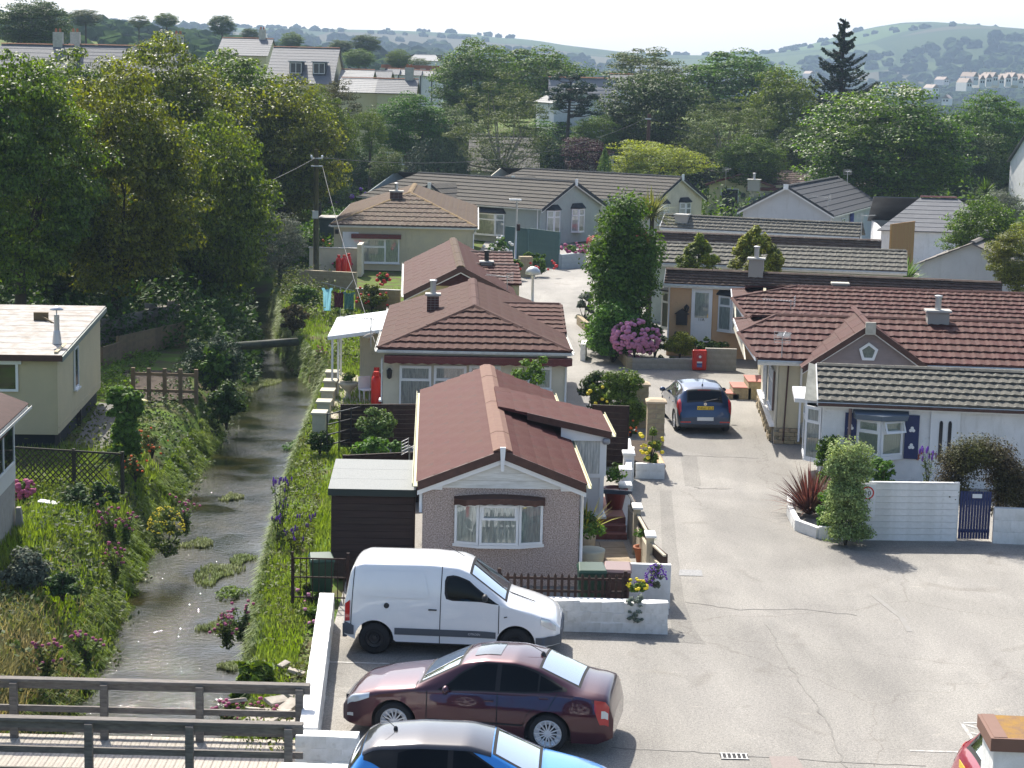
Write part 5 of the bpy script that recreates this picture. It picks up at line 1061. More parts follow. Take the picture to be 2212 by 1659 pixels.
def spruce(xc, yt, yb, wpx, Y, label):
 X = float(at(xc, yb, Y)[0]); zg = float(height(X, Y)); zt = float(at(xc, yt, Y)[2]) - zg; zb = float(at(xc, yb, Y)[2]) - zg; R = wpx / 2 * Y / F; rg = np.random.default_rng(5)
 t = thing('spruce_tree', label, 'spruce', (X, Y, zg)); MB().tube([(0, 0, -.3), (.0, 0, zt * .6), (.15, 0, zt)], .38, 8, r1=.04).build('trunk', BARK, t, smooth=True); Ps = []; Ns = []; bb = MB()
 for i in range(105):
  h = (i / 105) ** .9; a = rg.uniform(0, 6.283); z = zb + (zt - zb) * h; L = R * ((1 - h) ** .8 * .95 + .06) * rg.uniform(.6, 1.12) * (1.25 if h < .35 and math.cos(a) > 0 else 1)
  d = np.array([math.cos(a), math.sin(a), 0]); m_ = int(40 + 150 * L / R); s = rg.uniform(.12, 1, m_); up = .45 * s ** 1.6 * L * .6 - .12 * L * np.sin(s * 3.1)
  base = d[None] * (s * L)[:, None] + np.array([0, 0, 1]) * (z + up)[:, None]; side = np.array([-d[1], d[0], 0]); w = (L * .2 * (1.05 - s))[:, None]
  Ps.append(base + side[None] * rg.normal(size=(m_, 1)) * w * .7 - np.array([0, 0, 1]) * rg.uniform(0, .5, (m_, 1)) * (.25 + .2 * w)); Ns.append(rg.normal(size=(m_, 3)) * .5 + np.array([0, 0, .8])); bb.tube([(0, 0, z), tuple(d * L * .5 + np.array([0, 0, z])), tuple(d * L * .95 + np.array([0, 0, z + .25 * L]))], .05, 4, r1=.01)
 v, f = leaves(np.concatenate(Ps), np.concatenate(Ns), .34, rg, asp=.45); link('foliage', npmesh('foliage', v, f, LPIN), t); bb.build('limb', BARK, t)
spruce(1812, 40, 275, 185, 188, 'tall ragged spruce standing against the hills')
def pine(xc, yt, yb, wpx, Y, label):
 X = float(at(xc, yb, Y)[0]); zg = float(height(X, Y)); Z = lambda y: float(at(xc, y, Y)[2]) - zg; rg = np.random.default_rng(8); t = thing('pine_tree', label, 'pine', (X, Y, zg)); cl = []; bb = MB()
 bb.tube([(0, 0, -.3), (-.1, 0, Z(yt) * .5), (.1, 0, Z(yt + 8))], .28, 7, r1=.08)
 for i in range(46):
  h = rg.uniform(0, 1); a = rg.uniform(0, 6.283); z = Z(yb) + (Z(yt) - Z(yb)) * (.25 + .75 * h); L = wpx / 2 * Y / F * rg.uniform(.35, 1) * (1.1 - .4 * h); p = (L * math.cos(a), L * math.sin(a), z + .3); cl.append((*p, .62)); bb.tube([(0, 0, z), (p[0] * .5, p[1] * .5, z), p], .06, 4, r1=.02)
 v, f = cloud(np.array(cl), 130, .26, rg, flat=.45, up=.6, asp=.4); link('foliage', npmesh('foliage', v, f, LPIN), t); bb.build('trunk', BARK, t)
pine(1228, 168, 285, 140, 176, 'scots pine with flat tiers in front of the white gable')
# ---------------------------------------------------------------- bushes and plants
def bush(name, label, X, Y, z, rx, ry, rz, m, size=.07, nc=26, per=130, seed=1, cat='shrub', group=None, flowers=None, asp=.6, stem=True, cr=.34):
 rx *= 1.14; ry *= 1.1; rz *= 1.06
 rg = np.random.default_rng(seed * 7 + 3); cl = []
 while len(cl) < nc:
  p = rg.uniform(-1, 1, 3)
  if (math.hypot(p[0], p[1]) > (.82 - .3 * max(0, p[2]) ** 2 + .2 * math.sin(p[2] * 4.5 + seed + 2 * math.atan2(p[1], p[0]))) if rz > 1.15 * rx else np.linalg.norm(p) > 1): continue
  p = p * np.array([.74, .74, .88 if rz > 1.2 * rx else .78]); cl.append((p[0] * rx, p[1] * ry, rz + p[2] * rz, cr * min(rx, ry, rz) * rg.uniform(.7, 1.3)))
 cl = np.array(cl); t = thing(name, label, cat, (X, Y, z), 0, group); v, f = cloud(cl, per, size, rg, flat=.9, inner=.45, asp=asp); link('foliage', npmesh('foliage', v, f, m), t)
 if stem:
  b = MB()
  for i in range(min(7, nc)): e = cl[i, :3]; b.tube([(0, 0, -.05), (e[0] * .4, e[1] * .4, e[2] * .5), tuple(e)], .025, 4, r1=.008)
  b.build('stem', BARK, t)
 if flowers:
  fm, fn, fs, side = flowers
  me = MB().sphere((0, 0, 0), 1, 7, 4).mesh('flower_head', fm, True); n0 = len(cl)
  for i in range(fn):
   d = rg.normal(size=3); d[2] = rg.uniform(-.75, 1.) if side else abs(d[2]) * .8; d[1] = -abs(d[1]) * 1.4 if side and d[2] < .4 else d[1]; d /= np.linalg.norm(d); p = (d[0] * rx * 1.0, d[1] * ry * 1.0, rz + d[2] * rz * 1.0); s = fs * rg.uniform(.7, 1.25)
   link('flower_head', me, t, loc=p, scale=(s, s, s * .8))
 return t
def bushpx(name, label, xc, yt, yb, wpx, m, z0=0., **k):
 """bush standing on height z0 with its base centre at pixel (xc, yb)"""
 P = g(xc, yb, z0); Y = float(P[1]); H = float(at(xc, yt, Y)[2]) - z0; R = wpx / 2 * Y / F; P = g(xc, yb, z0)
 return bush(name, label, float(P[0]), Y + R * .6, z0, R, k.pop('ry', R * .85), H / 2, m, **k)
def spiky(name, label, X, Y, z, n, L, w, m, seed=1, cat='plant', zc=0, spread=1., trunk=0., tm=BARK, m2=None):
 rg = np.random.default_rng(seed); t = thing(name, label, cat, (X, Y, z)); vs = []; fs = []
 for i in range(n):
  a = rg.uniform(0, 6.283); e = rg.uniform(.05, 1) ** .7 * spread; l = L * rg.uniform(.6, 1.1); d = np.array([math.cos(a), math.sin(a), 0]); s = np.array([-d[1], d[0], 0]) * w * rg.uniform(.7, 1.2); b0 = len(vs)
  for k, tt in enumerate((0, .35, .7, 1.)):
   r = l * (tt * math.sin(e) + .0); zz = l * (tt * math.cos(e) - .35 * tt * tt * e * .8); c = d * r + np.array([0, 0, trunk + zz]); ww = (.55, 1, .75, .05)[k]; vs += [c - s * ww / 2, c + s * ww / 2]
  fs += [(b0 + 2 * k, b0 + 2 * k + 1, b0 + 2 * k + 3, b0 + 2 * k + 2) for k in range(3)]
 link('leaf_fan', npmesh('leaf_fan', vs, fs, m), t)
 if trunk: MB().tube([(0, 0, -.1), (.03, 0, trunk)], .07 if trunk < 2 else .13, 7, r1=.06 if trunk < 2 else .1).build('trunk', tm, t)
 return t
# ================================================================ VEHICLES
TYRE = mat('tyre', (.018, .018, .019), .85, bump=.2); RUBB = mat('black_plastic', (.03, .032, .035), .55); ALLOY = mat('alloy', (.6, .6, .61), .35, .25); STEELW = mat('black_steel_wheel', (.02, .02, .022), .35)
CGL = glassmat('car_glass', (.3, .34, .34), 0., 1.33); SEAM = mat('seam_dark', (.012, .012, .014), .7); CABIN = mat('cabin_dark', (.018, .019, .021), .8)
HEADL = mat('headlamp', (.55, .58, .6), .12, .35, coat=1.); TAILL = mat('tail_lamp', (.42, .015, .02), .2, coat=1.); CHROME = mat('chrome', (.7, .7, .7), .12, 1.)
def paint(n, c, metal=.3, rough=.32): return mat(n, c, rough, metal, coat=1., var=.03)
class Car:
 def __init__(s, name, label, L, W, zt, zb, hw, wt, wheels, r=.31, arch=.375, zs=.2, crown=.05, pm=None, loc=(0, 0), rz=0., cat='car', dx=.045, plast=None):
  s.L = L; s.root = thing(name, label, cat, (loc[0], loc[1], 0), rz); s.pm = pm; s.wh = wheels; s.r = r; s.cr = crown
  def mk(pts):
   X = np.array([p[0] for p in pts]); Z = np.array([p[1] for p in pts]); xx = np.linspace(0, L, 600); zz = np.interp(xx, X, Z); k = np.hanning(25); k /= k.sum(); zp = np.pad(zz, 12, mode='edge'); return lambda x: float(np.interp(x, xx, np.convolve(zp, k, 'valid')))
  s.zt, s.zb, s.wt = mk(zt), mk(zb), mk(wt); hwf = mk(hw); s.hw = lambda x: hwf(x) * W / 2
  def zsf(x):
   z = zs
   for xw in wheels:
    d = abs(x - xw)
    if d < arch: z = max(z, r + math.sqrt(arch * arch - d * d) * 1.0)
   if x < .25: z = max(z, zs + (.25 - x) * .15)
   if x > L - .25: z = max(z, zs + (x - L + .25) * .4)
   return z
  s.zs = zsf
  base = np.linspace(0, L, int(L / dx) + 1); s.xs = sorted(set([round(float(x), 3) for x in base] + [round(xw + arch * math.cos(t), 3) for xw in wheels for t in np.linspace(0, math.pi, 17)]))
  V = [0, .15, .35, .55, .75, .92, 1, 1.12, 1.35, 1.6, 1.85, 1.97, 2.05, 2.2, 2.45, 2.7, 3]
  V = V + [6 - v for v in V[-2::-1]]; vs = []; fs = []
  for x in s.xs:
   for v in V: vs.append(s.P(x, v))
  n = len(V)
  for i in range(len(s.xs) - 1):
   for k in range(n - 1): fs.append((i * n + k, i * n + k + 1, (i + 1) * n + k + 1, (i + 1) * n + k))
  fs += [tuple(range(n)), tuple(range((len(s.xs) - 1) * n, len(s.xs) * n))[::-1]]
  s.body = MB().add(vs, fs).build('body', pm, s.root, smooth=True)
  md = s.body.modifiers.new('edge', 'EDGE_SPLIT'); md.split_angle = R_(50)
  h = min(s.hw(x) for x in (L * .3, L * .5, L * .7)) - .27; MB().box(.3, -h, .16, L - .3, h, .62).build('underbody', RUBB, s.root)
 def P(s, x, v, off=0.):
  sg = 1
  if v > 3: v = 6 - v; sg = -1
  hw, zs, zb, zt, wt = s.hw(x), s.zs(x), s.zb(x), s.zt(x), s.wt(x) * s.hw(x); cr = s.cr; ze = max(zt - cr, zb + .01); zs = min(zs, zb - .02)
  if v <= 1: z = zs + (zb - zs) * v; y = hw * (.955 + .045 * math.sin(math.pi * min(1, .12 + (z - .2) / (max(zb, .5) - .2 + .01) * .78))); 
  elif v <= 2: q = v - 1; z = zb + (ze - zb) * q; y0 = hw * (.955 + .045 * math.sin(math.pi * .9)); y = y0 + (wt - y0) * q + .025 * math.sin(math.pi * q)
  else: q = v - 2; y = wt * (1 - q); z = ze + (zt - ze) * (1 - (1 - q) ** 2.2)
  p = np.array([x, -sg * y, z])
  if off:
   n = np.array([0., -sg, .25]) if v < 1.99 else np.array([s.slope(x), -sg * .2 * (3 - v), 1.]); n /= np.linalg.norm(n); p = p + n * off
  return tuple(p)
 def slope(s, x): return -(s.zt(min(s.L, x + .03)) - s.zt(max(0, x - .03))) / .06
 def patch(s, name, pts, m, off=.006, side=2, parent=None, nv=5, dx=.05, glass_back=None, smooth_=True):
  """pts: (x, v_lo, v_hi) stations; side 2 both, 0 near side (camera side when heading +x is rotated), 1 other"""
  X = [p[0] for p in pts]; n = max(2, int((X[-1] - X[0]) / dx) + 1); xx = sorted(set(list(np.linspace(X[0], X[-1], n)) + X)); o = []
  for sd in ((0, 1) if side == 2 else (side,)):
   vs = []; fs = []
   for x in xx:
    a = np.interp(x, X, [p[1] for p in pts]); b = np.interp(x, X, [p[2] for p in pts])
    for k in range(nv):
     v = a + (b - a) * k / (nv - 1); vs.append(s.P(x, v if sd == 0 else 6 - v, off))
   for i in range(len(xx) - 1):
    for k in range(nv - 1): fs.append((i * nv + k, i * nv + k + 1, (i + 1) * nv + k + 1, (i + 1) * nv + k))
   o.append(MB().add(vs, fs).build(name, m, parent or s.root, smooth=smooth_))
  return o
 def screen(s, x0, x1, name='windscreen', inset=2.12, m=None, back=True):
  n = 10; V = np.linspace(inset, 6 - inset, 15)
  for nm, mm, off in ((name + '_surround', SEAM, .003), (name, m or CGL, .008)):
   vs = []; fs = []; e = 0 if nm.endswith('surround') else .045; VV = np.linspace(inset - (.07 if e == 0 else 0), 6 - inset + (.07 if e == 0 else 0), 15)
   for i in range(n + 1):
    x = x0 + e + (x1 - x0 - 2 * e) * i / n
    for v in VV: vs.append(s.P(x, v, off))
   for i in range(n):
    for k in range(14): fs.append((i * 15 + k, i * 15 + k + 1, (i + 1) * 15 + k + 1, (i + 1) * 15 + k))
   MB().add(vs, fs).build(nm, mm, s.root, smooth=True)
 def seam(s, x, v0, v1, lean=0., side=2, w=.008):
  for sd in ((0, 1) if side == 2 else (side,)):
   vs = []; n = 10
   for i in range(n + 1):
    v = v0 + (v1 - v0) * i / n; xx = x + lean * i / n
    for q in (-w, w): vs.append(s.P(xx + q, v if sd == 0 else 6 - v, .004))
   MB().add(vs, [(2 * i, 2 * i + 1, 2 * i + 3, 2 * i + 2) for i in range(n)]).build('door_seam', SEAM, s.root)
 def wheels(s, spokes=5, m=None, rim_r=.21, steel=False, sp_w=.035):
  m = m or ALLOY; r = s.r; tm = rm = None
  for xw in s.wh:
   for sg in (-1, 1):
    y = sg * (s.hw(xw) * .975 - .1)
    if tm is None:
     tm = MB().lathe([(rim_r, -.1), (r - .035, -.105), (r, -.07), (r, .07), (r - .035, .105), (rim_r, .1), (rim_r - .015, .05)], (0, 0, 0), 28, 'y', False).mesh('wheel', TYRE, True)
     b = MB(); b.lathe([(rim_r * .99, -.09), (rim_r * .93, -.1), (rim_r * .9, -.06), (.02, -.02) if steel else (.02, .0)], (0, 0, 0), 28, 'y', False).lathe([(.06, -.06), (.055, -.085), (.01, -.09)], (0, 0, 0), 12, 'y')
     if not steel:
      for k in range(spokes):
       t = 2 * math.pi * k / spokes; b.bar((.04 * math.cos(t), -.07, .04 * math.sin(t)), (rim_r * .95 * math.cos(t), -.085, rim_r * .95 * math.sin(t)), .03, sp_w)
     else:
      b.lathe([(rim_r * .62, -.05), (rim_r * .5, -.075), (rim_r * .3, -.06), (.02, -.06)], (0, 0, 0), 20, 'y', False)
     rm = b.mesh('rim', m); bk = MB().lathe([(rim_r * .88, -.04), (.01, -.039)], (0, 0, 0), 20, 'y').mesh('brake_disc', CABIN)
    w = link('wheel', tm, s.root, loc=(xw, y, r), rot=(0, 0, 0 if sg < 0 else math.pi)); link('rim', rm, w); 
    if not steel: link('brake_disc', bk, w)
 def mirror(s, x, m, z=None, side=2):
  z = z or s.zb(x) + .06
  for sd in ((-1, 1) if side == 2 else (side,)):
   y = s.hw(x) * sd; MB().sphere((x, y + sd * .1, z), .1, 10, 7, (.6, 1.05, .75)).build('door_mirror', m, s.root, smooth=True)
 def handle(s, x, v=.82, m=None):
  for sd in (0, 1):
   p = Vector(s.P(x, v if sd == 0 else 6 - v, .012)); MB().box(p.x, p.y - .012, p.z - .012, p.x + .16, p.y + .012, p.z + .014).build('door_handle', m or s.pm, s.root, bevel=.005)
 def plate(s, txt, rear=True, z=.75, yellow=True, x=None, y0=0., rp=0.):
  x = (s.L if rear else 0) if x is None else x; sg = 1 if rear else -1
  pm_ = mat('yellow_plate', (.75, .5, .03), .4) if yellow else mat('white_plate', (.75, .75, .72), .4)
  M = Matrix(((0, math.sin(rp) * -sg, sg, x), (sg, 0, 0, y0), (0, 1, 0, z), (0, 0, 0, 1)))
  o = MB().box(-.26, -.056, 0, .26, .056, .008).build('number_plate', pm_, s.root); o.matrix_local = M
  if txt: text(txt, .105, mat('black_letter', (.02, .02, .02)), o, Matrix.Translation((0, -.037, .009)), 'plate_lettering')
  return o
# ---- white van
vw = g(807, 1412, 0); vf = g(1113, 1425, 0)
vr = math.atan2(vf[1] - vw[1], vf[0] - vw[0]); vu = np.array([math.cos(vr), math.sin(vr), 0]); vn = np.array([-vu[1], vu[0], 0])
Lv = 4.11; front = vf + vu * .83 + vn * .8
VW = paint('van_white', (.78, .79, .8), 0., .3)
van = Car('parked_van', 'white panel van parked against the low white wall, nose to the right', Lv, 1.72,
  [(0, .66), (.06, .8), (.2, .9), (.55, 1.02), (.98, 1.12), (1.75, 1.69), (1.95, 1.77), (2.5, 1.81), (3.8, 1.79), (3.98, 1.72), (4.06, 1.5), (4.11, 1.0)],
  [(0, .6), (.2, .78), (.98, 1.02), (1.5, 1.1), (4.0, 1.1), (4.11, .95)], [(0, .72), (.12, .86), (.35, .95), (.8, .985), (3.8, 1), (4.03, .97), (4.11, .92)], [(0, .8), (.98, .84), (1.3, .84), (1.95, .79), (3.8, .8), (4.11, .8)],
  (.83, 3.53), r=.305, arch=.37, zs=.27, crown=.07, pm=VW, loc=(front[0], front[1]), rz=vr + math.pi, cat='van')
van.wheels(steel=True, m=STEELW, rim_r=.19); van.screen(1.02, 1.74, inset=2.1)
S0 = 1   # camera side
van.patch('door_window', [(1.2, 1.1, 1.12), (1.3, 1.05, 1.3), (1.45, 1.04, 1.48), (1.75, 1.04, 1.7), (2.0, 1.04, 1.74), (2.12, 1.1, 1.7), (2.16, 1.25, 1.55)], CGL, .008)
van.patch('door_window_surround', [(1.16, 1.08, 1.12), (1.28, 1.02, 1.34), (1.43, 1.01, 1.54), (1.73, 1.01, 1.76), (2.05, 1.01, 1.79), (2.17, 1.06, 1.74), (2.2, 1.22, 1.6)], SEAM, .004)
PL = mat('grey_bumper_plastic', (.09, .1, .115), .6)
van.patch('rubbing_strip', [(1.21, .17, .33), (2.0, .17, .33), (3.14, .17, .33)], PL, .014, dx=.2)
van.patch('bumper', [(0, .02, .62), (.1, .02, .45), (.3, .04, .33), (.45, .1, .3)], PL, .018); van.patch('bumper', [(3.92, .1, .32), (4.02, .05, .36), (4.11, .03, .42)], PL, .018)
MB().box(-.03, -.6, .3, .04, .6, .58).build('bumper', PL, van.root, bevel=.02); MB().box(4.06, -.78, .3, 4.15, .78, .58).build('bumper', PL, van.root, bevel=.02)
van.seam(2.28, .0, 2.0, -.02); van.seam(1.16, .05, 1.02, 0); van.seam(3.98, .3, 2.0, -.05)
van.patch('side_panel', [(2.5, 1.1, 1.2), (2.58, 1.04, 1.72), (2.68, 1.03, 1.8), (3.6, 1.05, 1.82), (3.75, 1.05, 1.75), (3.84, 1.12, 1.6)], VW, .012, dx=.1)
for x, v in ((3.3, .74),):
 p = van.P(x, 6 - v, .01); 
 for sd in (0, 1): p = van.P(x, v if sd == 0 else 6 - v, .0); MB().lathe([(.055, -.02), (.05, .02), (.02, .022)], p, 14, 'y').build('filler_cap', RUBB, van.root)
van.patch('headlight', [(.08, .72, 1.05), (.2, .68, 1.25), (.36, .78, 1.2)], HEADL, .015); van.patch('tail_light', [(4.0, .42, .95), (4.1, .42, .98)], TAILL, .015)
van.mirror(1.42, RUBB, 1.22); van.handle(2.34, .78, RUBB); van.patch('side_repeater', [(1.0, .5, .55), (1.06, .5, .55)], RUBB, .012)
MB().tube([(1.9, .0, 1.78), (2.25, .0, 1.98)], .006, 5).build('aerial', RUBB, van.root)
p = van.P(1.62, 6 - .25, .02); text('CITROEN', .055, mat('silver_letter', (.6, .6, .6), .3), van.root, upright((p[0], p[1] + .004, p[2] - .02), (-1, 0, 0), (0, 1, 0)), 'lettering')
MB().bar((.5, .3, 1.02), (1.02, .1, 1.14), .02, .015).build('wiper', RUBB, van.root)
# ---- burgundy saloon
of_, or_ = g(850, 1600, 0), g(1192, 1628, 0); ar = math.atan2(or_[1] - of_[1], or_[0] - of_[0]); u_ = np.array([math.cos(ar), math.sin(ar), 0]); n_ = np.array([-u_[1], u_[0], 0])
fr_ = of_ - u_ * .93 + n_ * .86
BURG = paint('burgundy_paint', (.055, .012, .022), .55, .3)
oc = Car('parked_car', 'burgundy hatchback saloon with alloy wheels and glass sunroof, middle of the parked row', 4.57, 1.77,
  [(0, .5), (.05, .66), (.2, .78), (.6, .89), (1.28, 1.0), (2.05, 1.39), (2.4, 1.455), (2.9, 1.46), (3.3, 1.39), (4.02, 1.09), (4.3, 1.06), (4.48, 1.02), (4.54, .85), (4.57, .55)],
  [(0, .45), (.15, .68), (1.28, .9), (2.5, .95), (4.0, .99), (4.5, .9), (4.57, .5)], [(0, .66), (.1, .84), (.35, .95), (.9, 1), (3.7, 1), (4.3, .95), (4.5, .88), (4.57, .8)],
  [(0, .82), (1.2, .85), (2.1, .69), (3.2, .68), (3.9, .72), (4.57, .8)], (.93, 3.51), r=.325, arch=.385, zs=.2, pm=BURG, loc=(fr_[0], fr_[1]), rz=ar)
oc.wheels(14, ALLOY, .235, sp_w=.02); oc.screen(1.32, 2.0, inset=2.1); oc.screen(3.3, 4.0, 'rear_window', inset=2.14)
oc.patch('side_window', [(1.75, 1.08, 1.2), (2.0, 1.08, 1.62), (2.3, 1.08, 1.9), (2.62, 1.08, 1.93)], CGL, .008); oc.patch('side_window', [(2.7, 1.08, 1.93), (3.1, 1.1, 1.9), (3.32, 1.15, 1.82)], CGL, .008); oc.patch('side_window', [(3.35, 1.16, 1.8), (3.55, 1.25, 1.72), (3.72, 1.5, 1.6)], CGL, .008)
oc.patch('window_surround', [(1.66, 1.04, 1.12), (1.98, 1.03, 1.68), (2.3, 1.03, 1.97), (3.1, 1.03, 1.97), (3.5, 1.12, 1.86), (3.8, 1.4, 1.62)], SEAM, .004)
for sx in ((2.15, 2.62),):
 vs = [oc.P(x, v, .008) for x in np.linspace(2.18, 2.62, 6) for v in np.linspace(2.45, 3.55, 8)]; MB().add(vs, [(i * 8 + k, i * 8 + k + 1, i * 8 + k + 9, i * 8 + k + 8) for i in range(5) for k in range(7)]).build('sunroof', mat('sunroof_glass', (.05, .07, .08), .06, coat=1.), oc.root, smooth=True)
for x in (1.48, 2.66, 3.5): oc.seam(x, .08, 1.0 if x != 3.5 else 1.15, .0 if x < 3 else .15)
oc.seam(1.28, 1.0, 2.2, .0); oc.patch('door_moulding', [(1.5, .3, .34), (3.3, .3, .34)], SEAM, .006); oc.handle(2.45); oc.handle(3.35); oc.mirror(1.82, BURG)
oc.patch('headlight', [(.1, .78, 1.2), (.25, .8, 1.6), (.5, .92, 1.5)], HEADL, .012); oc.patch('tail_light', [(4.26, .8, 1.02), (4.36, .45, 1.06), (4.5, .42, 1.0)], TAILL, .012); oc.patch('tail_light_lens', [(4.38, .6, .78), (4.49, .6, .78)], HEADL, .018)
oc.patch('fog_light', [(.1, .3, .42), (.22, .3, .42)], HEADL, .01); MB().box(-.02, -.35, .36, .05, .35, .58).build('grille', RUBB, oc.root, bevel=.01)
MB().lathe([(.05, 1.45), (.03, 1.5), (.008, 1.52)], (3.28, 0, -.06), 8).tube([(3.28, 0, 1.44), (3.05, 0, 1.56)], .006, 5).build('aerial', RUBB, oc.root)
# ---- blue hatch with black roof
BLUE = paint('blue_paint', (.05, .3, .75), .35, .28); BLKR = paint('black_roof', (.035, .038, .048), .5, .25)
ib = Car('parked_car', 'bright blue hatchback with black roof and windows, nearest of the parked row', 4.05, 1.7,
  [(0, .5), (.05, .66), (.2, .78), (.6, .9), (1.1, 1.0), (1.85, 1.36), (2.2, 1.44), (2.9, 1.44), (3.55, 1.38), (3.72, 1.3), (3.95, .98), (4.02, .85), (4.05, .5)],
  [(0, .45), (.15, .68), (1.1, .9), (2.5, .97), (3.3, 1.0), (3.9, .95), (4.05, .5)], [(0, .66), (.1, .84), (.35, .95), (.9, 1), (3.3, 1), (3.85, .93), (4.05, .8)],
  [(0, .82), (1.1, .85), (2.0, .69), (3.5, .66), (4.05, .8)], (.85, 3.32), r=.31, arch=.37, pm=BLUE, loc=tuple((lambda P: (P[0] + 4.05, P[1]))(at(742, 1640, 27.3))), rz=math.pi - .04)
ib.wheels(5); vs = []; XX = np.linspace(1.86, 3.72, 26); VV = np.linspace(1.9, 4.1, 25)
for x in XX:
 for v in VV: vs.append(ib.P(x, v, .01))
MB().add(vs, [(i * 25 + k, i * 25 + k + 1, i * 25 + k + 26, i * 25 + k + 25) for i in range(25) for k in range(24)]).build('roof', BLKR, ib.root, smooth=True)
ib.screen(1.14, 1.84, inset=2.1); ib.screen(3.74, 3.95, 'rear_window', inset=2.1)
ib.patch('window_surround', [(1.45, 1.03, 1.1), (1.8, 1.02, 1.6), (2.2, 1.02, 1.97), (3.2, 1.02, 1.97), (3.45, 1.3, 1.97), (3.7, 1.7, 1.97)], SEAM, .006)
ib.patch('side_window', [(1.6, 1.06, 1.14), (1.85, 1.06, 1.6), (2.2, 1.06, 1.88), (2.4, 1.06, 1.9)], CGL, .01); ib.patch('side_window', [(2.48, 1.06, 1.9), (3.05, 1.08, 1.88), (3.2, 1.2, 1.8)], CGL, .01)
ib.seam(3.52, 2.0, 3.0, 0); ib.seam(1.12, 1, 2.1); ib.seam(2.45, .1, 1); ib.mirror(1.6, BLUE); ib.handle(2.5)
MB().lathe([(.035, 1.42), (.03, 1.47), (.01, 1.49)], (3.3, 0, -.02), 8).tube([(3.3, 0, 1.44), (3.5, 0, 1.62)], .006, 5).build('aerial', RUBB, ib.root)
ib.patch('tail_light', [(3.78, .75, 1.1), (3.98, .7, 1.0)], TAILL, .012); ib.patch('headlight', [(.1, .78, 1.2), (.3, .8, 1.6), (.55, .92, 1.5)], HEADL, .012)
# ---- dark blue hatch seen from behind
kl, kf, kr_ = g(1456, 929, 0), g(1431, 898, 0), g(1570, 931, 0)
NB = paint('dark_blue_paint', (.02, .045, .1), .5, .28)
def hatch(name, label, pm_, loc, rz, **k):
 c = Car(name, label, 4.26, 1.79,
      [(0, .5), (.05, .68), (.2, .8), (.6, .92), (1.1, 1.02), (1.9, 1.4), (2.3, 1.48), (3.0, 1.48), (3.6, 1.42), (3.78, 1.36), (4.05, 1.02), (4.18, .9), (4.24, .7), (4.26, .45)],
      [(0, .45), (.15, .7), (1.1, .93), (2.5, 1.0), (3.6, 1.04), (4.05, .98), (4.26, .5)], [(0, .66), (.1, .84), (.35, .95), (.9, 1), (3.5, 1), (4.0, .96), (4.2, .9), (4.26, .84)],
      [(0, .82), (1.1, .85), (2.0, .69), (3.6, .67), (4.0, .72), (4.26, .8)], (.86, 3.51), r=.32, arch=.38, pm=pm_, loc=loc, rz=rz)
 c.wheels(10, ALLOY, .225, sp_w=.025); c.screen(1.14, 1.86, inset=2.1); c.screen(3.74, 4.06, 'rear_window', inset=2.16)
 c.patch('window_surround', [(1.5, 1.03, 1.1), (1.85, 1.02, 1.6), (2.2, 1.02, 1.95), (3.2, 1.04, 1.95), (3.55, 1.2, 1.9), (3.75, 1.6, 1.75)], SEAM, .004)
 c.patch('side_window', [(1.65, 1.07, 1.15), (1.9, 1.07, 1.6), (2.2, 1.07, 1.88), (2.42, 1.07, 1.9)], CGL, .008); c.patch('side_window', [(2.5, 1.07, 1.9), (3.15, 1.1, 1.87), (3.35, 1.2, 1.8)], CGL, .008)
 for x in (1.3, 2.46, 3.35): c.seam(x, .08, 1.0)
 c.mirror(1.6, pm_); c.handle(2.25); c.handle(3.1); c.patch('tail_light', [(3.9, .78, 1.5), (4.06, .72, 1.6), (4.19, .75, 1.45)], TAILL, .015)
 c.patch('headlight', [(.1, .78, 1.2), (.3, .8, 1.6), (.55, .92, 1.5)], HEADL, .012)
 MB().box(4.0, -.22, 1.36 - .09, 4.03, .22, 1.36 - .06) if False else None
 for s_ in (-1, 1): MB().box(4.2, s_ * .62 - .16, .38, 4.275, s_ * .62 + .16, .42).build('reflector', TAILL, c.root)
 MB().box(4.12, -.78, .24, 4.265, .78, .33).build('bumper_insert', RUBB, c.root, bevel=.01)
 MB().lathe([(.03, 1.46), (.02, 1.5), (.008, 1.51)], (3.45, 0, -.02), 8).tube([(3.45, 0, 1.45), (3.6, 0, 1.66)], .006, 5).build('aerial', RUBB, c.root)
 return c
ka = math.atan2(kl[1] - kf[1], kl[0] - kf[0]); ku = np.array([math.cos(ka), math.sin(ka), 0]); kn = np.array([-ku[1], ku[0], 0])
kfront = kf - ku * .86 + kn * .86
ki = hatch('parked_car', 'dark blue hatchback seen from behind, parked in the lane by the stone steps', NB, (kfront[0], kfront[1]), ka)
pk = ki.plate('WK61 ZLZ', True, .84, x=4.225); ki.plate('', True, .5, False, x=4.268); MB().lathe([(.05, 0), (.05, .012)], (4.16, 0, .955), 16, 'x').build('badge', CHROME, ki.root)
tk = text('KIA', .035, mat('black_letter', ()), ki.root, Matrix(((0, 0, 1, 4.176), (1, 0, 0, 0), (0, 1, 0, .943), (0, 0, 0, 1))), 'lettering')
sc_ = ki.zt(3.8); MB().box(3.74, -.2, sc_ - .005, 3.8, .2, sc_ + .02).build('brake_light', TAILL, ki.root)
MB().bar((4.1, -.05, 1.02), (4.02, .4, 1.1), .02, .02).build('wiper', RUBB, ki.root)
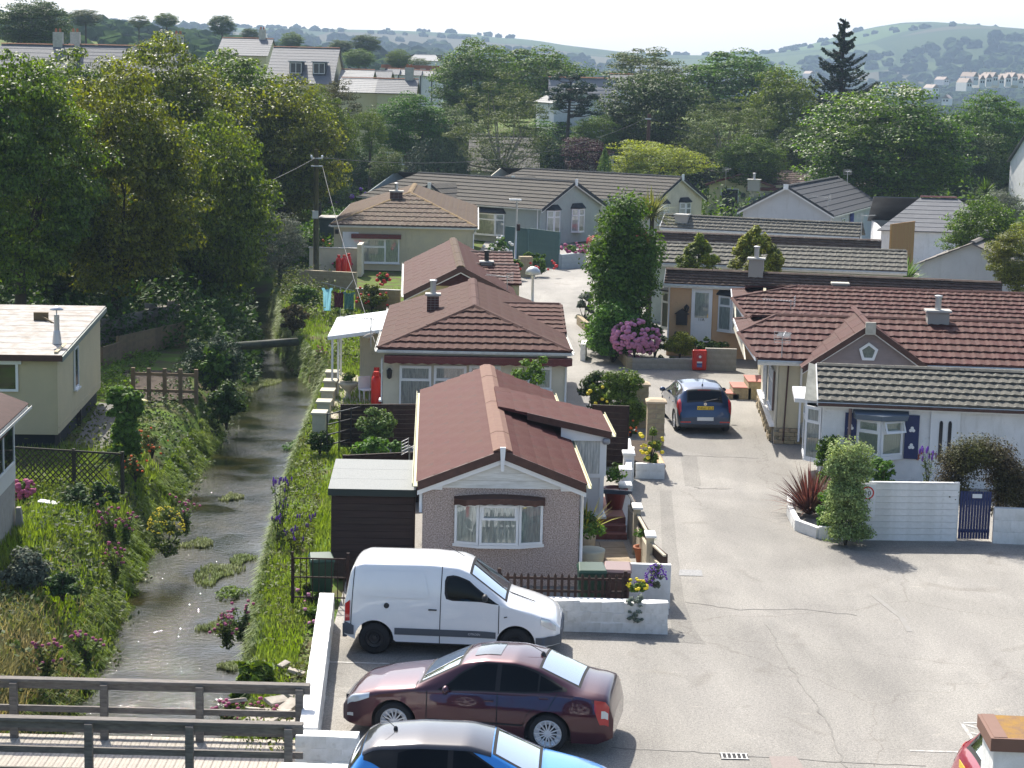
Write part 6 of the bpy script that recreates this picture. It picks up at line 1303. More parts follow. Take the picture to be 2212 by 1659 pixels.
# ---- silver car nose behind the white home, red car by the far lodge, red car bottom right
P = g(1716, 962, 0); hatch('parked_car', 'silver car with only its nose showing between the cream and white homes', paint('silver_paint', (.5, .52, .54), .6, .3), (P[0] + .15, P[1] + .3), .25)
P = g(1278, 545, 0); hatch('parked_car', 'red car half hidden behind the tall shrub by the grey-green home', paint('red_paint', (.4, .02, .02), .2, .3), (P[0], P[1] + 2), .5)
RD = paint('wine_red_paint', (.3, .02, .045), .3, .3)
P = at(2086, 1640, 27.9)
rc = hatch('parked_car', 'wine red hatchback cut off by the bottom right corner of the photo', RD, (P[0] + 4.2, P[1]), math.pi)
rc.plate('', True, .84, x=4.225)
# ================================================================ WALLS, FENCES, BRIDGE
def G2(x, y, z=0.): p = g(x, y, z); return (float(p[0]), float(p[1]))
WOODG = mat('weathered_grey_wood', (.2, .18, .16), .85, col2=(.11, .1, .09), vscale=5, stretch=(1, 6, 6), bump=.4, bscale=20)
DECK = mat('grey_deck_wood', (.5, .46, .4), .85, col2=(.38, .35, .3), vscale=3, rand=.2, bump=.3)
fb = thing('footbridge', 'timber footbridge with grey rails crossing the stream at the bottom left', 'footbridge', (0, 0, 0))
a, b = g(0, 1462, 1.0), g(670, 1478, 1.0); c, d_ = g(0, 1546, 1.05), g(655, 1562, 1.05)
def railing(p, q, posts, hgt, base=-.2):
 p = np.array(p); q = np.array(q); p = p + (p - q) * .35
 MB().bar((p[0], p[1], hgt - .03), (q[0], q[1], hgt - .03), .17, .055).build('handrail', WOODG, fb, bevel=.008)
 MB().bar((p[0], p[1], hgt - .12), (q[0], q[1], hgt - .12), .05, .11).build('rail', WOODG, fb)
 for z_ in (hgt - .52, hgt - .86): MB().bar((p[0], p[1], z_), (q[0], q[1], z_), .05, .1).build('rail', WOODG, fb)
 pm_ = MB().box(-.06, -.055, base, .06, .055, hgt - .06).mesh('post', WOODG)
 for x in posts: P = at(x, 1500, q[1]); link('post', pm_, fb, loc=(float(P[0]), float(q[1] + (p[1] - q[1]) * (q[0] - P[0]) / (q[0] - p[0]) - .09), 0))
railing(a, b, (32, 227, 433, 648), 1.0); railing(c, d_, (-30, 193, 411, 625), 1.05)
yn, yf = float(d_[1]) - .12, float(b[1]) + .1; x = -9.6; pm_ = MB(); pm_.box(0, yn, -.05, .138, yf, 0)
for k in range(7): pm_.box(.004 + k * .0195, yn, 0, .013 + k * .0195, yf, .006)
pm_ = pm_.mesh('deck_plank', DECK)
while x < -3.45: link('deck_plank', pm_, fb, loc=(x, 0, random.uniform(-.002, .002))); x += .146
for y_ in (yn + .15, yf - .2): MB().box(-9.6, y_, -.35, -3.4, y_ + .12, -.05).build('beam', WOODG, fb)
def pw(name, label, a, b, h, t=.3, rough=.006, m=None, **k): return blockwall(name, label, a, b, h, m or PAINTW, t, .44, .21, rough=rough, mort=PAINTW, jm=.003, **k)
pw('low_wall', 'long low white wall between the parking bays and the stream bank', (-3.12, 29.75), (-3.62, 37.9), .62)
pw('low_wall', 'short white wall end facing the camera in front of the burgundy car', (-3.28, 29.55), (-2.3, 29.5), .6)
pw('low_wall', 'white wall stub at the bottom edge beside the blue car', (-3.35, 28.0), (-2.2, 27.95), .62)
w1 = pw('low_wall', 'white stone-faced wall with a corner planter in front of the pebbledash home', (-1.2, 37.85), (3.22, 37.75), .64, .3, .016)
pw('wall_return', '', (3.1, 37.95), (3.18, 39.3), .66, .2, parent=w1); 
soil = mat('soil', (.07, .05, .035), 1, var=.4, vscale=8, bump=1, bscale=15)
blockwall('panel_wall', 'white wall panel behind the corner planter at the lane', (2.2, 39.62), (3.42, 39.6), .95, PAINTW, .12, 1.22, .95, mort=PAINTW)
P2 = [(2.9, 47.4), (3.02, 49.4), (3.22, 51.6), (3.35, 52.9)]
wv = thing('garden_wall', 'white garden wall with stepped caps beside the glazed porch, running along the lane', 'wall', (0, 0, 0))
for i in range(3): pw('wall_section', '', P2[i], P2[i + 1], .72 + .1 * i, .16, parent=wv)
for x_, y_ in P2[:3]: MB().box(x_ - .16, y_ - .2, 0, x_ + .1, y_ + .2, .95).build('pier', PAINTW, wv); MB().box(x_ - .2, y_ - .26, .95, x_ + .14, y_ + .26, 1.03).build('pier_cap', PAINTW, wv, bevel=.02)
pl_ = thing('planter', 'white block planter of yellow roses at the lane edge', 'planter', (0, 0, 0))
pw('wall_section', '', (3.5, 53.1), (4.3, 53.05), .42, .16, parent=pl_); pw('wall_section', '', (3.4, 53.2), (3.5, 57), .4, .12, parent=pl_)
MB().box(3.5, 53.2, 0, 4.2, 57.2, .3).build('soil', soil, pl_)
lg = thing('log', 'pale log edging the planter beside the lane', 'log', (4.25, 53.3, .1)); MB().tube([(0, 0, .2), (-.02, 1.7, .2)], .1, 10).build('log_body', mat('pale_log', (.5, .36, .22), .9, var=.3), lg, smooth=True)
def pier(label, x, y, h, w=.5):
 t = thing('stone_pillar', label, 'pillar', (x, y, 0)); MB().box(-w / 2 + .02, -w / 2 + .02, 0, w / 2 - .02, w / 2 - .02, h).build('mortar_core', MATS['mortar'], t); n = int(h / .15); s = MB().box(0, 0, 0, w / 2 - .012, w, h / n - .012).mesh('stone_block', STONE); s2 = MB().box(0, 0, 0, w - .0, w, h / n - .012).mesh('stone_block', STONE)
 for i in range(n):
  if i % 2: link('stone_block', s2, t, loc=(-w / 2, -w / 2, i * h / n))
  else: link('stone_block', s, t, loc=(-w / 2, -w / 2, i * h / n)); link('stone_block', s, t, loc=(.006, -w / 2, i * h / n))
 MB().add([(-w * .6, -w * .6, h), (w * .6, -w * .6, h), (w * .6, w * .6, h), (-w * .6, w * .6, h), (-w * .6, -w * .6, h + .06), (w * .6, -w * .6, h + .06), (w * .6, w * .6, h + .06), (-w * .6, w * .6, h + .06), (-w * .35, -w * .35, h + .12), (w * .35, -w * .35, h + .12), (w * .35, w * .35, h + .12), (-w * .35, w * .35, h + .12)], [(3, 2, 1, 0), (0, 1, 5, 4), (1, 2, 6, 5), (2, 3, 7, 6), (3, 0, 4, 7), (4, 5, 9, 8), (5, 6, 10, 9), (6, 7, 11, 10), (7, 4, 8, 11), (8, 9, 10, 11)]).build('cap_stone', mat('cap_sand', (.48, .38, .26), .9, var=.2), t)
X_, Y_ = G2(1395, 985); pier('rear one of the two stone gate pillars by the lane', 4.1, 61.2, 1.35); pier('front one of the two stone gate pillars by the lane', 4.36, 57.9, 1.35, .52)
CONC = mat('cream_concrete_panel', (.48, .43, .33), .9, var=.15, vscale=5, rand=.1)
DBR = mat('dark_brown_wood', (.04, .022, .016), .8, var=.4, vscale=5, stretch=(1, 1, 1), bump=.3, rand=.3)
sf = thing('side_fence', 'fence of cream concrete panels with white capped posts along the patio', 'fence', (0, 0, 0))
PF = [(3.3, 39.9), (3.1, 41.5), (2.98, 44.3), (2.92, 46.4)]
for i in range(3):
 a = np.array(PF[i]); b = np.array(PF[i + 1]); u = (b - a) / np.linalg.norm(b - a); L = np.linalg.norm(b - a); n = max(2, int(L / .5))
 for r_ in range(2):
  for k in range(n): p, q = a + u * (L * k / n + .01), a + u * (L * (k + 1) / n - .01); MB().bar((p[0], p[1], .18 + .36 * r_), (q[0], q[1], .18 + .36 * r_), .05, .345).build('concrete_panel', CONC, sf)
 MB().bar((a[0] + .05, a[1], .93), (b[0] + .05, b[1], .8), .03, .3).build('dark_board', DBR, sf)
 for z_ in (.76, 1.05): MB().bar((a[0], a[1], z_), (b[0], b[1], z_ - .1), .06, .035).build('rail', CONC, sf)
for x_, y_ in PF[1:3]: MB().box(x_ - .08, y_ - .12, 0, x_ + .08, y_ + .12, 1.1).build('post', CONC, sf); MB().box(x_ - .12, y_ - .28, 1.1, x_ + .12, y_ + .28, 1.16).build('post_cap', PAINTW, sf, bevel=.02)
hr_ = thing('handrail', 'dark metal rail across the porch entrance from the white frame to the fence', 'handrail', (0, 0, 0)); MB().bar((2.2, 46.6, .98), (3.0, 46.7, .93), .06, .1).bar((2.25, 46.6, .3), (2.25, 46.6, .95), .04, .04).build('rail', mat('dark_blue_metal', (.03, .04, .06), .4), hr_)
SLAB = mat('buff_slab', (.36, .29, .2), .9, var=.25, vscale=3, rand=.12)
pt = thing('patio', 'buff paving slabs between the pebbledash home and the side fence', 'patio', (1.75, 39.9, 0), R_(2))
sm_ = MB().box(0, 0, 0, .585, .585, .03).mesh('paving_slab', SLAB)
for i in range(2):
 for k in range(9): link('paving_slab', sm_, pt, loc=(i * .6, k * .6, random.uniform(0, .004)))
tag(MB().box(2.95 - .0, 40, .0, 3.04, 45.2, .02).build('gravel_strip', mat('gravel', (.3, .29, .27), .95, col2=(.5, .48, .45), vscale=60, bump=1)), kind='structure')
pf = thing('picket_fence', 'dark brown picket fence on the white stone-faced wall', 'fence', (0, 38.18, 0))
pk = MB().prism([(-.028, .5), (.028, .5), (.028, 1.0), (0, 1.06), (-.028, 1.0)], 'y', -.01, .01).mesh('picket', DBR)
for i in range(29): link('picket', pk, pf, loc=(-1.5 + i * .137, 0, random.uniform(-.01, .01)))
for z_ in (.66, .92): MB().box(-1.6, .012, z_, 2.42, .04, z_ + .05).build('rail', DBR, pf)
for x_ in (-.2, 2.35): MB().box(x_, .04, 0, x_ + .07, .11, 1.12).build('post', DBR, pf)
IRON = MATS['black_iron']
X0, Y0 = -4.45, 39.3
ig = thing('iron_gate', 'rusty brown iron gate and railings by the shed, left of the van', 'gate', (X0, Y0, 0))
for i in range(9): MB().box(i * .13, 0, 0, i * .13 + .018, .018, .98).build('bar', DBR, ig)
for z_ in (.12, .55, .95): MB().box(0, -.005, z_, 1.08, .02, z_ + .03).build('rail', DBR, ig)
MB().box(-.05, -.02, 0, 0, .03, 1.1).box(1.1, -.02, 0, 1.16, .03, 1.1).build('post', DBR, ig)
def wheelie(name, label, x, y, rz, m, lid, w=.56, h=1.0):
 t = thing(name, label, 'wheelie bin', (x, y, 0), rz); b = MB(); a0, a1 = w * .42, w / 2
 b.add([(-a0, -a0, .06), (a0, -a0, .06), (a0, a0, .06), (-a0, a0, .06), (-a1, -a1, h), (a1, -a1, h), (a1, a1, h), (-a1, a1, h)], [(3, 2, 1, 0), (4, 5, 6, 7), (0, 1, 5, 4), (1, 2, 6, 5), (2, 3, 7, 6), (3, 0, 4, 7)]).build('bin_body', m, t, bevel=.03)
 MB().add([(-a1 - .02, -a1 - .04, h), (a1 + .02, -a1 - .04, h), (a1 + .02, a1 + .05, h + .02), (-a1 - .02, a1 + .05, h + .02), (-a1, -a1 + .02, h + .06), (a1, -a1 + .02, h + .06), (a1 - .03, a1 - .02, h + .11), (-a1 + .03, a1 - .02, h + .11)], [(3, 2, 1, 0), (4, 5, 6, 7), (0, 1, 5, 4), (1, 2, 6, 5), (2, 3, 7, 6), (3, 0, 4, 7)]).build('lid', lid, t, bevel=.015)
 MB().tube([(-a1, a1 + .08, h - .03), (a1, a1 + .08, h - .03)], .018, 8).build('handle', lid, t)
 for s_ in (-1, 1): MB().lathe([(.1, -.025), (.1, .025)], (s_ * a0, a0, .1), 14, 'x').build('wheel', TYRE, t)
 return t
GB = mat('bin_green', (.015, .05, .03), .4); BB = mat('bin_brown', (.09, .05, .045), .4)
wheelie('wheelie_bin', 'green wheelie bin behind the picket fence', 1.72, 38.75, .05, GB, GB); wheelie('wheelie_bin', 'brown wheelie bin with mauve lid behind the picket fence', 2.25, 38.85, -.05, BB, mat('bin_lid_mauve', (.2, .13, .12), .4))
wheelie('wheelie_bin', 'dark green bin behind the iron gate by the shed', -3.95, 40.1, .2, GB, GB, .5, .75)
sh_ = thing('shed', 'dark brown boarded shed with grey felt roof joined to the pebbledash home', 'shed', (-3.87, 41.35, 0), R_(1.5))
SHW = mat('dark_shed_board', (.032, .02, .018), .8, col2=(.05, .032, .028), vscale=2, stretch=(.5, 4, 6), bump=.2, rand=.2)
MB().box(.03, .05, 0, 1.78, 2.15, 2.0).build('shed_wall', SHW, sh_)
for i in range(13): MB().box(0, .0, .02 + i * .152, 1.8, .045, .02 + i * .152 + .146).build('shed_board', SHW, sh_)
FG = mat('grey_mineral_felt', (.22, .23, .22), .9, col2=(.33, .34, .33), vscale=70, detail=2, bump=.4, bscale=80)
for i in range(3): MB().add([(-.06, -.15 + i * .82, 2.02 + i * .055), (1.84, -.15 + i * .82, 2.02 + i * .055), (1.84, .7 + i * .82, 2.095 + i * .055), (-.06, .7 + i * .82, 2.095 + i * .055), (-.06, -.15 + i * .82, 2.05 + i * .055), (1.84, -.15 + i * .82, 2.05 + i * .055), (1.84, .7 + i * .82, 2.105 + i * .055), (-.06, .7 + i * .82, 2.105 + i * .055)], [(3, 2, 1, 0), (4, 5, 6, 7), (0, 1, 5, 4), (1, 2, 6, 5), (2, 3, 7, 6), (3, 0, 4, 7)]).build('felt_strip', FG, sh_)
MB().box(-.06, -.17, 1.9, 1.84, -.15, 2.05).build('felt_edge', mat('dark_felt', (.035, .045, .042), .9), sh_)
def boardfence(name, label, a, b, h, m, nb=6, vert=False, t=.03, z0=0., post=True):
 a = np.array(a, float); b = np.array(b, float); L = float(np.linalg.norm(b - a)); ang = math.atan2(b[1] - a[1], b[0] - a[0]); r = thing(name, label, 'fence', (a[0], a[1], z0), ang)
 if vert:
  n = max(2, int(L / .12)); me = MB().box(0, 0, 0, L / n - .008, t, h).mesh('fence_board', m)
  for i in range(n): link('fence_board', me, r, loc=(i * L / n, random.uniform(0, .006), random.uniform(-.01, .01)))
 else:
  me = MB().box(0, 0, 0, L, t, h / nb - .006).mesh('fence_board', m)
  for i in range(nb): link('fence_board', me, r, loc=(0, random.uniform(0, .002), i * h / nb))
 MB().box(0, -.015, h + .003, L, t + .02, h + .035).build('capping_rail', m, r)
 if post:
  n = max(1, round(L / 1.8)); me = MB().box(-.045, t, 0, .045, t + .09, h + .03).mesh('fence_post', m)
  for i in range(n + 1): link('fence_post', me, r, loc=(L * i / n, 0, 0))
 return r
boardfence('board_fence', 'dark brown fence behind the pebbledash home, below the cream home', (-5.0, 56.6), (-2.1, 57.1), 1.25, DBR, 9)
boardfence('board_fence', 'low dark brown fence crossing the garden between shed and home', (-4.2, 48.6), (-2.05, 49.4), 1.3, DBR, 8)
boardfence('board_fence', 'dark brown panel fence right of the glazed porch', (2.35, 54.6), (3.3, 54.5), 1.75, DBR, 10)
tf = thing('trellis_gate', 'bent metal bar fence by the round bush beside the stream', 'fence', (-5.3, 55.2, 0), R_(60))
for z_ in (.3, .6, .9, 1.2): MB().box(0, 0, z_, 1.8, .03, z_ + .03).build('rail', IRON, tf)
for x_ in (0, .6, 1.2, 1.8): MB().box(x_, 0, 0, x_ + .03, .03, 1.25).build('bar', IRON, tf)
A_, B_ = G2(1846, 1167), G2(2064, 1169)
wf = boardfence('plank_fence', 'long white fence of wide horizontal boards in front of the white home', A_, B_, 1.42, PAINTW, 9, t=.06)
X_, Y_ = G2(2066, 1168); gt_ = thing('garden_gate', 'navy blue slatted gate in the white fence', 'gate', (X_ + .04, Y_ + .02, .05), R_(1)); gw = G2(2141, 1168)[0] - X_ - .1
n = 11; me = MB().box(0, 0, 0, gw / n - .012, .03, 1.18).mesh('gate_slat', NAVY)
for i in range(n): link('gate_slat', me, gt_, loc=(i * gw / n, 0, 0))
for z_ in (.15, .95): MB().box(0, .03, z_, gw, .06, z_ + .08).build('gate_rail', NAVY, gt_)
so_ = MB().box(gw * .38, -.012, 1.02, gw * .68, -.0, 1.12).build('gate_sign', WHITE, gt_)
blockwall('low_wall', 'white wall right of the navy gate, under the leafy arch', G2(2143, 1172), G2(2290, 1178), .88, PAINTW, .18, .9, .3, mort=PAINTW, jm=.004)
pts = [G2(1706, 1085), G2(1705, 1112), G2(1722, 1146), G2(1768, 1163), G2(1850, 1167)]
kb = thing('planter', 'curved low white block edge round the spiky purple plant', 'planter', (0, 0, 0))
for i in range(4): pw('wall_section', '', pts[i], pts[i + 1], .24 + .02 * i, .14, parent=kb)
P = g(1866, 1168, 0); sg_ = thing('speed_sign', 'white speed limit 10 sign on the plank fence, half covered by ivy', 'sign', (float(P[0]) + .02, float(P[1]) - .04, 0))
MB().box(-.33, -.012, .6, .2, 0, 1.42).build('sign_plate', WHITE, sg_)
MB().lathe([(.16, -.006), (.16, -.0)], (.0, -.014, 1.2), 24, 'y').build('red_ring', mat('sign_red', (.55, .02, .02), .4), sg_); MB().lathe([(.125, -.006), (.125, -.0)], (0, -.019, 1.2), 24, 'y').build('sign_disc', WHITE, sg_)
bl_ = mat('black_letter', ())
text('10', .17, bl_, sg_, upright((0, -.028, 1.14), (1, 0, 0), (0, -1, 0))); text('Speed', .1, bl_, sg_, upright((-.06, -.014, .94), (1, 0, 0), (0, -1, 0))); text('Limit', .1, bl_, sg_, upright((-.06, -.014, .83), (1, 0, 0), (0, -1, 0)))
bw1 = blockwall('block_wall', 'grey block garden wall behind the blue car, with shrubs on top', G2(1362, 796), G2(1500, 798), .42, GREYBLK, .2, .44, .21, mort=MATS['mortar'])
blockwall('block_wall', 'taller grey block wall right of the red fire box', G2(1522, 799), G2(1590, 801), .86, GREYBLK, .2, .44, .215, mort=MATS['mortar'], cap=None)
blockwall('stone_wall', 'low buff stone wall curving beside the lane under the pink hydrangea', G2(1360, 797), G2(1330, 762), .45, STONE, .2, .3, .12, mort=MATS['mortar'])
blockwall('stone_wall', 'low stone planter wall at the foot of the tall shrub', G2(1250, 700), G2(1268, 716), .4, STONE, .2, .3, .12, mort=MATS['mortar'])
P = g(1509, 799, 0); FR = mat('fire_red', (.55, .025, .015), .35)
fx = thing('fire_box', 'red fire alarm box standing against the grey block wall', 'fire box', (float(P[0]), float(P[1]) - .25, 0), 0)
MB().box(-.27, 0, .02, .27, .22, .8).build('cabinet', FR, fx, bevel=.04); MB().box(-.2, -.015, .1, .2, .0, .7).build('cabinet_door', FR, fx, bevel=.01)
MB().lathe([(.12, -.05), (.12, -.01)], (0, 0, .56), 18, 'y').build('bell', mat('bell_red', (.4, .03, .05), .3), fx); MB().lathe([(.05, -.06), (.05, -.03)], (.01, -.01, .55), 14, 'y').build('bell_disc', WHITE, fx)
MB().box(-.1, -.03, .14, .1, -.012, .3).build('notice', mat('notice_blue', (.04, .08, .3), .5), fx); MB().box(-.1, -.03, .302, .1, -.012, .36).box(-.1, -.034, .19, .1, -.03, .2).build('notice_top', WHITE, fx)
P = g(1603, 862, 0); sx = thing('doorstep', 'stone steps with red tiled treads up to the red-brown roofed home', 'steps', (float(P[0]) - .75, float(P[1]) - .1, 0))
for i, (x0, z_) in enumerate(((0, .18), (.42, .4), (.95, .62))):
 MB().box(x0, 0, 0, x0 + .62 if i < 2 else 1.5, .9 + .3 * i, z_).build('step', STONE, sx); MB().box(x0 - .02, -.02, z_ + .001, x0 + (.5 if i < 2 else .6), .92 + .3 * i, z_ + .03).build('step_tile', mat('terracotta_tile', (.42, .16, .12), .7, var=.15), sx)
# ---------------------------------------------------------------- poles, lamps, wires
WIRE = mat('wire', (.07, .07, .07), .6)
PB = g(683, 612, 0); zt = float(at(675, 322, PB[1])[2])
tp = thing('telegraph_pole', 'green-brown telegraph pole beside the lichen roofed bungalow', 'telegraph pole', (float(PB[0]), float(PB[1]), 0))
MB().tube([(0, 0, -.3), (-.05, 0, zt)], .17, 12, r1=.12).build('pole', mat('mossy_pole', (.08, .075, .035), .9, var=.4, vscale=3), tp, smooth=True)
for z_ in (zt - .5, zt - .9): MB().box(-.3, -.16, z_, .3, -.08, z_ + .06).build('bracket', mat('galvanised', (.5, .5, .5), .5, .5), tp)
for x_ in (-.28, .28): MB().lathe([(.03, 0), (.06, .03), (.05, .12), (.02, .14)], (x_, -.12, zt - .44), 8).build('insulator', WHITE, tp)
MB().box(-.2, -.25, zt - 3.6, .1, -.14, zt - 3.2).build('pole_box', mat('galvanised', ()), tp)
def wire(label, a, b, sag, r=.014, n=14):
 a = np.array(a, float); b = np.array(b, float); pts = [tuple(a + (b - a) * t - np.array([0, 0, 4 * sag * t * (1 - t)])) for t in np.linspace(0, 1, n)]
 return tag(MB().tube(pts, r, 5, cap=False).build('wire', WIRE, smooth=True), label, 'wire')
top = (float(PB[0]), float(PB[1]) - .1, zt - .42)
wire('wire sagging from the telegraph pole down to the left into the trees', top, tuple(at(0, 480, 80)), 1.2); wire('long wire from the telegraph pole to the right across the dark cypress', top, tuple(at(1397, 255, 172)), 1.6)
wire('steep stay wire from the telegraph pole down to the white canopy', (top[0] + .3, top[1], zt - .9), tuple(at(810, 740, 62.5)), .3, .012)
PR = g(1397, 470, 0); Yp = 166.; Xp = float(at(1396, 375, Yp)[0]); rp_ = thing('telegraph_pole', 'rust coloured pole in front of the lime green tree', 'telegraph pole', (Xp, Yp, 0)); MB().tube([(0, 0, -.3), (.1, 0, float(at(1398, 246, Yp)[2]))], .22, 10, r1=.15).build('pole', mat('rusty_pole', (.11, .05, .035), .8, var=.3), rp_); MB().box(-.25, -.2, float(at(1398, 258, Yp)[2]), .25, -.1, float(at(1398, 255, Yp)[2])).build('bracket', mat('galvanised', ()), rp_)
wire('wire from the rust coloured pole to the right into the trees', tuple(at(1399, 252, Yp)), tuple(at(1700, 300, 170)), .8, .02)
Yq = 230.; Xq = float(at(869, 220, Yq)[0]); zq = float(height(Xq, Yq)); q_ = thing('telegraph_pole', 'thin dark pole in front of the far slate roofs', 'telegraph pole', (Xq, Yq, zq)); MB().tube([(0, 0, -.3), (0, 0, float(at(869, 178, Yq)[2]) - zq)], .2, 8).build('pole', DBR, q_)
wire('pale wire going down right from the thin far pole', tuple(at(869, 184, Yq)), tuple(at(945, 232, 210)), .2, .03)
LM = mat('lamp_grey', (.5, .52, .53), .35, .3)
X_, Y_ = float(at(1150, 645, 93)[0]), 93.; zl = float(at(1150, 575, Y_)[2])
ml = thing('street_lamp', 'mushroom headed grey street lamp behind the pebbledash and cream homes', 'street lamp', (X_, Y_, 0)); MB().tube([(0, 0, 0), (0, 0, zl - .35)], .075, 10, r1=.06).build('pole', LM, ml, smooth=True); R0 = 17 * Y_ / F
MB().lathe([(.02, zl), (R0 * .55, zl - .06), (R0 * .9, zl - .2), (R0, zl - .38), (R0 * .8, zl - .4), (.1, zl - .42)], (0, 0, 0), 20).build('lamp_head', LM, ml, smooth=True); MB().lathe([(.08, zl - .6), (.12, zl - .42)], (0, 0, 0), 12).build('lamp_neck', LM, ml, smooth=True)
P = g(1113, 562, 0); zl = float(at(1116, 434, P[1])[2]); l2 = thing('street_lamp', 'thin white street lamp in front of the grey-green home', 'street lamp', (float(P[0]), float(P[1]), 0)); MB().tube([(0, 0, 0), (.03, 0, zl)], .07, 8, r1=.05).build('pole', LM, l2, smooth=True); MB().box(-.45, -.15, zl, .3, .15, zl + .12).build('lamp_head', LM, l2, bevel=.03); MB().box(.06, -.12, zl * .5, .26, .1, zl * .5 + .4).build('control_box', DBR, l2)
def aerial(label, px, py0, py1, Y, rot=0., flat=True, sc=1.):
 X = float(at(px, py1, Y)[0]); z0 = float(at(px, py1, Y)[2]); z1 = float(at(px, py0, Y)[2]); t = thing('tv_aerial', label, 'aerial', (X, Y, 0), rot); am = mat('aerial_metal', (.45, .45, .45), .4, .7)
 MB().tube([(0, 0, z0), (0, 0, z1)], .018, 6).build('mast', am, t); b = MB(); b.bar((-.1, 0, z1 - .05), (1.0 * sc, 0, z1 - .0), .02, .02)
 for i in range(10): b.bar((.05 + i * .095 * sc, -.2, z1 - .03), (.05 + i * .095 * sc, .2, z1 - .03), .01, .01)
 b.build('boom', am, t); q = MB()
 for k in range(5): q.bar((-.12, -.25, z1 - .2 + k * .08), (-.12, .25, z1 - .2 + k * .08), .012, .012)
 for k in (-.24, 0, .24): q.bar((-.12, k, z1 - .22), (-.12, k, z1 + .14), .012, .012)
 q.build('reflector', am, t); return t
aerial('tv aerial above the shed at the left eave of the pebbledash home', 884, 962, 1010, 46.5, -.3); aerial('tv aerial on the left gutter of the near red-brown roof', 1688, 725, 785, 58.7, 1.35); aerial('tv aerial lying over the red-brown roof behind', 1708, 648, 668, 66, 2.9)
aerial('tv aerial over the white canopy of the cream home', 801, 686, 750, 60.8, 3.0); aerial('tv aerial beside the maroon roof near the mushroom lamp', 1095, 596, 640, 77.6, 2.6); aerial('tall tv aerial behind the yellowish home', 1567, 365, 405, 158, 1.2, sc=1.4); aerial('tv aerial behind the slate coloured sheet roof', 1830, 370, 398, 128, 1.3, sc=1.2); aerial('tv aerial on the slate coloured roof slope', 1788, 425, 452, 116, 2.8); aerial('tv aerial near the end of the hindmost long roof', 1860, 465, 510, 106, .6)
# ---------------------------------------------------------------- stream pipe, ruined wall, timber fence, dark bits on the left bank
pa, pb_ = at(505, 748, 75), at(642, 738, 76.5); dp = MB().tube([tuple(pa), tuple(pb_)], .16, 12).build('drain_pipe', mat('mossy_black_pipe', (.03, .035, .03), .7, col2=(.06, .07, .04), vscale=4), smooth=True); tag(dp, 'thick dark pipe crossing above the stream', 'pipe')
RUB = mat('rubble_stone', (.24, .21, .18), .95, col2=(.13, .12, .1), vscale=3, rand=.3, bump=.6, bscale=12)
rw = thing('ruined_wall', 'ruined rubble stone wall with ivy under the big trees', 'wall', (0, 0, 0)); rg = np.random.default_rng(4); sm3 = []
for k in range(5):
 v_ = [(x + rg.uniform(-.05, .05), y + rg.uniform(-.05, .05), z + rg.uniform(-.03, .03)) for x in (-.22, .22) for y in (-.2, .2) for z in (-.1, .1)]; sm3.append(MB().add(v_, [(0, 1, 3, 2), (4, 6, 7, 5), (0, 4, 5, 1), (2, 3, 7, 6), (0, 2, 6, 4), (1, 5, 7, 3)]).mesh('stone', RUB))
Pa, Pb = np.array(G2(215, 745)), np.array(G2(390, 718)); Lw = np.linalg.norm(Pb - Pa); uu = (Pb - Pa) / Lw; nst = 0
MB().bar((*Pa, .5), (*(Pb), .7), .3, 1.0).build('wall_core', RUB, rw)
for i in range(int(Lw / .45)):
 hh = .9 + (.5 if i > Lw / .45 * .62 else 0) + .15 * math.sin(i * 1.3)
 for j in range(int(hh / .2)):
  if nst < 290: p = Pa + uu * (i * .45 + (j % 2) * .2); o = link('stone', sm3[(i * 3 + j) % 5], rw, loc=(p[0], p[1] - .08 + rg.uniform(-.04, .04), .1 + j * .2), rot=(0, 0, rg.uniform(-.1, .1))); nst += 1
BW = mat('sawn_board', (.2, .14, .08), .85, col2=(.13, .1, .06), vscale=3, rand=.2)
bf = boardfence('board_fence', 'low brown board fence round the vegetable plot on the left', G2(258, 776), G2(400, 742), .85, BW, 3); boardfence('board_fence', 'short leaning end of the vegetable plot fence', G2(222, 792), G2(262, 780), .7, BW, 3)
rf = thing('rail_fence', 'rough post and rail fence in the vegetable plot', 'fence', (0, 0, 0))
a, b = np.array(G2(288, 868)), np.array(G2(424, 872))
for t in np.linspace(0, 1, 5): p = a + (b - a) * t; MB().box(p[0] - .06, p[1] - .06, 0, p[0] + .06, p[1] + .06, 1.15).build('post', BW, rf)
for z_ in (.4, .95): MB().bar((*a, z_), (*b, z_), .05, .1).build('rail', BW, rf)
tag(sheet('soil_bed', [G2(*p, .0) for p in ((262, 800), (400, 800), (420, 860), (290, 870))], soil, .006), kind='structure')
tag(sheet('concrete_path', [G2(*p) for p in ((215, 870), (150, 975), (110, 985), (205, 1000), (235, 960), (300, 880))], mat('grey_path', (.17, .165, .15), .95, var=.3, vscale=3), .006), kind='structure')
lt = thing('lattice_fence', 'dark lattice fence on the left bank below the beige home', 'fence', (*G2(0, 1052), 0), 0); a = np.array(G2(-10, 1050)); b = np.array(G2(263, 1068)); lt.location = (a[0], a[1], 0); lt.rotation_euler = (0, 0, math.atan2(b[1] - a[1], b[0] - a[0])); Lt = float(np.linalg.norm(b - a)); LW = mat('lattice_wood', (.035, .032, .022), .85)
k = .16; hh = 1.0; sA = MB().bar((0, 0, 0), (hh, 0, hh), .012, .03).mesh('lattice_strip', LW); sB = MB().bar((0, .012, hh), (hh, .012, 0), .012, .03).mesh('lattice_strip', LW); i = -6
while i * k < Lt - 1.0:
 if i >= 0: link('lattice_strip', sA, lt, loc=(i * k, 0, .05)); link('lattice_strip', sB, lt, loc=(i * k, 0, .05))
 i += 1
for x_ in (0, Lt * .62, Lt): MB().box(x_ - .04, .02, 0, x_ + .04, .1, 1.12).build('post', LW, lt)
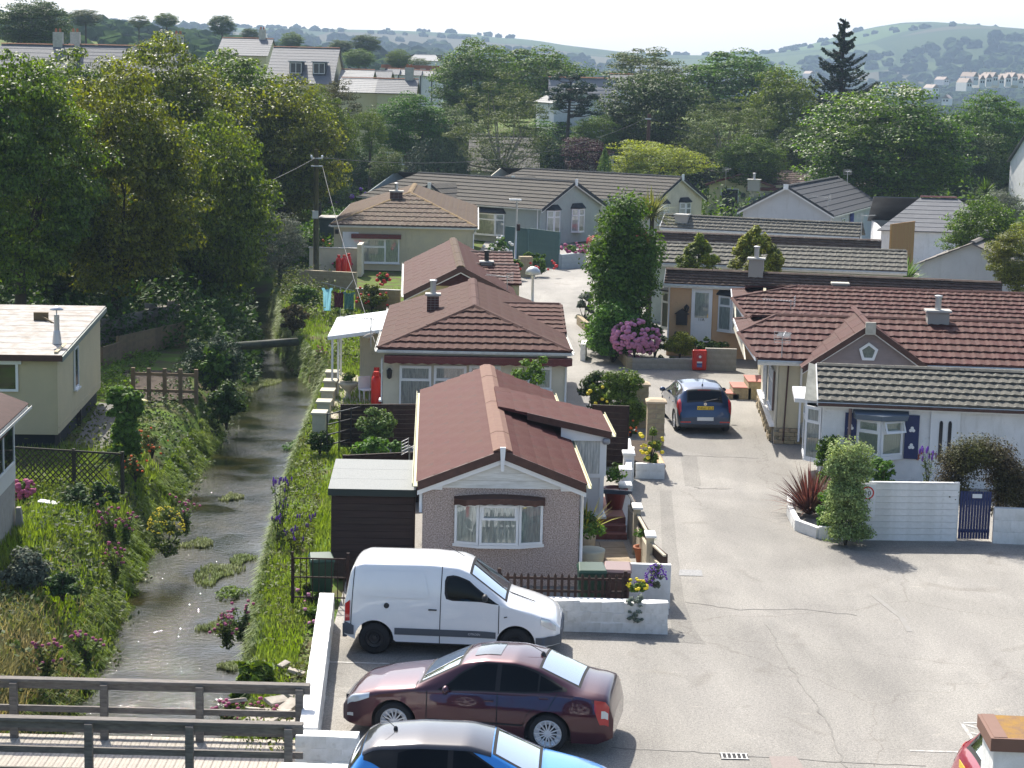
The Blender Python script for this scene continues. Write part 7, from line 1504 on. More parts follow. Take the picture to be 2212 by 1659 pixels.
MB().box(0, -.01, 1.04, Lt, .04, 1.09).box(0, -.01, .02, Lt, .04, .06).build('rail', LW, lt)
rk = mat('pale_rock', (.42, .38, .33), .9, col2=(.28, .25, .21), vscale=4, bump=.5)
GRK = 'slabs of pale rock heaped beside the white parking wall'
for i, (x, y, s) in enumerate([(560, 1545, 1), (590, 1560, 1.2), (620, 1540, 1.1), (600, 1530, .8), (640, 1560, 1), (570, 1585, 1.1), (560, 1465, .6), (510, 1470 + 60, .7), (655, 1528, .9), (630, 1508, .8), (545, 1570, .9), (615, 1580, .8), (640, 1460, .6), (612, 1450, .5)]):
 p = g(x, y, -.1); v_ = [(sx_ * (.24 + rg.uniform(-.05, .05)) * s, sy_ * (.14 + rg.uniform(-.04, .04)) * s, sz_ * .05 * s) for sx_ in (-1, 1) for sy_ in (-1, 1) for sz_ in (-1, 1)]; o = MB().add(v_, [(0, 1, 3, 2), (4, 6, 7, 5), (0, 4, 5, 1), (2, 3, 7, 6), (0, 2, 6, 4), (1, 5, 7, 3)]).build('rock_slab', rk, bevel=.012); o.location = (float(p[0]), float(p[1]), -.02 + .06 * (i % 2)); o.rotation_euler = (rg.uniform(-.3, .3), rg.uniform(-.3, .3), rg.uniform(0, 3)); tag(o, 'flat pale rock slab in the heap beside the white parking wall', 'rock', GRK)
for i, (x, y) in enumerate([(1237 - 0, 898 + 0)]): pass
dc = thing('drain_grate', 'rectangular iron drain grate in the car park', 'drain', (*G2(1586, 1635), .004)); dcm = mat('worn_steel', (.42, .42, .41), .5, .6)
MB().box(-.23, -.14, 0, .23, .14, .006).build('grate_pit', CABIN, dc)
for i in range(6): MB().box(-.2 + i * .08 - .012, -.12, .006, -.2 + i * .08 + .012, .12, .014).build('grate_bar', dcm, dc)
MB().box(-.23, -.14, .006, .23, -.115, .015).box(-.23, .115, .006, .23, .14, .015).build('grate_edge', dcm, dc)
mc = tag(MB().add([(*G2(1661, 1635), .012), (*G2(1720, 1635), .012), (*G2(1745, 1672), .012), (*G2(1672, 1672), .012)], [(0, 3, 2, 1)]).build('manhole_cover', mat('ribbed_steel', (.26, .22, .2), .8, 0, var=.2, vscale=30)), 'ribbed steel cover in the ground at the bottom edge', 'manhole cover')
mc2 = tag(MB().add([(*G2(1466, 1244), .01), (*G2(1518, 1245), .01), (*G2(1516, 1232), .01), (*G2(1468, 1231), .01)], [(0, 1, 2, 3)]).build('manhole_cover', mat('pale_cover', (.3, .3, .3), .8, var=.3, vscale=20)), 'pale square service cover in the lane by the side fence', 'manhole cover')
bp_ = thing('kiosk', 'corner of a white hut with a brown flat roof at the bottom right edge', 'hut', (*[float(v) for v in at(2141, 1600, 22)[:2]], 0), R_(-3))
zk = float(at(2141, 1595, 22)[2]); BRF = mat('brown_fascia', (.2, .11, .08), .7, var=.1); MOS = mat('mossy_roof', (.2, .12, .07), .95, col2=(.3, .17, .03), vscale=6, detail=8, stretch=(1, 1, 1), bump=.5)
MB().box(.05, .05, 0, 2.4, .75, zk - .14).build('wall', PAINTW, bp_); MB().box(0, 0, zk - .16, .04, .9, zk).box(.04, 0, zk - .16, 2.5, .04, zk).build('fascia', BRF, bp_); MB().box(.04, .04, zk - .03, 2.5, .9, zk - .005).build('roof', MOS, bp_); MB().box(.04, .04, zk - .004, .2, .9, zk + .006).build('roof_edge_strip', BRF, bp_)
GASR = mat('gas_red', (.5, .02, .015), .35)
def gas(label, x, y, z=0., s=1.): t = thing('gas_bottle', label, 'gas bottle', (x, y, z)); MB().lathe([(.15 * s, 0), (.17 * s, .05 * s), (.17 * s, .85 * s), (.14 * s, .98 * s), (.06 * s, 1.05 * s)], (0, 0, 0), 16).build('cylinder_body', GASR, t, smooth=True); MB().lathe([(.09 * s, 1.03 * s), (.1 * s, 1.18 * s), (.08 * s, 1.18 * s)], (0, 0, 0), 12).build('collar', GASR, t); return t
X_, Y_ = G2(812, 878); gas('front red gas bottle at the left corner of the cream home', X_, Y_); gas('rear red gas bottle at the left corner of the cream home', X_ - .05, Y_ + .9)
for i, (x, y) in enumerate(((722, 604), (734, 604), (744, 600))): X_, Y_ = G2(x, y, .35); gas('red gas bottle in the row of three behind the block wall, %s' % ('leftmost', 'middle', 'rightmost')[i], X_, Y_ + 2.5, .35, .9)
blockwall('block_wall', 'buff block wall below the terrace of the lichen roofed bungalow', G2(648, 622), G2(770, 628), .95, BLOCKC, .25, .44, .215, mort=MATS['mortar'])
blockwall('block_wall', 'grey coped block wall beside the laundry and golden shrub', G2(768, 668), G2(865, 672), .95, BLOCKC, .2, .44, .215, mort=MATS['mortar'], cap=MATS['cap_concrete'])
box_ = thing('terrace_wall', 'cream rendered terrace wall with pot plants behind the telegraph pole', 'wall', (*G2(655, 600), 0)); MB().box(0, 3, 0, 3.0, 3.2, 1.35).build('wall', CREAM2, box_); MB().box(2.8, 1.2, 0, 3.05, 3.0, 1.75).build('pier', CREAM2, box_); MB().box(-.05, 2.95, 1.352, 3.05, 3.25, 1.41).build('coping_slab', MATS['cap_concrete'], box_)
def urn(label, x, y, z, s, m, plant=LMID, prof=None): t = thing('plant_pot', label, 'plant pot', (x, y, z)); MB().lathe([(r * s, h * s) for r, h in (prof or [(.2, 0), (.22, .04), (.09, .1), (.08, .3), (.3, .5), (.38, .6), (.4, .68), (.34, .68)])], (0, 0, 0), 18).build('pot', m, t, smooth=True); b = cloud(np.array([(rg.uniform(-.15, .15) * s, rg.uniform(-.15, .15) * s, (.8 + rg.uniform(0, .2)) * s, .2 * s) for _ in range(6)]), 60, .08, rg); link('foliage', npmesh('foliage', *b, plant), t); return t
STN = mat('cast_stone', (.48, .45, .36), .9, var=.15, vscale=6); TC = mat('terracotta', (.33, .12, .06), .8, var=.2); pot = [(.2, 0), (.3, .5), (.33, .5), (.33, .56), (.28, .56), (.27, .5)]
urn('cast stone urn on the paved yard by the stream', *G2(752, 862), 0, .85, STN); urn('terracotta pot at the bottom of the side fence', *G2(1391, 1222), 0, .8, TC, prof=pot); urn('maroon planter full of flowers on the porch landing', 2.62, 47.2, .42, .95, mat('maroon_pot', (.16, .03, .025), .4), prof=pot)
urn('grey square-ish pot holding a spiky yellow plant by the white downpipe', 1.78, 44.0, 0, 1.0, STN, prof=[(.2, 0), (.26, .55), (.26, .6), (.2, .6)]); urn('pale grey planter of low green leaves beside the pebbledash wall', 1.83, 42.2, 0, 1.1, mat('pale_pot', (.4, .42, .36), .8), LBRI, prof=[(.22, 0), (.3, .5), (.3, .54), (.24, .54)])
urn('red plastic pot behind the van roof by the shed', -2.1, 40.9, .0, .7, GASR, prof=pot)
pc_ = thing('plastic_chair', 'white plastic chair behind the gas bottles', 'chair', (*G2(792, 868), 0), .5); MB().box(-.22, -.22, .4, .22, .22, .44).build('seat', WHITE, pc_, bevel=.01); MB().box(-.22, .2, .44, .22, .23, .85).build('backrest', WHITE, pc_, bevel=.01)
for x_ in (-.2, .17): 
 for y_ in (-.2, .17): MB().box(x_, y_, 0, x_ + .035, y_ + .035, .4).build('leg', WHITE, pc_)
tag(sheet('paved_yard', [G2(*p) for p in ((700, 905), (820, 905), (820, 820), (712, 800))], mat('yard_paving', (.38, .34, .26), .9, var=.25, vscale=3), .008), kind='structure')
ct = thing('garden_wall', 'row of cast stone blocks stepping down the stream side of the yard', 'wall', (0, 0, 0))
for i, (x, y) in enumerate([(718, 838), (714, 858), (708, 880), (700, 905), (690, 930)]): X_, Y_ = G2(x, y); MB().box(X_ - .2, Y_ - .3, -.3, X_ + .2, Y_ + .3, .55).build('block', STN, ct, bevel=.02); MB().box(X_ - .24, Y_ - .34, .551, X_ + .24, Y_ + .34, .61).build('coping_slab', STN, ct)
def garment(label, px, y0, y1, w, m, Y, sleeves=True, sk=0.):
 z1 = float(at(px, y0, Y)[2]); z0 = float(at(px, y1, Y)[2]); X = float(at(px, y0, Y)[0]); W2 = w / 2 * Y / F; vs = []; n = 14; mrow = 12
 for i in range(n + 1):
  t = i / n
  for k in range(mrow + 1):
   u = k / mrow * 2 - 1; ww = W2 * ((1.0 if t < .12 else .78) + sk * t); x = u * ww; neck = (.2 * max(0, 1 - abs(u) * 2.6) ** .5 * (z1 - z0)) if i == 0 else 0
   vs.append((x, .03 * math.sin(u * 9 + t * 3) + .02 * math.sin(t * 7 + u * 4), (z1 - z0) * (1 - t) - neck))
 t_ = thing('hanging_garment', label, 'garment', (X, Y, z0)); MB().add(vs, [(i * (mrow + 1) + k, i * (mrow + 1) + k + 1, (i + 1) * (mrow + 1) + k + 1, (i + 1) * (mrow + 1) + k) for i in range(n) for k in range(mrow)]).build('cloth', m, t_, smooth=True)
YL = 86.
garment('pale blue top hanging on the washing line', 707, 622, 671, 24, mat('pale_blue_cloth', (.2, .36, .45), .9, trans=.3), YL, sk=-.15); garment('dark maroon top hanging in the middle of the washing line', 732, 630, 664, 26, mat('maroon_cloth', (.1, .015, .03), .9), YL); garment('teal patterned top hanging at the right of the washing line', 754, 631, 668, 26, mat('teal_cloth', (.06, .16, .15), .9, col2=(.13, .28, .25), vscale=20), YL, sk=.05)
za = float(at(720, 622, YL)[2]); cl_ = thing('washing_line', 'rotary washing line with leaning arms behind the golden shrub', 'washing line', (float(at(735, 625, YL)[0]), YL, 0)); MB().tube([(0, .1, 0), (0, .1, za)], .025, 6).tube([(-.1, .1, za - .6), (.55, .3, za + .35)], .02, 6).tube([(-.85, 0, za + .25), (.6, 0, za - .1)], .012, 5).build('frame', mat('galvanised', ()), cl_)
TEAL = mat('teal_paint', (.09, .16, .15), .7, var=.2, rand=.12); a = G2(1010 + 40, 545); 
boardfence('teal_fence', 'teal lattice topped gate leaf in front of the grey-green home', G2(1141, 570), G2(1204, 580), 2.1, TEAL, vert=True); boardfence('teal_fence', 'teal fence behind the thin street lamp', G2(1090, 556), G2(1138, 562), 1.9, TEAL, vert=True)
blockwall('low_wall', 'pale blue-grey rendered wall below the pink flowers at the bend', G2(1210, 581), G2(1262, 576), .85, mat('bluegrey_wall', (.33, .38, .4), .9, var=.15), .25, .5, .28)
blockwall('stone_wall', 'stone gate pier with red sign at the bend of the lane', G2(1121, 598), G2(1148, 598), 1.15, STONE, .5, .3, .19, mort=MATS['mortar']); blockwall('stone_wall', 'low stone wall left of the stone gate pier', G2(1098, 596), G2(1121, 598), .55, STONE, .25, .3, .14, mort=MATS['mortar'])
sb = thing('shed', 'small teal shed behind the telegraph pole', 'shed', (*G2(668, 560), 0), 0); MB().box(0, 6, 0, 2.4, 8, 2.0).build('shed_wall', mat('teal_shed', (.11, .16, .15), .8, var=.2), sb)
for i in range(12): MB().box(-.01, 5.97, .02 + i * .165, 2.41, 6.0, .17 + i * .165).build('shed_board', MATS['teal_shed'], sb)
MB().box(-.1, 5.8, 2.0, 2.5, 8.1, 2.08).build('shed_roof', FELT, sb)
boardfence('board_fence', 'orange-brown new fence beyond the end of the long roofs', tuple(map(float, at(1926, 520, 112)[:2])), tuple(map(float, at(1976, 500, 115)[:2])), 3.1, mat('new_wood', (.28, .17, .06), .8, rand=.15), vert=True)
# ---- garage and slate roofed house on the far right
def simple_house(name, label, X, Y, rz, w, d, he, hr, wm, rm, gab='x', zg=None, win=True, hip=0., over=.25, rdm=None, nc=8, cat='house', wins=3, chim=0, pw=1.6, dorm=0, storeys=1, back=True):
 zg = float(height(X, Y)) if zg is None else zg; r = thing(name, label, cat, (X, Y, zg), R_(rz)); walls(r, w, d, he, wm, gab if not hip else None, hr - .08, z0=-1.)
 if gab == 'x':
  roofplane(r, (-over, -over, he - .05), (w + 2 * over, 0, 0), (0, d / 2 + over, hr - he), rm, nc, pw, .4, .025, .004, Lf=(lambda t: t * hip), Rf=(lambda t: 1 - t * hip))
  if back: roofplane(r, (w + over, d + over, he - .05), (-w - 2 * over, 0, 0), (0, -d / 2 - over, hr - he), rm, 3, pw * 3, .4, .025, .004)
  if hip:
   roofplane(r, (w + over, -over, he - .05), (0, d + 2 * over, 0), (-(w + 2 * over) * hip, 0, hr - he), rm, nc, pw, .4, .025, .004, Lf=lambda t: t / 2, Rf=lambda t: 1 - t / 2)
  ridge(r, (-over + (w + 2 * over) * hip, d / 2, hr + .05), (w + over - (w + 2 * over) * hip, d / 2, hr + .05), rdm or rm, .35, .08)
 else:
  roofplane(r, (-over, d + over, he - .05), (0, -d - 2 * over, 0), (w / 2 + over, 0, hr - he), rm, nc, pw, .4, .025, .004); roofplane(r, (w + over, -over, he - .05), (0, d + 2 * over, 0), (-w / 2 - over, 0, hr - he), rm, nc, pw, .4, .025, .004); ridge(r, (w / 2, -over, hr + .05), (w / 2, d + over, hr + .05), rdm or rm, .35, .08)
 if win:
  for s_ in range(storeys):
   for k in range(wins):
    x_ = w * (k + .5) / wins - .55; window(r, (x_, -.02, .9 + s_ * 2.6), (1, 0, 0), (0, -1, 0), 1.1, 1.2, (1, 1), 0, None, True)
 for k in range(chim):
  cx__ = (.4, w - .6)[k % 2] if chim > 1 else w * .8; MB().box(cx__ - .45, d / 2 - .35, hr - .8, cx__ + .45, d / 2 + .35, hr + 1.2).build('chimney', CHIMW, r)
  for q in (-.2, .2): MB().lathe([(.12, hr + 1.2), (.1, hr + 1.55)], (cx__ + q, d / 2, 0), 8).build('chimney_pot', mat('chimney_pot', (.35, .13, .06), .8), r)
 for k in range(dorm):
  x_ = w * (.33 + .36 * k); zd = he + (hr - he) * .22; yd = (d / 2) * .2
  MB().box(x_, yd, zd, x_ + 1.5, yd + 2.4, zd + 1.5).build('dormer', SLATEC, r); MB().box(x_ - .15, yd - .2, zd + 1.5, x_ + 1.65, yd + 2.8, zd + 1.6).build('dormer_roof', mat('lead_roof', (.3, .33, .36), .5), r); window(r, (x_ + .1, yd - .01, zd + .2), (1, 0, 0), (0, -1, 0), 1.3, 1.2, (1, 1), 0, None, False)
 return r
SLT = mat('slate_roof', (.1, .105, .115), .75, spec=.25, col2=(.15, .155, .165), vscale=.8, rand=.16, detail=8); SLB = mat('bright_slate', (.17, .175, .18), .7, spec=.25, col2=(.23, .235, .24), vscale=.8, rand=.14)
RDR = mat('terracotta_ridge', (.3, .12, .06), .8)
Yh = 118.; X_ = float(at(1905, 470, Yh)[0]); simple_house('house', 'slate roofed house with terracotta ridge behind the garage', X_, Yh, -6, 7.5, 8, 2.4, 4.2, WHITER, SLT, 'x', zg=0, hip=.36, rdm=MAROON, win=False)
Yh = 95.; X_ = float(at(1985, 600, Yh)[0]); simple_house('garage', 'garage with pale felt roof half covered by the leafy tree', X_, Yh, -22, 5, 9, 2.4, 3.6, PALEG, mat('pale_sheet_roof', (.16, .145, .13), .8, var=.15, rand=.05), 'y', zg=0, win=False, nc=5, cat='garage')
Yh = 165.; X_ = float(at(2192, 405, Yh)[0]) + 2.2; simple_house('house', 'white house corner at the right edge above the leafy shrubs', X_, Yh, 5, 8, 8, 4.2, 6.8, WHITER, SLT, 'x', zg=.5, chim=1, wins=3)
Yh = 158.; X_ = float(at(2040, 430, Yh)[0]);
CRY = mat('cream_yellow_render', (.5, .45, .27), .9, var=.08)
def town(label, px0, px1, yr, ye, Y, wm, rm, **k):
 """house whose eave runs px0..px1 at row ye, ridge at row yr"""
 a, b = at(px0, ye, Y), at(px1, ye, Y); w = float(b[0] - a[0]); d = k.pop('d', 9.); zr = float(at((px0 + px1) / 2, yr, Y + d / 2)[2]); ze = float(a[2]); X = float(a[0]); zg = k.pop('zg', None); zg = min(float(height(X, Y)), ze - 2.6) if zg is None else zg
 return simple_house('house', label, X, Y, k.pop('rz', 0), w, d, ze - zg, zr - zg, wm, rm, zg=zg, **k)
town('big slate roofed house with two dormers beyond the brownish tree', 575, 715, 102, 178, 225, CRY, SLT, rdm=RDR, dorm=2, d=17, nc=12, pw=1.2, win=False)
town('yellow gabled house left of the big dormered slate roof', 470, 575, 82, 118, 262, CRY, SLT, rdm=RDR, chim=1, d=12, win=False)
town('long slate roof at the upper left among the treetops', 130, 380, 98, 170, 190, CRY, SLT, rdm=RDR, chim=2, d=10, nc=10, win=False)
town('grey slate roof at the top left edge', -20, 130, 95, 165, 185, CRY, SLT, rdm=RDR, chim=1, d=10, win=False)
town('low cream house with bright slate roof, left half, behind the thin pole', 735, 815, 168, 198, 205, CRY, SLB, rdm=RDR, wins=2, d=8)
town('low cream house with bright slate roof, right half, behind the thin pole', 815, 895, 170, 200, 203, CRY, SLT, rdm=RDR, wins=3, chim=1, d=8)
town('bright slate gable roof just right of the dormered house', 735, 800, 150, 172, 228, CRY, SLB, rdm=RDR, win=False, d=8)
town('small slate roof above the cream house', 800, 840, 153, 168, 236, CRY, SLT, win=False, d=7)
for i in range(5): town('%s roof of the terrace with a row of chimney pots' % ('first', 'second', 'third', 'fourth', 'fifth')[i], 838 + i * 24, 858 + i * 24, 148 + i * 1.5, 160 + i, 258 + i * 2, WHITER, SLB if i % 2 else SLT, win=False, d=7, rdm=RDR)
tr_ = thing('house', 'long brick terrace with a row of chimney pots along its ridge', 'house', (float(at(818, 155, 300)[0]), 300, 6)); zt_ = float(at(930, 150, 300)[2]) - 6; Lx = 130 * 300 / F
MB().box(0, 0, -1, Lx, 6, zt_ - 1.2).build('wall', BRICK, tr_); MB().prism([(0, zt_ - 1.2), (6, zt_ - 1.2), (3, zt_)], 'x', 0, Lx).build('roof', MATS['slate_roof'], tr_); cpm = MB().lathe([(.14, 0), (.1, .7)], (0, 0, 0), 6).mesh('chimney_pot', MATS['chimney_pot'])
for i in range(46): link('chimney_pot', cpm, tr_, loc=(.3 + i * Lx / 46, 3, zt_ - .1))
for i in range(6): MB().box(i * Lx / 6, 2.4, zt_ - .8, i * Lx / 6 + .8, 3.6, zt_ + .1).build('chimney', CHIMW, tr_)
town('pale hipped roof far away at the foot of the fields', 880, 950, 118, 130, 420, WHITER, SLB, hip=.2, win=False, d=14)
town('white gabled house behind the pine', 1190, 1330, 168, 232, 192, WHITER, SLB, win=False, d=6, rdm=RDR); 
Yh = 190.; X_ = float(at(1196, 260, Yh)[0]); simple_house('house', 'white gable end facing the camera behind the pine', X_, Yh, 12, 4.9, 8, float(at(1200, 222, Yh)[2]) - 2, float(at(1230, 192, Yh)[2]) - 2, WHITER, SLB, 'y', zg=2, wins=1)
town('slate roof with terracotta ridge above the white gable', 1325, 1370, 160, 190, 215, WHITER, SLT, win=False, d=8, rdm=RDR)
town('lowest slate roof patch behind the spruce', 1640, 1740, 178, 210, 235, WHITER, SLT, win=False, d=8)
town('grey tiled house showing through the eucalyptus', 1015, 1160, 292, 368, 176, CREAM, ROOFG, win=False, d=12, nc=9, zg=.0)
GTW = 'far white terrace houses on the right'
tw = None
for i in range(12):
 Y = 640. + i * 3; px = 2088 + i * 14; X = float(at(px, 178, Y)[0]); zg_ = float(at(px, 187, Y)[2]) - 2.5; w_ = 13 * Y / F
 if tw is None:
  tw = thing('house', 'first house from the left in the far white terrace', 'house', (X, Y, zg_), R_(12), GTW); MB().box(0, 0, 1, w_, 8, 3.8).build('wall', WHITER, tw); MB().prism([(0, 3.8), (w_, 3.8), (w_ / 2, 5.3)], 'y', -.2, 8).build('roof', mat('pale_brown_roof', (.3, .25, .22), .8), tw); MB().box(w_ * .2, -.05, 2.6, w_ * .42, 0, 3.3).build('window', DARK, tw); MB().box(w_ * .6, -.05, 2.6, w_ * .82, 0, 3.3).build('window', DARK, tw); MB().box(w_ * .45, 3, 4, w_ * .52, 3.6, 5.9).build('chimney', CHIMW, tw)
 else: c = copy_tree(tw); c.location = (X, Y, zg_ + 1.5 + .5 * math.sin(i * 2.1)); c.rotation_euler = (0, 0, R_(12 + 8 * math.sin(i * 1.7))); c['label'] = '%s house from the left in the far white terrace' % ('first second third fourth fifth sixth seventh eighth ninth tenth eleventh twelfth'.split()[i])
GTW2 = 'tiny pale houses scattered on the valley floor'
for i, (px, py, Y) in enumerate([(1545, 158, 900), (1652, 152, 980), (1690, 160, 960), (2040, 162, 900), (1750, 150, 1000), (1955, 180, 760), (2015, 178, 760), (2035, 200, 720), (1880, 186, 740), (1985, 186, 750), (1730, 163, 860), (2075, 165, 900), (1075, 148, 800), (930, 118, 900), (1420, 160, 860), (2095, 158, 930), (2140, 160, 930)]):
 c = copy_tree(tw); P = at(px, py, Y); c.location = (float(P[0]), Y, float(P[2]) - 5.5); c.scale = (1.4, 1, .9); c['label'] = 'tiny pale house far off, ' + ['left of the spruce, lower', 'left of the spruce, higher', 'just left of the spruce, alone', 'above the right of the huge sycamore', 'nearly behind the spruce', 'lowest above the huge sycamore', 'right of the lowest one', 'at the top right of the huge sycamore', 'left above the huge sycamore', 'between the lowest two', 'touching the spruce branches', 'left end before the white terrace', 'among trees above the beeches', 'above the far hipped roof', 'above the pale topped elm', 'above the white terrace, left', 'above the white terrace, right'][i]; c['group'] = GTW2; c.rotation_euler = (0, 0, R_(random.uniform(-25, 25)))
# ---------------------------------------------------------------- woods: far belts as stuff
def woods(name, spec, m, seed, rmin=3, rmax=7, flat=.75):
 rg = np.random.default_rng(seed); ico = bpy.data.meshes.new('t'); import bmesh; bm = bmesh.new(); bmesh.ops.create_icosphere(bm, subdivisions=2, radius=1); bv = np.array([v.co[:] for v in bm.verts]); bf = np.array([[v.index for v in f.verts] for f in bm.faces]); bm.free(); V = []; Fc = []; o = 0
 for (x0, x1, y0, y1, n) in spec:
  for _ in range(n):
   Y = rg.uniform(y0, y1); X = rg.uniform(x0, x1) ; r = rg.uniform(rmin, rmax) * (1 + Y / 4000.); v = bv * (1 + rg.uniform(-.34, .3, (len(bv), 1))) * np.array([r, r, r * flat]); z = float(height(X, Y)); V.append(v + np.array([X, Y, z + r * .35])); Fc.append(bf + o); o += len(bv)
 ob = link(name, npmesh(name, np.concatenate(V), np.concatenate(Fc), m, False)); tag(ob, kind='stuff'); return ob
WOODF = mat('far_wood', (.018, .032, .016), 1., col2=(.04, .06, .022), vscale=.02, spec=0)
def hed(n, seed):
 rg = np.random.default_rng(seed); o = []
 for _ in range(n):
  Y = rg.uniform(1100, 2400); X = rg.uniform(-.32, .32) * Y; L = rg.uniform(60, 260); o.append((X, X + L, Y, Y + rg.uniform(8, 40), int(L / 9)))
 return o
woods('hedgerows', hed(40, 3), WOODF, 2, 1.5, 3.2)
woods('far_woodland', [(-60, 420, 700, 1150, 240), (120, 420, 1300, 1600, 160), (250, 620, 1400, 1900, 360), (-500, 100, 1400, 1750, 160), (-120, 200, 1250, 1500, 110), (60, 620, 900, 1200, 260), (-200, 60, 1000, 1200, 60)], WOODF, 5, 3, 6)
woods('town_trees', [(-130, 10, 330, 640, 420), (60, 190, 420, 760, 480), (-30, 90, 420, 700, 260), (-110, -40, 520, 760, 200)], mat('town_wood', (.03, .055, .02), 1., col2=(.05, .08, .025), vscale=.3, spec=0), 6, 1.3, 3)
for i, (nm, lb, kd, xc, yt, yb, wd, Y) in enumerate([
 ('cypress_tree', 'dark spreading cypress on the skyline above the yellow gabled house', 'dark', 480, 30, 80, 64, 330), ('oak_tree', 'big dark tree crown at the top left corner', 'dark', 70, -15, 120, 170, 215), ('hill_tree', 'domed dark tree on the left skyline', 'dark', 185, 18, 60, 80, 300), ('hill_tree', 'rounded tree on the skyline left of the skyline cypress', 'mid', 360, 25, 62, 55, 320), ('hill_tree', 'grey-green tree on the skyline above the long slate roof', 'olive', 300, 30, 62, 50, 310),
 ('hill_tree', 'small dark tree right of the skyline cypress', 'dark', 540, 58, 92, 44, 340), ('town_tree', 'rounded tree behind the dormered slate roof', 'mid', 630, 68, 105, 60, 350), ('pine_tree', 'flat topped pine group above the far slate roofs', 'dark', 790, 70, 118, 70, 360), ('pine_tree', 'dark pine left of the flat topped pine group', 'dark', 735, 84, 122, 60, 355), ('town_tree', 'leafy tree between the slate roofs and the pines', 'mid', 775, 102, 150, 75, 290), ('town_tree', 'green tree right of the pines', 'mid', 860, 105, 150, 62, 300), ('town_tree', 'pale low tree behind the terrace chimney pots', 'olive', 905, 122, 150, 60, 310)]): treepx(nm, lb, kd, xc, yt, yb, wd, Y, i % 2 + 1)
# ================================================================ GARDENS AND BANKS
rgs = np.random.default_rng(77)
def scatter(n, x0f, x1f, y0, y1, dens=None):
 Y = rgs.uniform(y0, y1, n); X = x0f(Y) + (x1f(Y) - x0f(Y)) * rgs.uniform(0, 1, n)
 if dens is not None: k = rgs.uniform(0, 1, n) < dens(X, Y); X, Y = X[k], Y[k]
 return X, Y
def blades(name, X, Y, hgt, w, m, lean=.5, droop=None, z=None, kind='stuff'):
 n = len(X); Z = height(X, Y) if z is None else z; h = hgt * rgs.uniform(.5, 1.25, n); a = rgs.uniform(0, 6.283, n); d = np.stack([np.cos(a), np.sin(a)], 1) * (lean * h * rgs.uniform(.2, 1, n))[:, None]
 if droop is not None: d = d * .75 + droop * (h * rgs.uniform(.3, 1.2, n))[:, None]
 s = np.stack([-np.sin(a), np.cos(a)], 1) * (w * rgs.uniform(.6, 1.4, n))[:, None] / 2; b = np.stack([X, Y], 1); v = np.empty((n, 5, 3))
 v[:, 0, :2] = b - s; v[:, 1, :2] = b + s; v[:, 2, :2] = b - s * .8 + d * .42; v[:, 3, :2] = b + s * .8 + d * .42; v[:, 4, :2] = b + d; v[:, 0, 2] = v[:, 1, 2] = Z - .02; v[:, 2, 2] = v[:, 3, 2] = Z + h * .55; v[:, 4, 2] = Z + h * (.92 if droop is None else .25)
 k = np.arange(n)[:, None] * 5; f = np.concatenate([k + np.array([0, 1, 3]), k + np.array([0, 3, 2]), k + np.array([2, 3, 4])])
 o = link(name, npmesh(name, v.reshape(-1, 3), f, m)); tag(o, kind=kind); return o
def weeds(name, X, Y, hmax, size, m, asp=.55):
 n = len(X); Z = height(X, Y); mound = hmax * np.clip(.55 + .45 * noise2(X, Y, 2.2, 11) + .25 * noise2(X, Y, .8, 12), .08, 1.3); P = np.stack([X, Y, Z + mound * rgs.uniform(.2, 1, n)], 1); N = rgs.normal(size=(n, 3)) * .6 + np.array([0, -.2, .8]); v, f = leaves(P, N, size, rgs, asp=asp); o = link(name, npmesh(name, v, f, m)); tag(o, kind='stuff'); return o
Lo = lambda k: (lambda Y: xl(Y) - k); Ro = lambda k: (lambda Y: xr(Y) + k)
WEED = leafmat('weed_leaf', (.055, .1, .022), (.085, .12, .03)); WEEDD = leafmat('weed_leaf_dark', (.035, .075, .02), (.05, .08, .03))
dry = lambda X, Y: np.clip((1 - smooth(-8.3, -6.6, X)) * (1 - smooth(36, 40, Y)) * (.75 + .5 * noise2(X, Y, 2.5, 61)) + .05, 0, 1)
nz = lambda X, Y: np.clip(.5 + .6 * noise2(X, Y, 3, 21), .12, 1)
X, Y = scatter(110000, Lo(7), Lo(-.05), 26, 56, lambda X, Y: (1 - dry(X, Y)) * nz(X, Y)); blades('bank_grass', X, Y, .3, .03, GRS)
X, Y = scatter(60000, Lo(7), Lo(.4), 26, 42, dry); blades('dry_bank_grass', X, Y, .38, .024, GRD, 1.0)
X, Y = scatter(15000, Lo(5.5), Lo(-.1), 26, 62, lambda X, Y: 1 - nz(X, Y) * .7); weeds('bank_weeds', X, Y, .55, .11, WEED)
X, Y = scatter(10000, Lo(2.6), Lo(-.15), 28, 75); weeds('bank_weeds', X, Y, .6, .12, WEEDD)
X, Y = scatter(40000, Lo(.9), Lo(-.05), 28, 66, lambda X, Y: noise2(X, Y, 1.6, 41) > -.35); blades('overhanging_grass', X, Y, .3, .03, GRS, 1.1, droop=np.array([.55, -.25]))
X, Y = scatter(44000, Ro(.0), Ro(2.0), 30, 62, lambda X, Y: (X < -3.95 + (Y > 38) * .0) * nz(X, Y)); blades('verge_grass', X, Y, .2, .026, GRS)
X, Y = scatter(9000, Ro(.0), Ro(1.4), 30, 64); weeds('verge_weeds', X, Y, .35, .09, WEED)
PG = leafmat('pale_grass', (.14, .2, .06), (.18, .22, .1), rand=.35)
X, Y = scatter(40000, Ro(-.02), Ro(.5), 30, 100, lambda X, Y: noise2(X, Y, 1.4, 42) > -.3); blades('overhanging_grass', X, Y, .28, .03, PG, 1.1, droop=np.array([-.5, -.3]))
X, Y = scatter(26000, Ro(.3), lambda Y: xr(Y) * 0 - 4.6 - (Y - 62) * .03, 62, 100, nz); blades('verge_grass', X, Y, .25, .03, GRS)
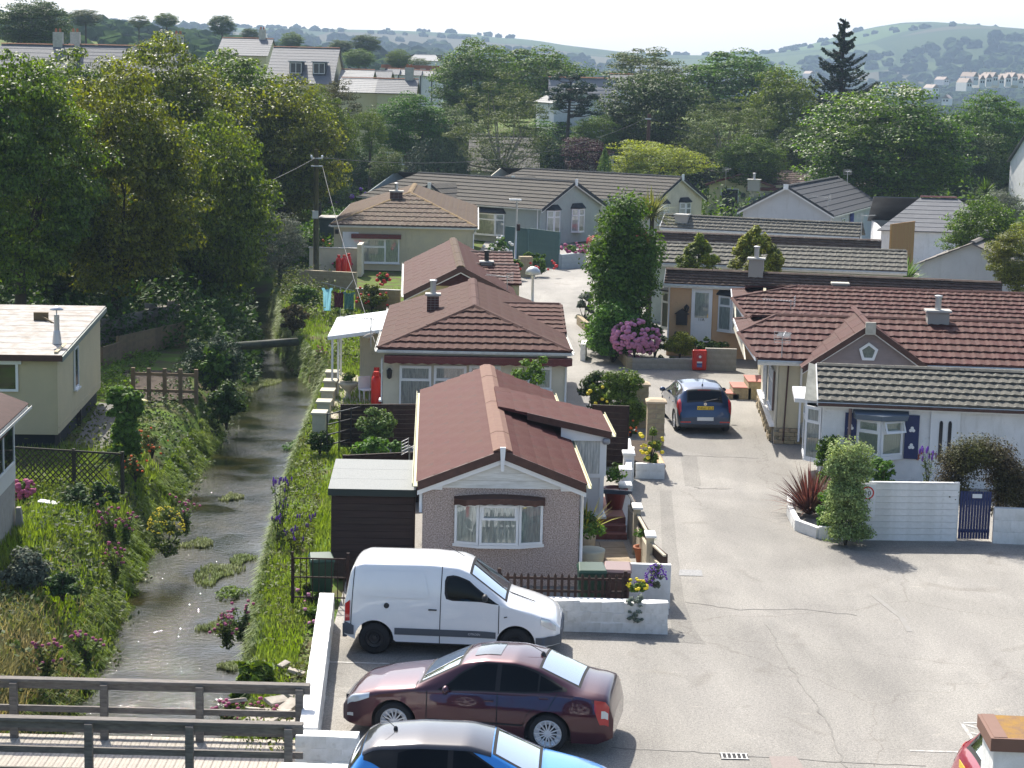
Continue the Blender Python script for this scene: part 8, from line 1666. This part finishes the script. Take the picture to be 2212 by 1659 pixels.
X, Y = scatter(12000, Ro(.1), lambda Y: xr(Y) + 3.2, 72, 104, lambda X, Y: noise2(X, Y, 5, 31) > -.1); weeds('bank_weeds', X, Y, 1.1, .13, WEED)
X, Y = scatter(26000, lambda Y: Y * 0 - 17, Lo(3.5), 55, 82, lambda X, Y: (X > -12.6 - (Y > 64) * 9) * nz(X, Y)); weeds('vegetable_plot_plants', X, Y, .4, .12, LBRI)
X, Y = scatter(60000, lambda Y: -22 - (Y - 75) * .35, Lo(-.3), 76, 125); weeds('undergrowth', X, Y, 2.2, .24, LDRK)
X, Y = scatter(26000, lambda Y: -16 - 0 * Y, lambda Y: -9 + 0 * Y, 112, 150); weeds('undergrowth', X, Y, 1.2, .25, LMID)
X, Y = scatter(26000, lambda Y: -22 - 0 * Y, lambda Y: 60 + 0 * Y, 156, 180); weeds('undergrowth', X, Y, 2.6, .4, LMID)
X, Y = scatter(5000, Ro(.0), Ro(1.6), 30.2, 38, lambda X, Y: nz(X, Y)); weeds('soil_litter', X, Y, .05, .07, leafmat('leaf_litter', (.16, .11, .07), (.1, .07, .05), trans=.1))
for i, (x, y, rx, ry) in enumerate([(462, 1240, .62, 1.0), (505, 1285, .5, .45), (500, 1075, .35, .45), (430, 1175, .45, .5), (640, 965, .4, 1.2), (500, 1440, .3, .3), (520, 1210, .35, .5), (560, 830, .7, 1.5), (470, 1355, .5, .3)]):
 p = g(x, y, WZ); n = int(1400 * rx * ry) + 300; a = rgs.uniform(0, 6.283, n); r = rgs.uniform(0, 1, n) ** .5 * (1 + .25 * np.sin(a * 3 + i)); Xw = p[0] + rx * r * np.cos(a) * (.8 + .3 * np.sin(a * 2)); Yw = p[1] + ry * r * np.sin(a)
 if i in (1, 4): v, f = leaves(np.stack([Xw, Yw, WZ + .02 + rgs.uniform(0, .12, n)], 1), rgs.normal(size=(n, 3)) * .5 + np.array([0, 0, 1]), .07, rgs); o = link('water_weed', npmesh('water_weed', v, f, LBRI)); tag(o, kind='stuff')
 else: blades('water_weed', Xw, Yw, .16, .02, MATS['pale_grass'], droop=np.array([.25, -1.0]), z=WZ + .004)
# ---- single plants
PINK = mat('pink_flower', (.5, .2, .34), .8, var=.3, vscale=9); ROSE = mat('deep_pink_flower', (.42, .1, .2), .8, var=.3); ORA = mat('orange_flower', (.7, .13, .02), .7); YEF = mat('yellow_flower', (.75, .6, .03), .7); PUR = mat('purple_flower', (.16, .06, .35), .8); REDF = mat('red_flower', (.55, .03, .03), .7); WHF = mat('white_flower', (.75, .75, .72), .8)
B = bushpx
B('tall_shrub', 'very tall dense shrub column beside the lane, left of the peach home', 1345, 445, 775, 150, LMID, nc=210, per=170, size=.15, cr=.44, seed=1, ry=1.5)
B('shrub', 'grey-green upper shrub merged in the tall shrub column', 1312, 470, 640, 95, leafmat('greygreen_leaf', (.1, .14, .07), (.07, .1, .05)), z0=1.0, nc=100, per=130, size=.13, cr=.42, seed=2)
B('shrub', 'glossy bright green foot of the tall shrub column', 1325, 655, 788, 125, LBRI, nc=60, per=130, size=.13, cr=.4, seed=3)
B('shrub', 'variegated pale shrub on the lane side of the tall shrub', 1262, 618, 700, 52, LGRY, nc=24, per=110, size=.12, seed=4)
P = g(1428, 716, 0); spiky('cordyline_tree', 'cordyline palm with leaning trunk growing out of the tall shrub', float(P[0]) - .6, float(P[1]), 0, 260, 1.55, .06, leafmat('cordyline_leaf', (.09, .13, .03), (.16, .18, .05)), 3, spread=1.5, trunk=5.0, cat='palm')
B('hydrangea', 'big pink hydrangea on the block wall beside the lane', 1373, 698, 775, 92, LMID, z0=.35, nc=30, per=90, size=.13, seed=5, flowers=(PINK, 170, .1, True), ry=.7)
B('clipped_shrub', 'round clipped yellow-green bush in front of the peach home', 1470, 722, 776, 76, LGOL, z0=.2, nc=46, per=170, size=.07, cr=.4, seed=6)
B('shrub', 'glossy dark shrub spreading over the wall behind the red fire box', 1535, 733, 775, 88, LDRK, z0=.3, nc=30, per=120, size=.1, seed=7); B('climber', 'dark creeper hanging over the grey block wall left of the fire box', 1450, 768, 797, 95, LDRK, nc=20, per=90, size=.08, seed=8, ry=.25); B('shrub', 'dark shrub between the hydrangea and the cordyline trunk', 1415, 700, 775, 60, LDRK, nc=24, per=120, size=.1, seed=9)
B('topiary', 'round topped glossy evergreen by the stone gate pillars', 1345, 808, 940, 106, LBRI, nc=80, per=190, size=.085, cr=.36, seed=10); B('shrub', 'glossy dark camellia bush left of the round topped evergreen', 1296, 805, 895, 86, LDRK, nc=50, per=150, size=.1, cr=.38, seed=11)
B('shrub', 'green shrub with yellow flowers under the camellia', 1288, 830, 905, 50, LBRI, nc=16, per=80, size=.1, seed=12, flowers=(YEF, 8, .07, True)); B('flower_clump', 'orange flowers beside the stone gate pillars', 1362, 905, 945, 30, LMID, nc=10, per=60, size=.08, seed=13, flowers=(ORA, 14, .045, True))
B('rose_bush', 'yellow rose bush growing in the white block planter', 1405, 925, 1008, 48, LBRI, z0=.3, nc=22, per=110, size=.07, seed=14, flowers=(YEF, 16, .055, True)); B('shrub', 'low dark greenery in the shade right of the glazed porch', 1340, 1000, 1040, 50, LDRK, nc=12, per=90, size=.08, seed=15)
bush('apple_tree', 'leafy young tree in front of the cream home window', .42, 57.6, 0, 1.0, .8, 1.38, LBRI, nc=60, per=75, size=.12, cr=.24, seed=16, cat='tree'); B('shrub', 'trained leafy shrub above the dark fence behind the shed', 812, 882, 968, 92, leafmat('green_gold_leaf', (.11, .17, .04), (.08, .12, .03)), z0=.2, nc=40, per=120, size=.09, seed=17)
B('shrub', 'straggly shrub with round leaves behind the felt roofed shed', 815, 950, 1012, 120, LBRI, nc=26, per=60, size=.13, seed=18); B('shrub', 'dark tangle of shrub on the bank left of the shed', 690, 930, 985, 56, LDRK, nc=24, per=110, size=.09, seed=19)
for i, (x, y, w) in enumerate([(700, 1292, 48), (672, 1298, 40), (690, 1318, 46), (686, 1350, 46), (690, 1378, 34)]): B('peony', ['bushy peony at the far end of the white parking wall', 'small peony left of the farthest one', 'second peony down the white wall', 'third peony down the white wall', 'smallest, nearest peony by the white wall'][i], x - 8, y - 38, y, w, LMID, nc=18, per=100, size=.085, seed=20 + i, group='peonies along the parking wall', flowers=(PINK, 3, .05, True), z0=-.15)
B('bergenia', 'big leaved bright green plant at the foot of the bank above the rocks', 548, 1438, 1520, 90, LBRI, z0=-.4, nc=26, per=34, size=.26, seed=26, asp=.8); B('bergenia', 'big leaved plant lower down by the bridge rail', 520, 1500, 1560, 50, LBRI, z0=-.7, nc=14, per=30, size=.24, seed=27, asp=.8)
def tallplant(label, x, y, h, m, fm, n=9, z0=-.4, w=.35, name='buddleia', fs=.05, seed=1, fn=3, fl=2.6):
 rg = np.random.default_rng(seed); p = g(x, y, z0); t = thing(name, label, 'plant', (float(p[0]), float(p[1]), z0)); b = MB(); L_ = []; fl_ = MB().sphere((0, 0, 0), 1, 6, 4, (1, 1, fl)).mesh('flower_spike', fm, True)
 for i in range(n):
  a = rg.uniform(0, 6.28); hh = h * rg.uniform(.45, 1); e = np.array([math.cos(a) * w * rg.uniform(.3, 1), math.sin(a) * w * .8, hh]); mid = e * np.array([.35, .35, .55]); b.tube([(0, 0, 0), tuple(mid), tuple(e)], .012, 4, r1=.005)
  for k in range(26): q = k / 26; c = mid * q * 2 if q < .5 else mid + (e - mid) * (q - .5) * 2; L_.append(c + rg.normal(size=3) * .035)
  for k in range(fn): link('flower_spike', fl_, t, loc=tuple(e + rg.normal(size=3) * .06), scale=(fs * .45,) * 3)
 P = np.repeat(np.array(L_), 2, 0) + rg.normal(size=(len(L_) * 2, 3)) * .03; v, f = leaves(P, rg.normal(size=P.shape) * .6 + np.array([0, 0, .6]), .11, rg, asp=.35); link('foliage', npmesh('foliage', v, f, m), t); b.build('stem', BARK, t)
tallplant('tall thin buddleia with purple spikes at the right edge of the water', 603, 1235, 2.3, LOLV, PUR, 9, -.9); tallplant('shorter yellowing buddleia in front of the tall one', 640, 1225, 1.4, LYEL, PUR, 9, -.5, .5, seed=2)
PV = 'pink valerian along the stream'
for i, (x, y, lb) in enumerate([(243, 1165, 'on the crest of the left bank, farthest of them'), (272, 1172, 'just right of the farthest one'), (250, 1250, 'half way down the left bank'), (190, 1445, 'left bank near the bridge, biggest flowers'), (100, 1470, 'left bank beside the bridge rail'), (490, 1395, 'leaning over the water on the right side'), (520, 1380, 'on the right wall foot, behind the leaning one'), (495, 1600, 'in front of the bridge at the right'), (540, 1612, 'at the bridge end among green leaves'), (585, 1640, 'at the bottom edge beside the bridge'), (690, 800, 'on the right bank under the white canopy'), (400, 1150, 'low on the left bank by the water')]):
 tallplant('pink valerian clump %s' % lb, x, y, .75 if i < 9 else 1.0, WEED, ROSE, 9, -.5 if x < 400 else -.7, .3, 'valerian', .085, 30 + i, 2, .8)
B('mustard_plant', 'yellow flowering mustard clump leaning over the water on the left bank', 355, 1105, 1205, 74, WEED, z0=-.9, nc=30, per=60, size=.07, seed=28, flowers=(YEF, 150, .022, False)); B('montbretia', 'orange flowered clump on the left bank below the beans', 325, 925, 990, 62, WEED, nc=18, per=70, size=.1, asp=.2, seed=29, flowers=(ORA, 22, .04, True)); B('bean_vines', 'tall leafy bean vines in front of the beige home', 262, 835, 1010, 92, LBRI, nc=85, per=90, size=.15, cr=.3, seed=30); B('shrub', 'orange flowering plants at the left of the bank grass', 290, 985, 1040, 50, WEED, nc=14, per=70, size=.1, seed=31, flowers=(ORA, 12, .035, True))
B('conifer_shrub', 'feathery dark conifer overhanging the left bank at the pipe', 455, 722, 862, 140, LPIN, z0=-.3, nc=60, per=150, size=.13, asp=.3, cr=.3, seed=32); B('maple_shrub', 'leafy maple with pale leaves on the left bank in front of the conifer', 455, 752, 845, 100, LMID, z0=0, nc=40, per=70, size=.2, seed=33); B('shrub', 'dark ivy shrub trailing into the stream under the conifer', 485, 830, 930, 90, LDRK, z0=-.9, nc=40, per=110, size=.12, seed=34)
B('hydrangea', 'deep pink hydrangea by the lattice fence at the left edge', 48, 1040, 1085, 44, LMID, nc=14, per=70, size=.1, seed=35, flowers=(ROSE, 34, .07, True)); B('shrub', 'leafy weeds under the lattice fence', 190, 1050, 1105, 150, WEEDD, nc=30, per=80, size=.1, seed=36); B('shrub', 'silvery leaved bush at the left edge above the dry grass', 45, 1195, 1290, 120, LGRY, nc=40, per=110, size=.09, seed=37); B('shrub', 'round dark bush on the left bank edge above the valerian', 130, 1240, 1300, 90, WEEDD, nc=26, per=90, size=.09, seed=38)
B('golden_shrub', 'golden and green shrub with red flowers beside the laundry', 803, 615, 676, 66, LYEL, nc=36, per=130, size=.12, seed=39, flowers=(REDF, 12, .07, True)); B('shrub', 'green shrub left of the laundry on the stream bank', 655, 618, 680, 70, LBRI, nc=30, per=110, size=.14, seed=40); B('shrub', 'brown-green shrub above the sloping stream wall', 630, 660, 725, 64, LBRN, nc=30, per=100, size=.13, seed=41); B('shrub', 'leafy low hedge in front of the laundry', 730, 664, 690, 90, LBRI, nc=24, per=90, size=.12, seed=42)
for i, (x, yt, yb, w, fm, nf) in enumerate([(1250, 528, 552, 70, ROSE, 40), (1100, 512, 545, 60, WHF, 20), (1075, 520, 560, 60, WHF, 14), (1105, 560, 598, 50, REDF, 16), (1170, 560, 592, 56, REDF, 12), (1155, 545, 575, 60, None, 0), (828, 590, 615, 26, REDF, 12), (735, 560, 585, 40, ROSE, 14), (690, 520, 545, 40, ORA, 8)]):
 B('garden_shrub', 'garden shrub %s' % ['with deep pink flowers at the bend of the lane', 'with white flowers before the bay window', 'with white flowers at the corner of the lichen roofed home', 'with red flowers left of the stone gate pier', 'with red flowers right of the stone gate pier', 'plain green beside the teal gate', 'of red geraniums under the bungalow window', 'of pink geraniums by the bungalow door', 'of orange pot flowers by the teal shed'][i], x, yt, yb, w, LMID if i % 2 else LBRI, z0=.2 if i else .7, nc=18, per=80, size=.17, seed=50 + i, flowers=(fm, nf, .1, True) if fm else None)
B('buddleia', 'purple tinged bushy shrub behind the lichen roof', 745, 402, 460, 80, LOLV, nc=26, per=90, size=.3, seed=60, flowers=(PUR, 14, .2, True)); B('hedge', 'clipped green hedge beside the yellowish home door', 1505, 462, 482, 45, LBRI, nc=20, per=90, size=.2, seed=61)
P = g(1748, 1112, 0); MP = leafmat('phormium_leaf', (.09, .035, .028), (.14, .1, .05), trans=.2, rand=.5); spiky('phormium', 'big spiky purple-brown phormium at the bend of the white fence', float(P[0]), float(P[1]), 0, 340, 1.45, .045, MP, 5, spread=1.1)
B('ivy_column', 'tall ivy column with pale variegated leaves against the white plank fence', 1832, 962, 1186, 116, leafmat('variegated_ivy', (.28, .33, .13), (.13, .19, .06), trans=.25), nc=170, per=150, size=.06, cr=.4, seed=62, ry=.5); B('ivy_shrub', 'dark glossy green lower part of the ivy at the fence corner', 1800, 1060, 1160, 84, LBRI, nc=40, per=130, size=.065, seed=63, ry=.5); B('shrub', 'bushy evergreen behind the phormium, under the porch bay', 1795, 948, 1060, 80, LMID, nc=40, per=120, size=.085, seed=64); B('shrub', 'small leafy shrub behind the plank fence left of the white door', 1905, 990, 1080, 70, LBRI, nc=26, per=70, size=.1, seed=65)
tallplant('purple thistle rising behind the plank fence', 2002, 1085, 1.55, LOLV, PUR, 4, 0, .2, 'thistle', .07, 66)
ca = []; Ya = 47.0
for t in np.linspace(0, 1, 60):
 ang = math.pi * (1.02 - t * 1.0); cx__, cy__ = 2118 + 68 * math.cos(ang), 1075 - 95 * max(0, math.sin(ang)); P = at(cx__, cy__, Ya)
 for q in range(4): ca.append((float(P[0]) + rgs.normal() * .16, Ya + rgs.normal() * .2, float(P[2]) + rgs.normal() * .14, .36))
for _ in range(90): P = at(rgs.uniform(2150, 2290), rgs.uniform(1010, 1110), Ya); ca.append((float(P[0]), Ya + rgs.normal() * .2, float(P[2]), .28))
ca = np.array(ca); ar_ = thing('leafy_arch', 'dark clipped leafy arch over the navy garden gate', 'arch', (11.3, Ya, 0)); ca[:, 0] -= 11.3; ca[:, 1] -= Ya; v, f = cloud(ca, 110, .055, rgs, flat=.95, inner=.4); link('foliage', npmesh('foliage', v, f, leafmat('arch_leaf', (.05, .065, .02), (.065, .05, .03), trans=.2)), ar_)
for x_ in (-.55, .75): MB().tube([(x_, 0, 0), (x_, 0, 1.5)], .04, 6).build('stem', BARK, ar_)
def fl(name, label, x, y, z, r, h, m, fm, n, fs, seed): return bush(name, label, x, y, z, r, r, h, m, size=.05, nc=14, per=70, seed=seed, flowers=(fm, n, fs, False), stem=False)
fl('pansies', 'yellow pansies in the corner planter of the white stone-faced wall', 2.62, 38.25, .62, .2, .16, LBRI, YEF, 30, .035, 70); fl('pansies', 'purple and white pansies beside the yellow ones', 2.78, 38.5, .62, .16, .13, LMID, PUR, 20, .035, 71); fl('lavender', 'purple flowering lavender in the corner planter by the lane', 3.02, 38.5, .62, .2, .28, LGRY, PUR, 120, .018, 72)
bush('trailing_plant', 'silver-grey plant trailing down the white stone-faced wall', 2.55, 37.6, .2, .2, .14, .3, leafmat('silver_leaf', (.2, .24, .19), (.14, .17, .13), trans=.1), size=.04, nc=26, per=90, seed=73, stem=False)
spiky('potted_palm', 'spiky yellow-green plant in the pot at the foot of the porch', 1.78, 44.0, .5, 46, 1.1, .04, leafmat('yellow_spike', (.3, .32, .05), (.2, .25, .05)), 6, spread=.9)
P = at(1955, 545, 92); spiky('cordyline', 'green spiky cordyline at the end of the grey tiled long home', float(P[0]), 92, 0, 260, 1.7, .07, leafmat('green_spike', (.08, .15, .03), (.12, .19, .05)), 7, spread=1.3, trunk=1.6, cat='palm'); B('shrub', 'green shrub hiding the foot of the orange-brown fence', 1935, 495, 560, 80, LMID, nc=34, per=90, size=.13, seed=76); B('shrub', 'grey twiggy shrub between the orange-brown fence and the garage', 1965, 470, 540, 60, LGRY, nc=26, per=60, size=.12, seed=75)
P = g(300, 690, 0); spiky('yucca', 'drooping spiky plant against the ruined wall', float(P[0]), float(P[1]) - 1.5, 0, 90, 1.6, .07, LMID, 8, spread=1.3, trunk=.9); P = at(2130, 395, 150); spiky('cordyline', 'far cordyline near the white house at the right edge', float(P[0]), 150, 0, 120, 1.6, .12, LMID, 9, spread=1.4, trunk=3.)
bag = thing('compost_bag', 'yellow and white plastic compost bags lying among the vegetables', 'bag', (*G2(297, 888), .0), .1); YB = mat('yellow_bag', (.6, .48, .05), .35, col2=(.65, .63, .6), vscale=5)
for i in range(2): MB().sphere((0, 0, .18 + i * .14), .3, 14, 8, (1.15, .7, .3)).build('bag_body', YB, bag, smooth=True)
tag(MB().box(-.25, -.12, 0, .25, .12, .03).build('board', WHITE), 'white board lying on the grass of the left bank', 'board'); o = S.objects['board']; p = G2(105, 1096); o.location = (p[0], p[1], .12); o.rotation_euler = (.05, .1, -.15)
P = at(797, 715, 62.3); gu = thing('seagull', 'speckled young gull walking on the white canopy roof', 'bird', (float(P[0]), 62.3, 2.38)); GM = mat('gull_feather', (.45, .4, .33), .9, col2=(.28, .24, .2), vscale=25)
prof = [(-.2, .16, .01), (-.13, .17, .05), (-.04, .19, .085), (.06, .21, .08), (.12, .25, .05), (.15, .29, .045), (.19, .3, .04), (.22, .295, .015)]; vs = []; n = 10
for x, z, r in prof:
 for k in range(n): t = 2 * math.pi * k / n; vs.append((x, r * math.cos(t) * .9, z + r * math.sin(t)))
MB().add(vs, [(i * n + k, i * n + (k + 1) % n, (i + 1) * n + (k + 1) % n, (i + 1) * n + k) for i in range(7) for k in range(n)] + [tuple(range(n))[::-1], tuple(range(7 * n, 8 * n))]).build('body', GM, gu, smooth=True)
MB().tube([(.22, 0, .295), (.28, 0, .28)], .012, 5, r1=.004).build('beak', RUBB, gu)
for s_ in (-1, 1): MB().tube([(.02, s_ * .03, .13), (.03 + s_ * .03, s_ * .03, 0), (.07 + s_ * .03, s_ * .03, 0)], .007, 4).build('leg', TC, gu)
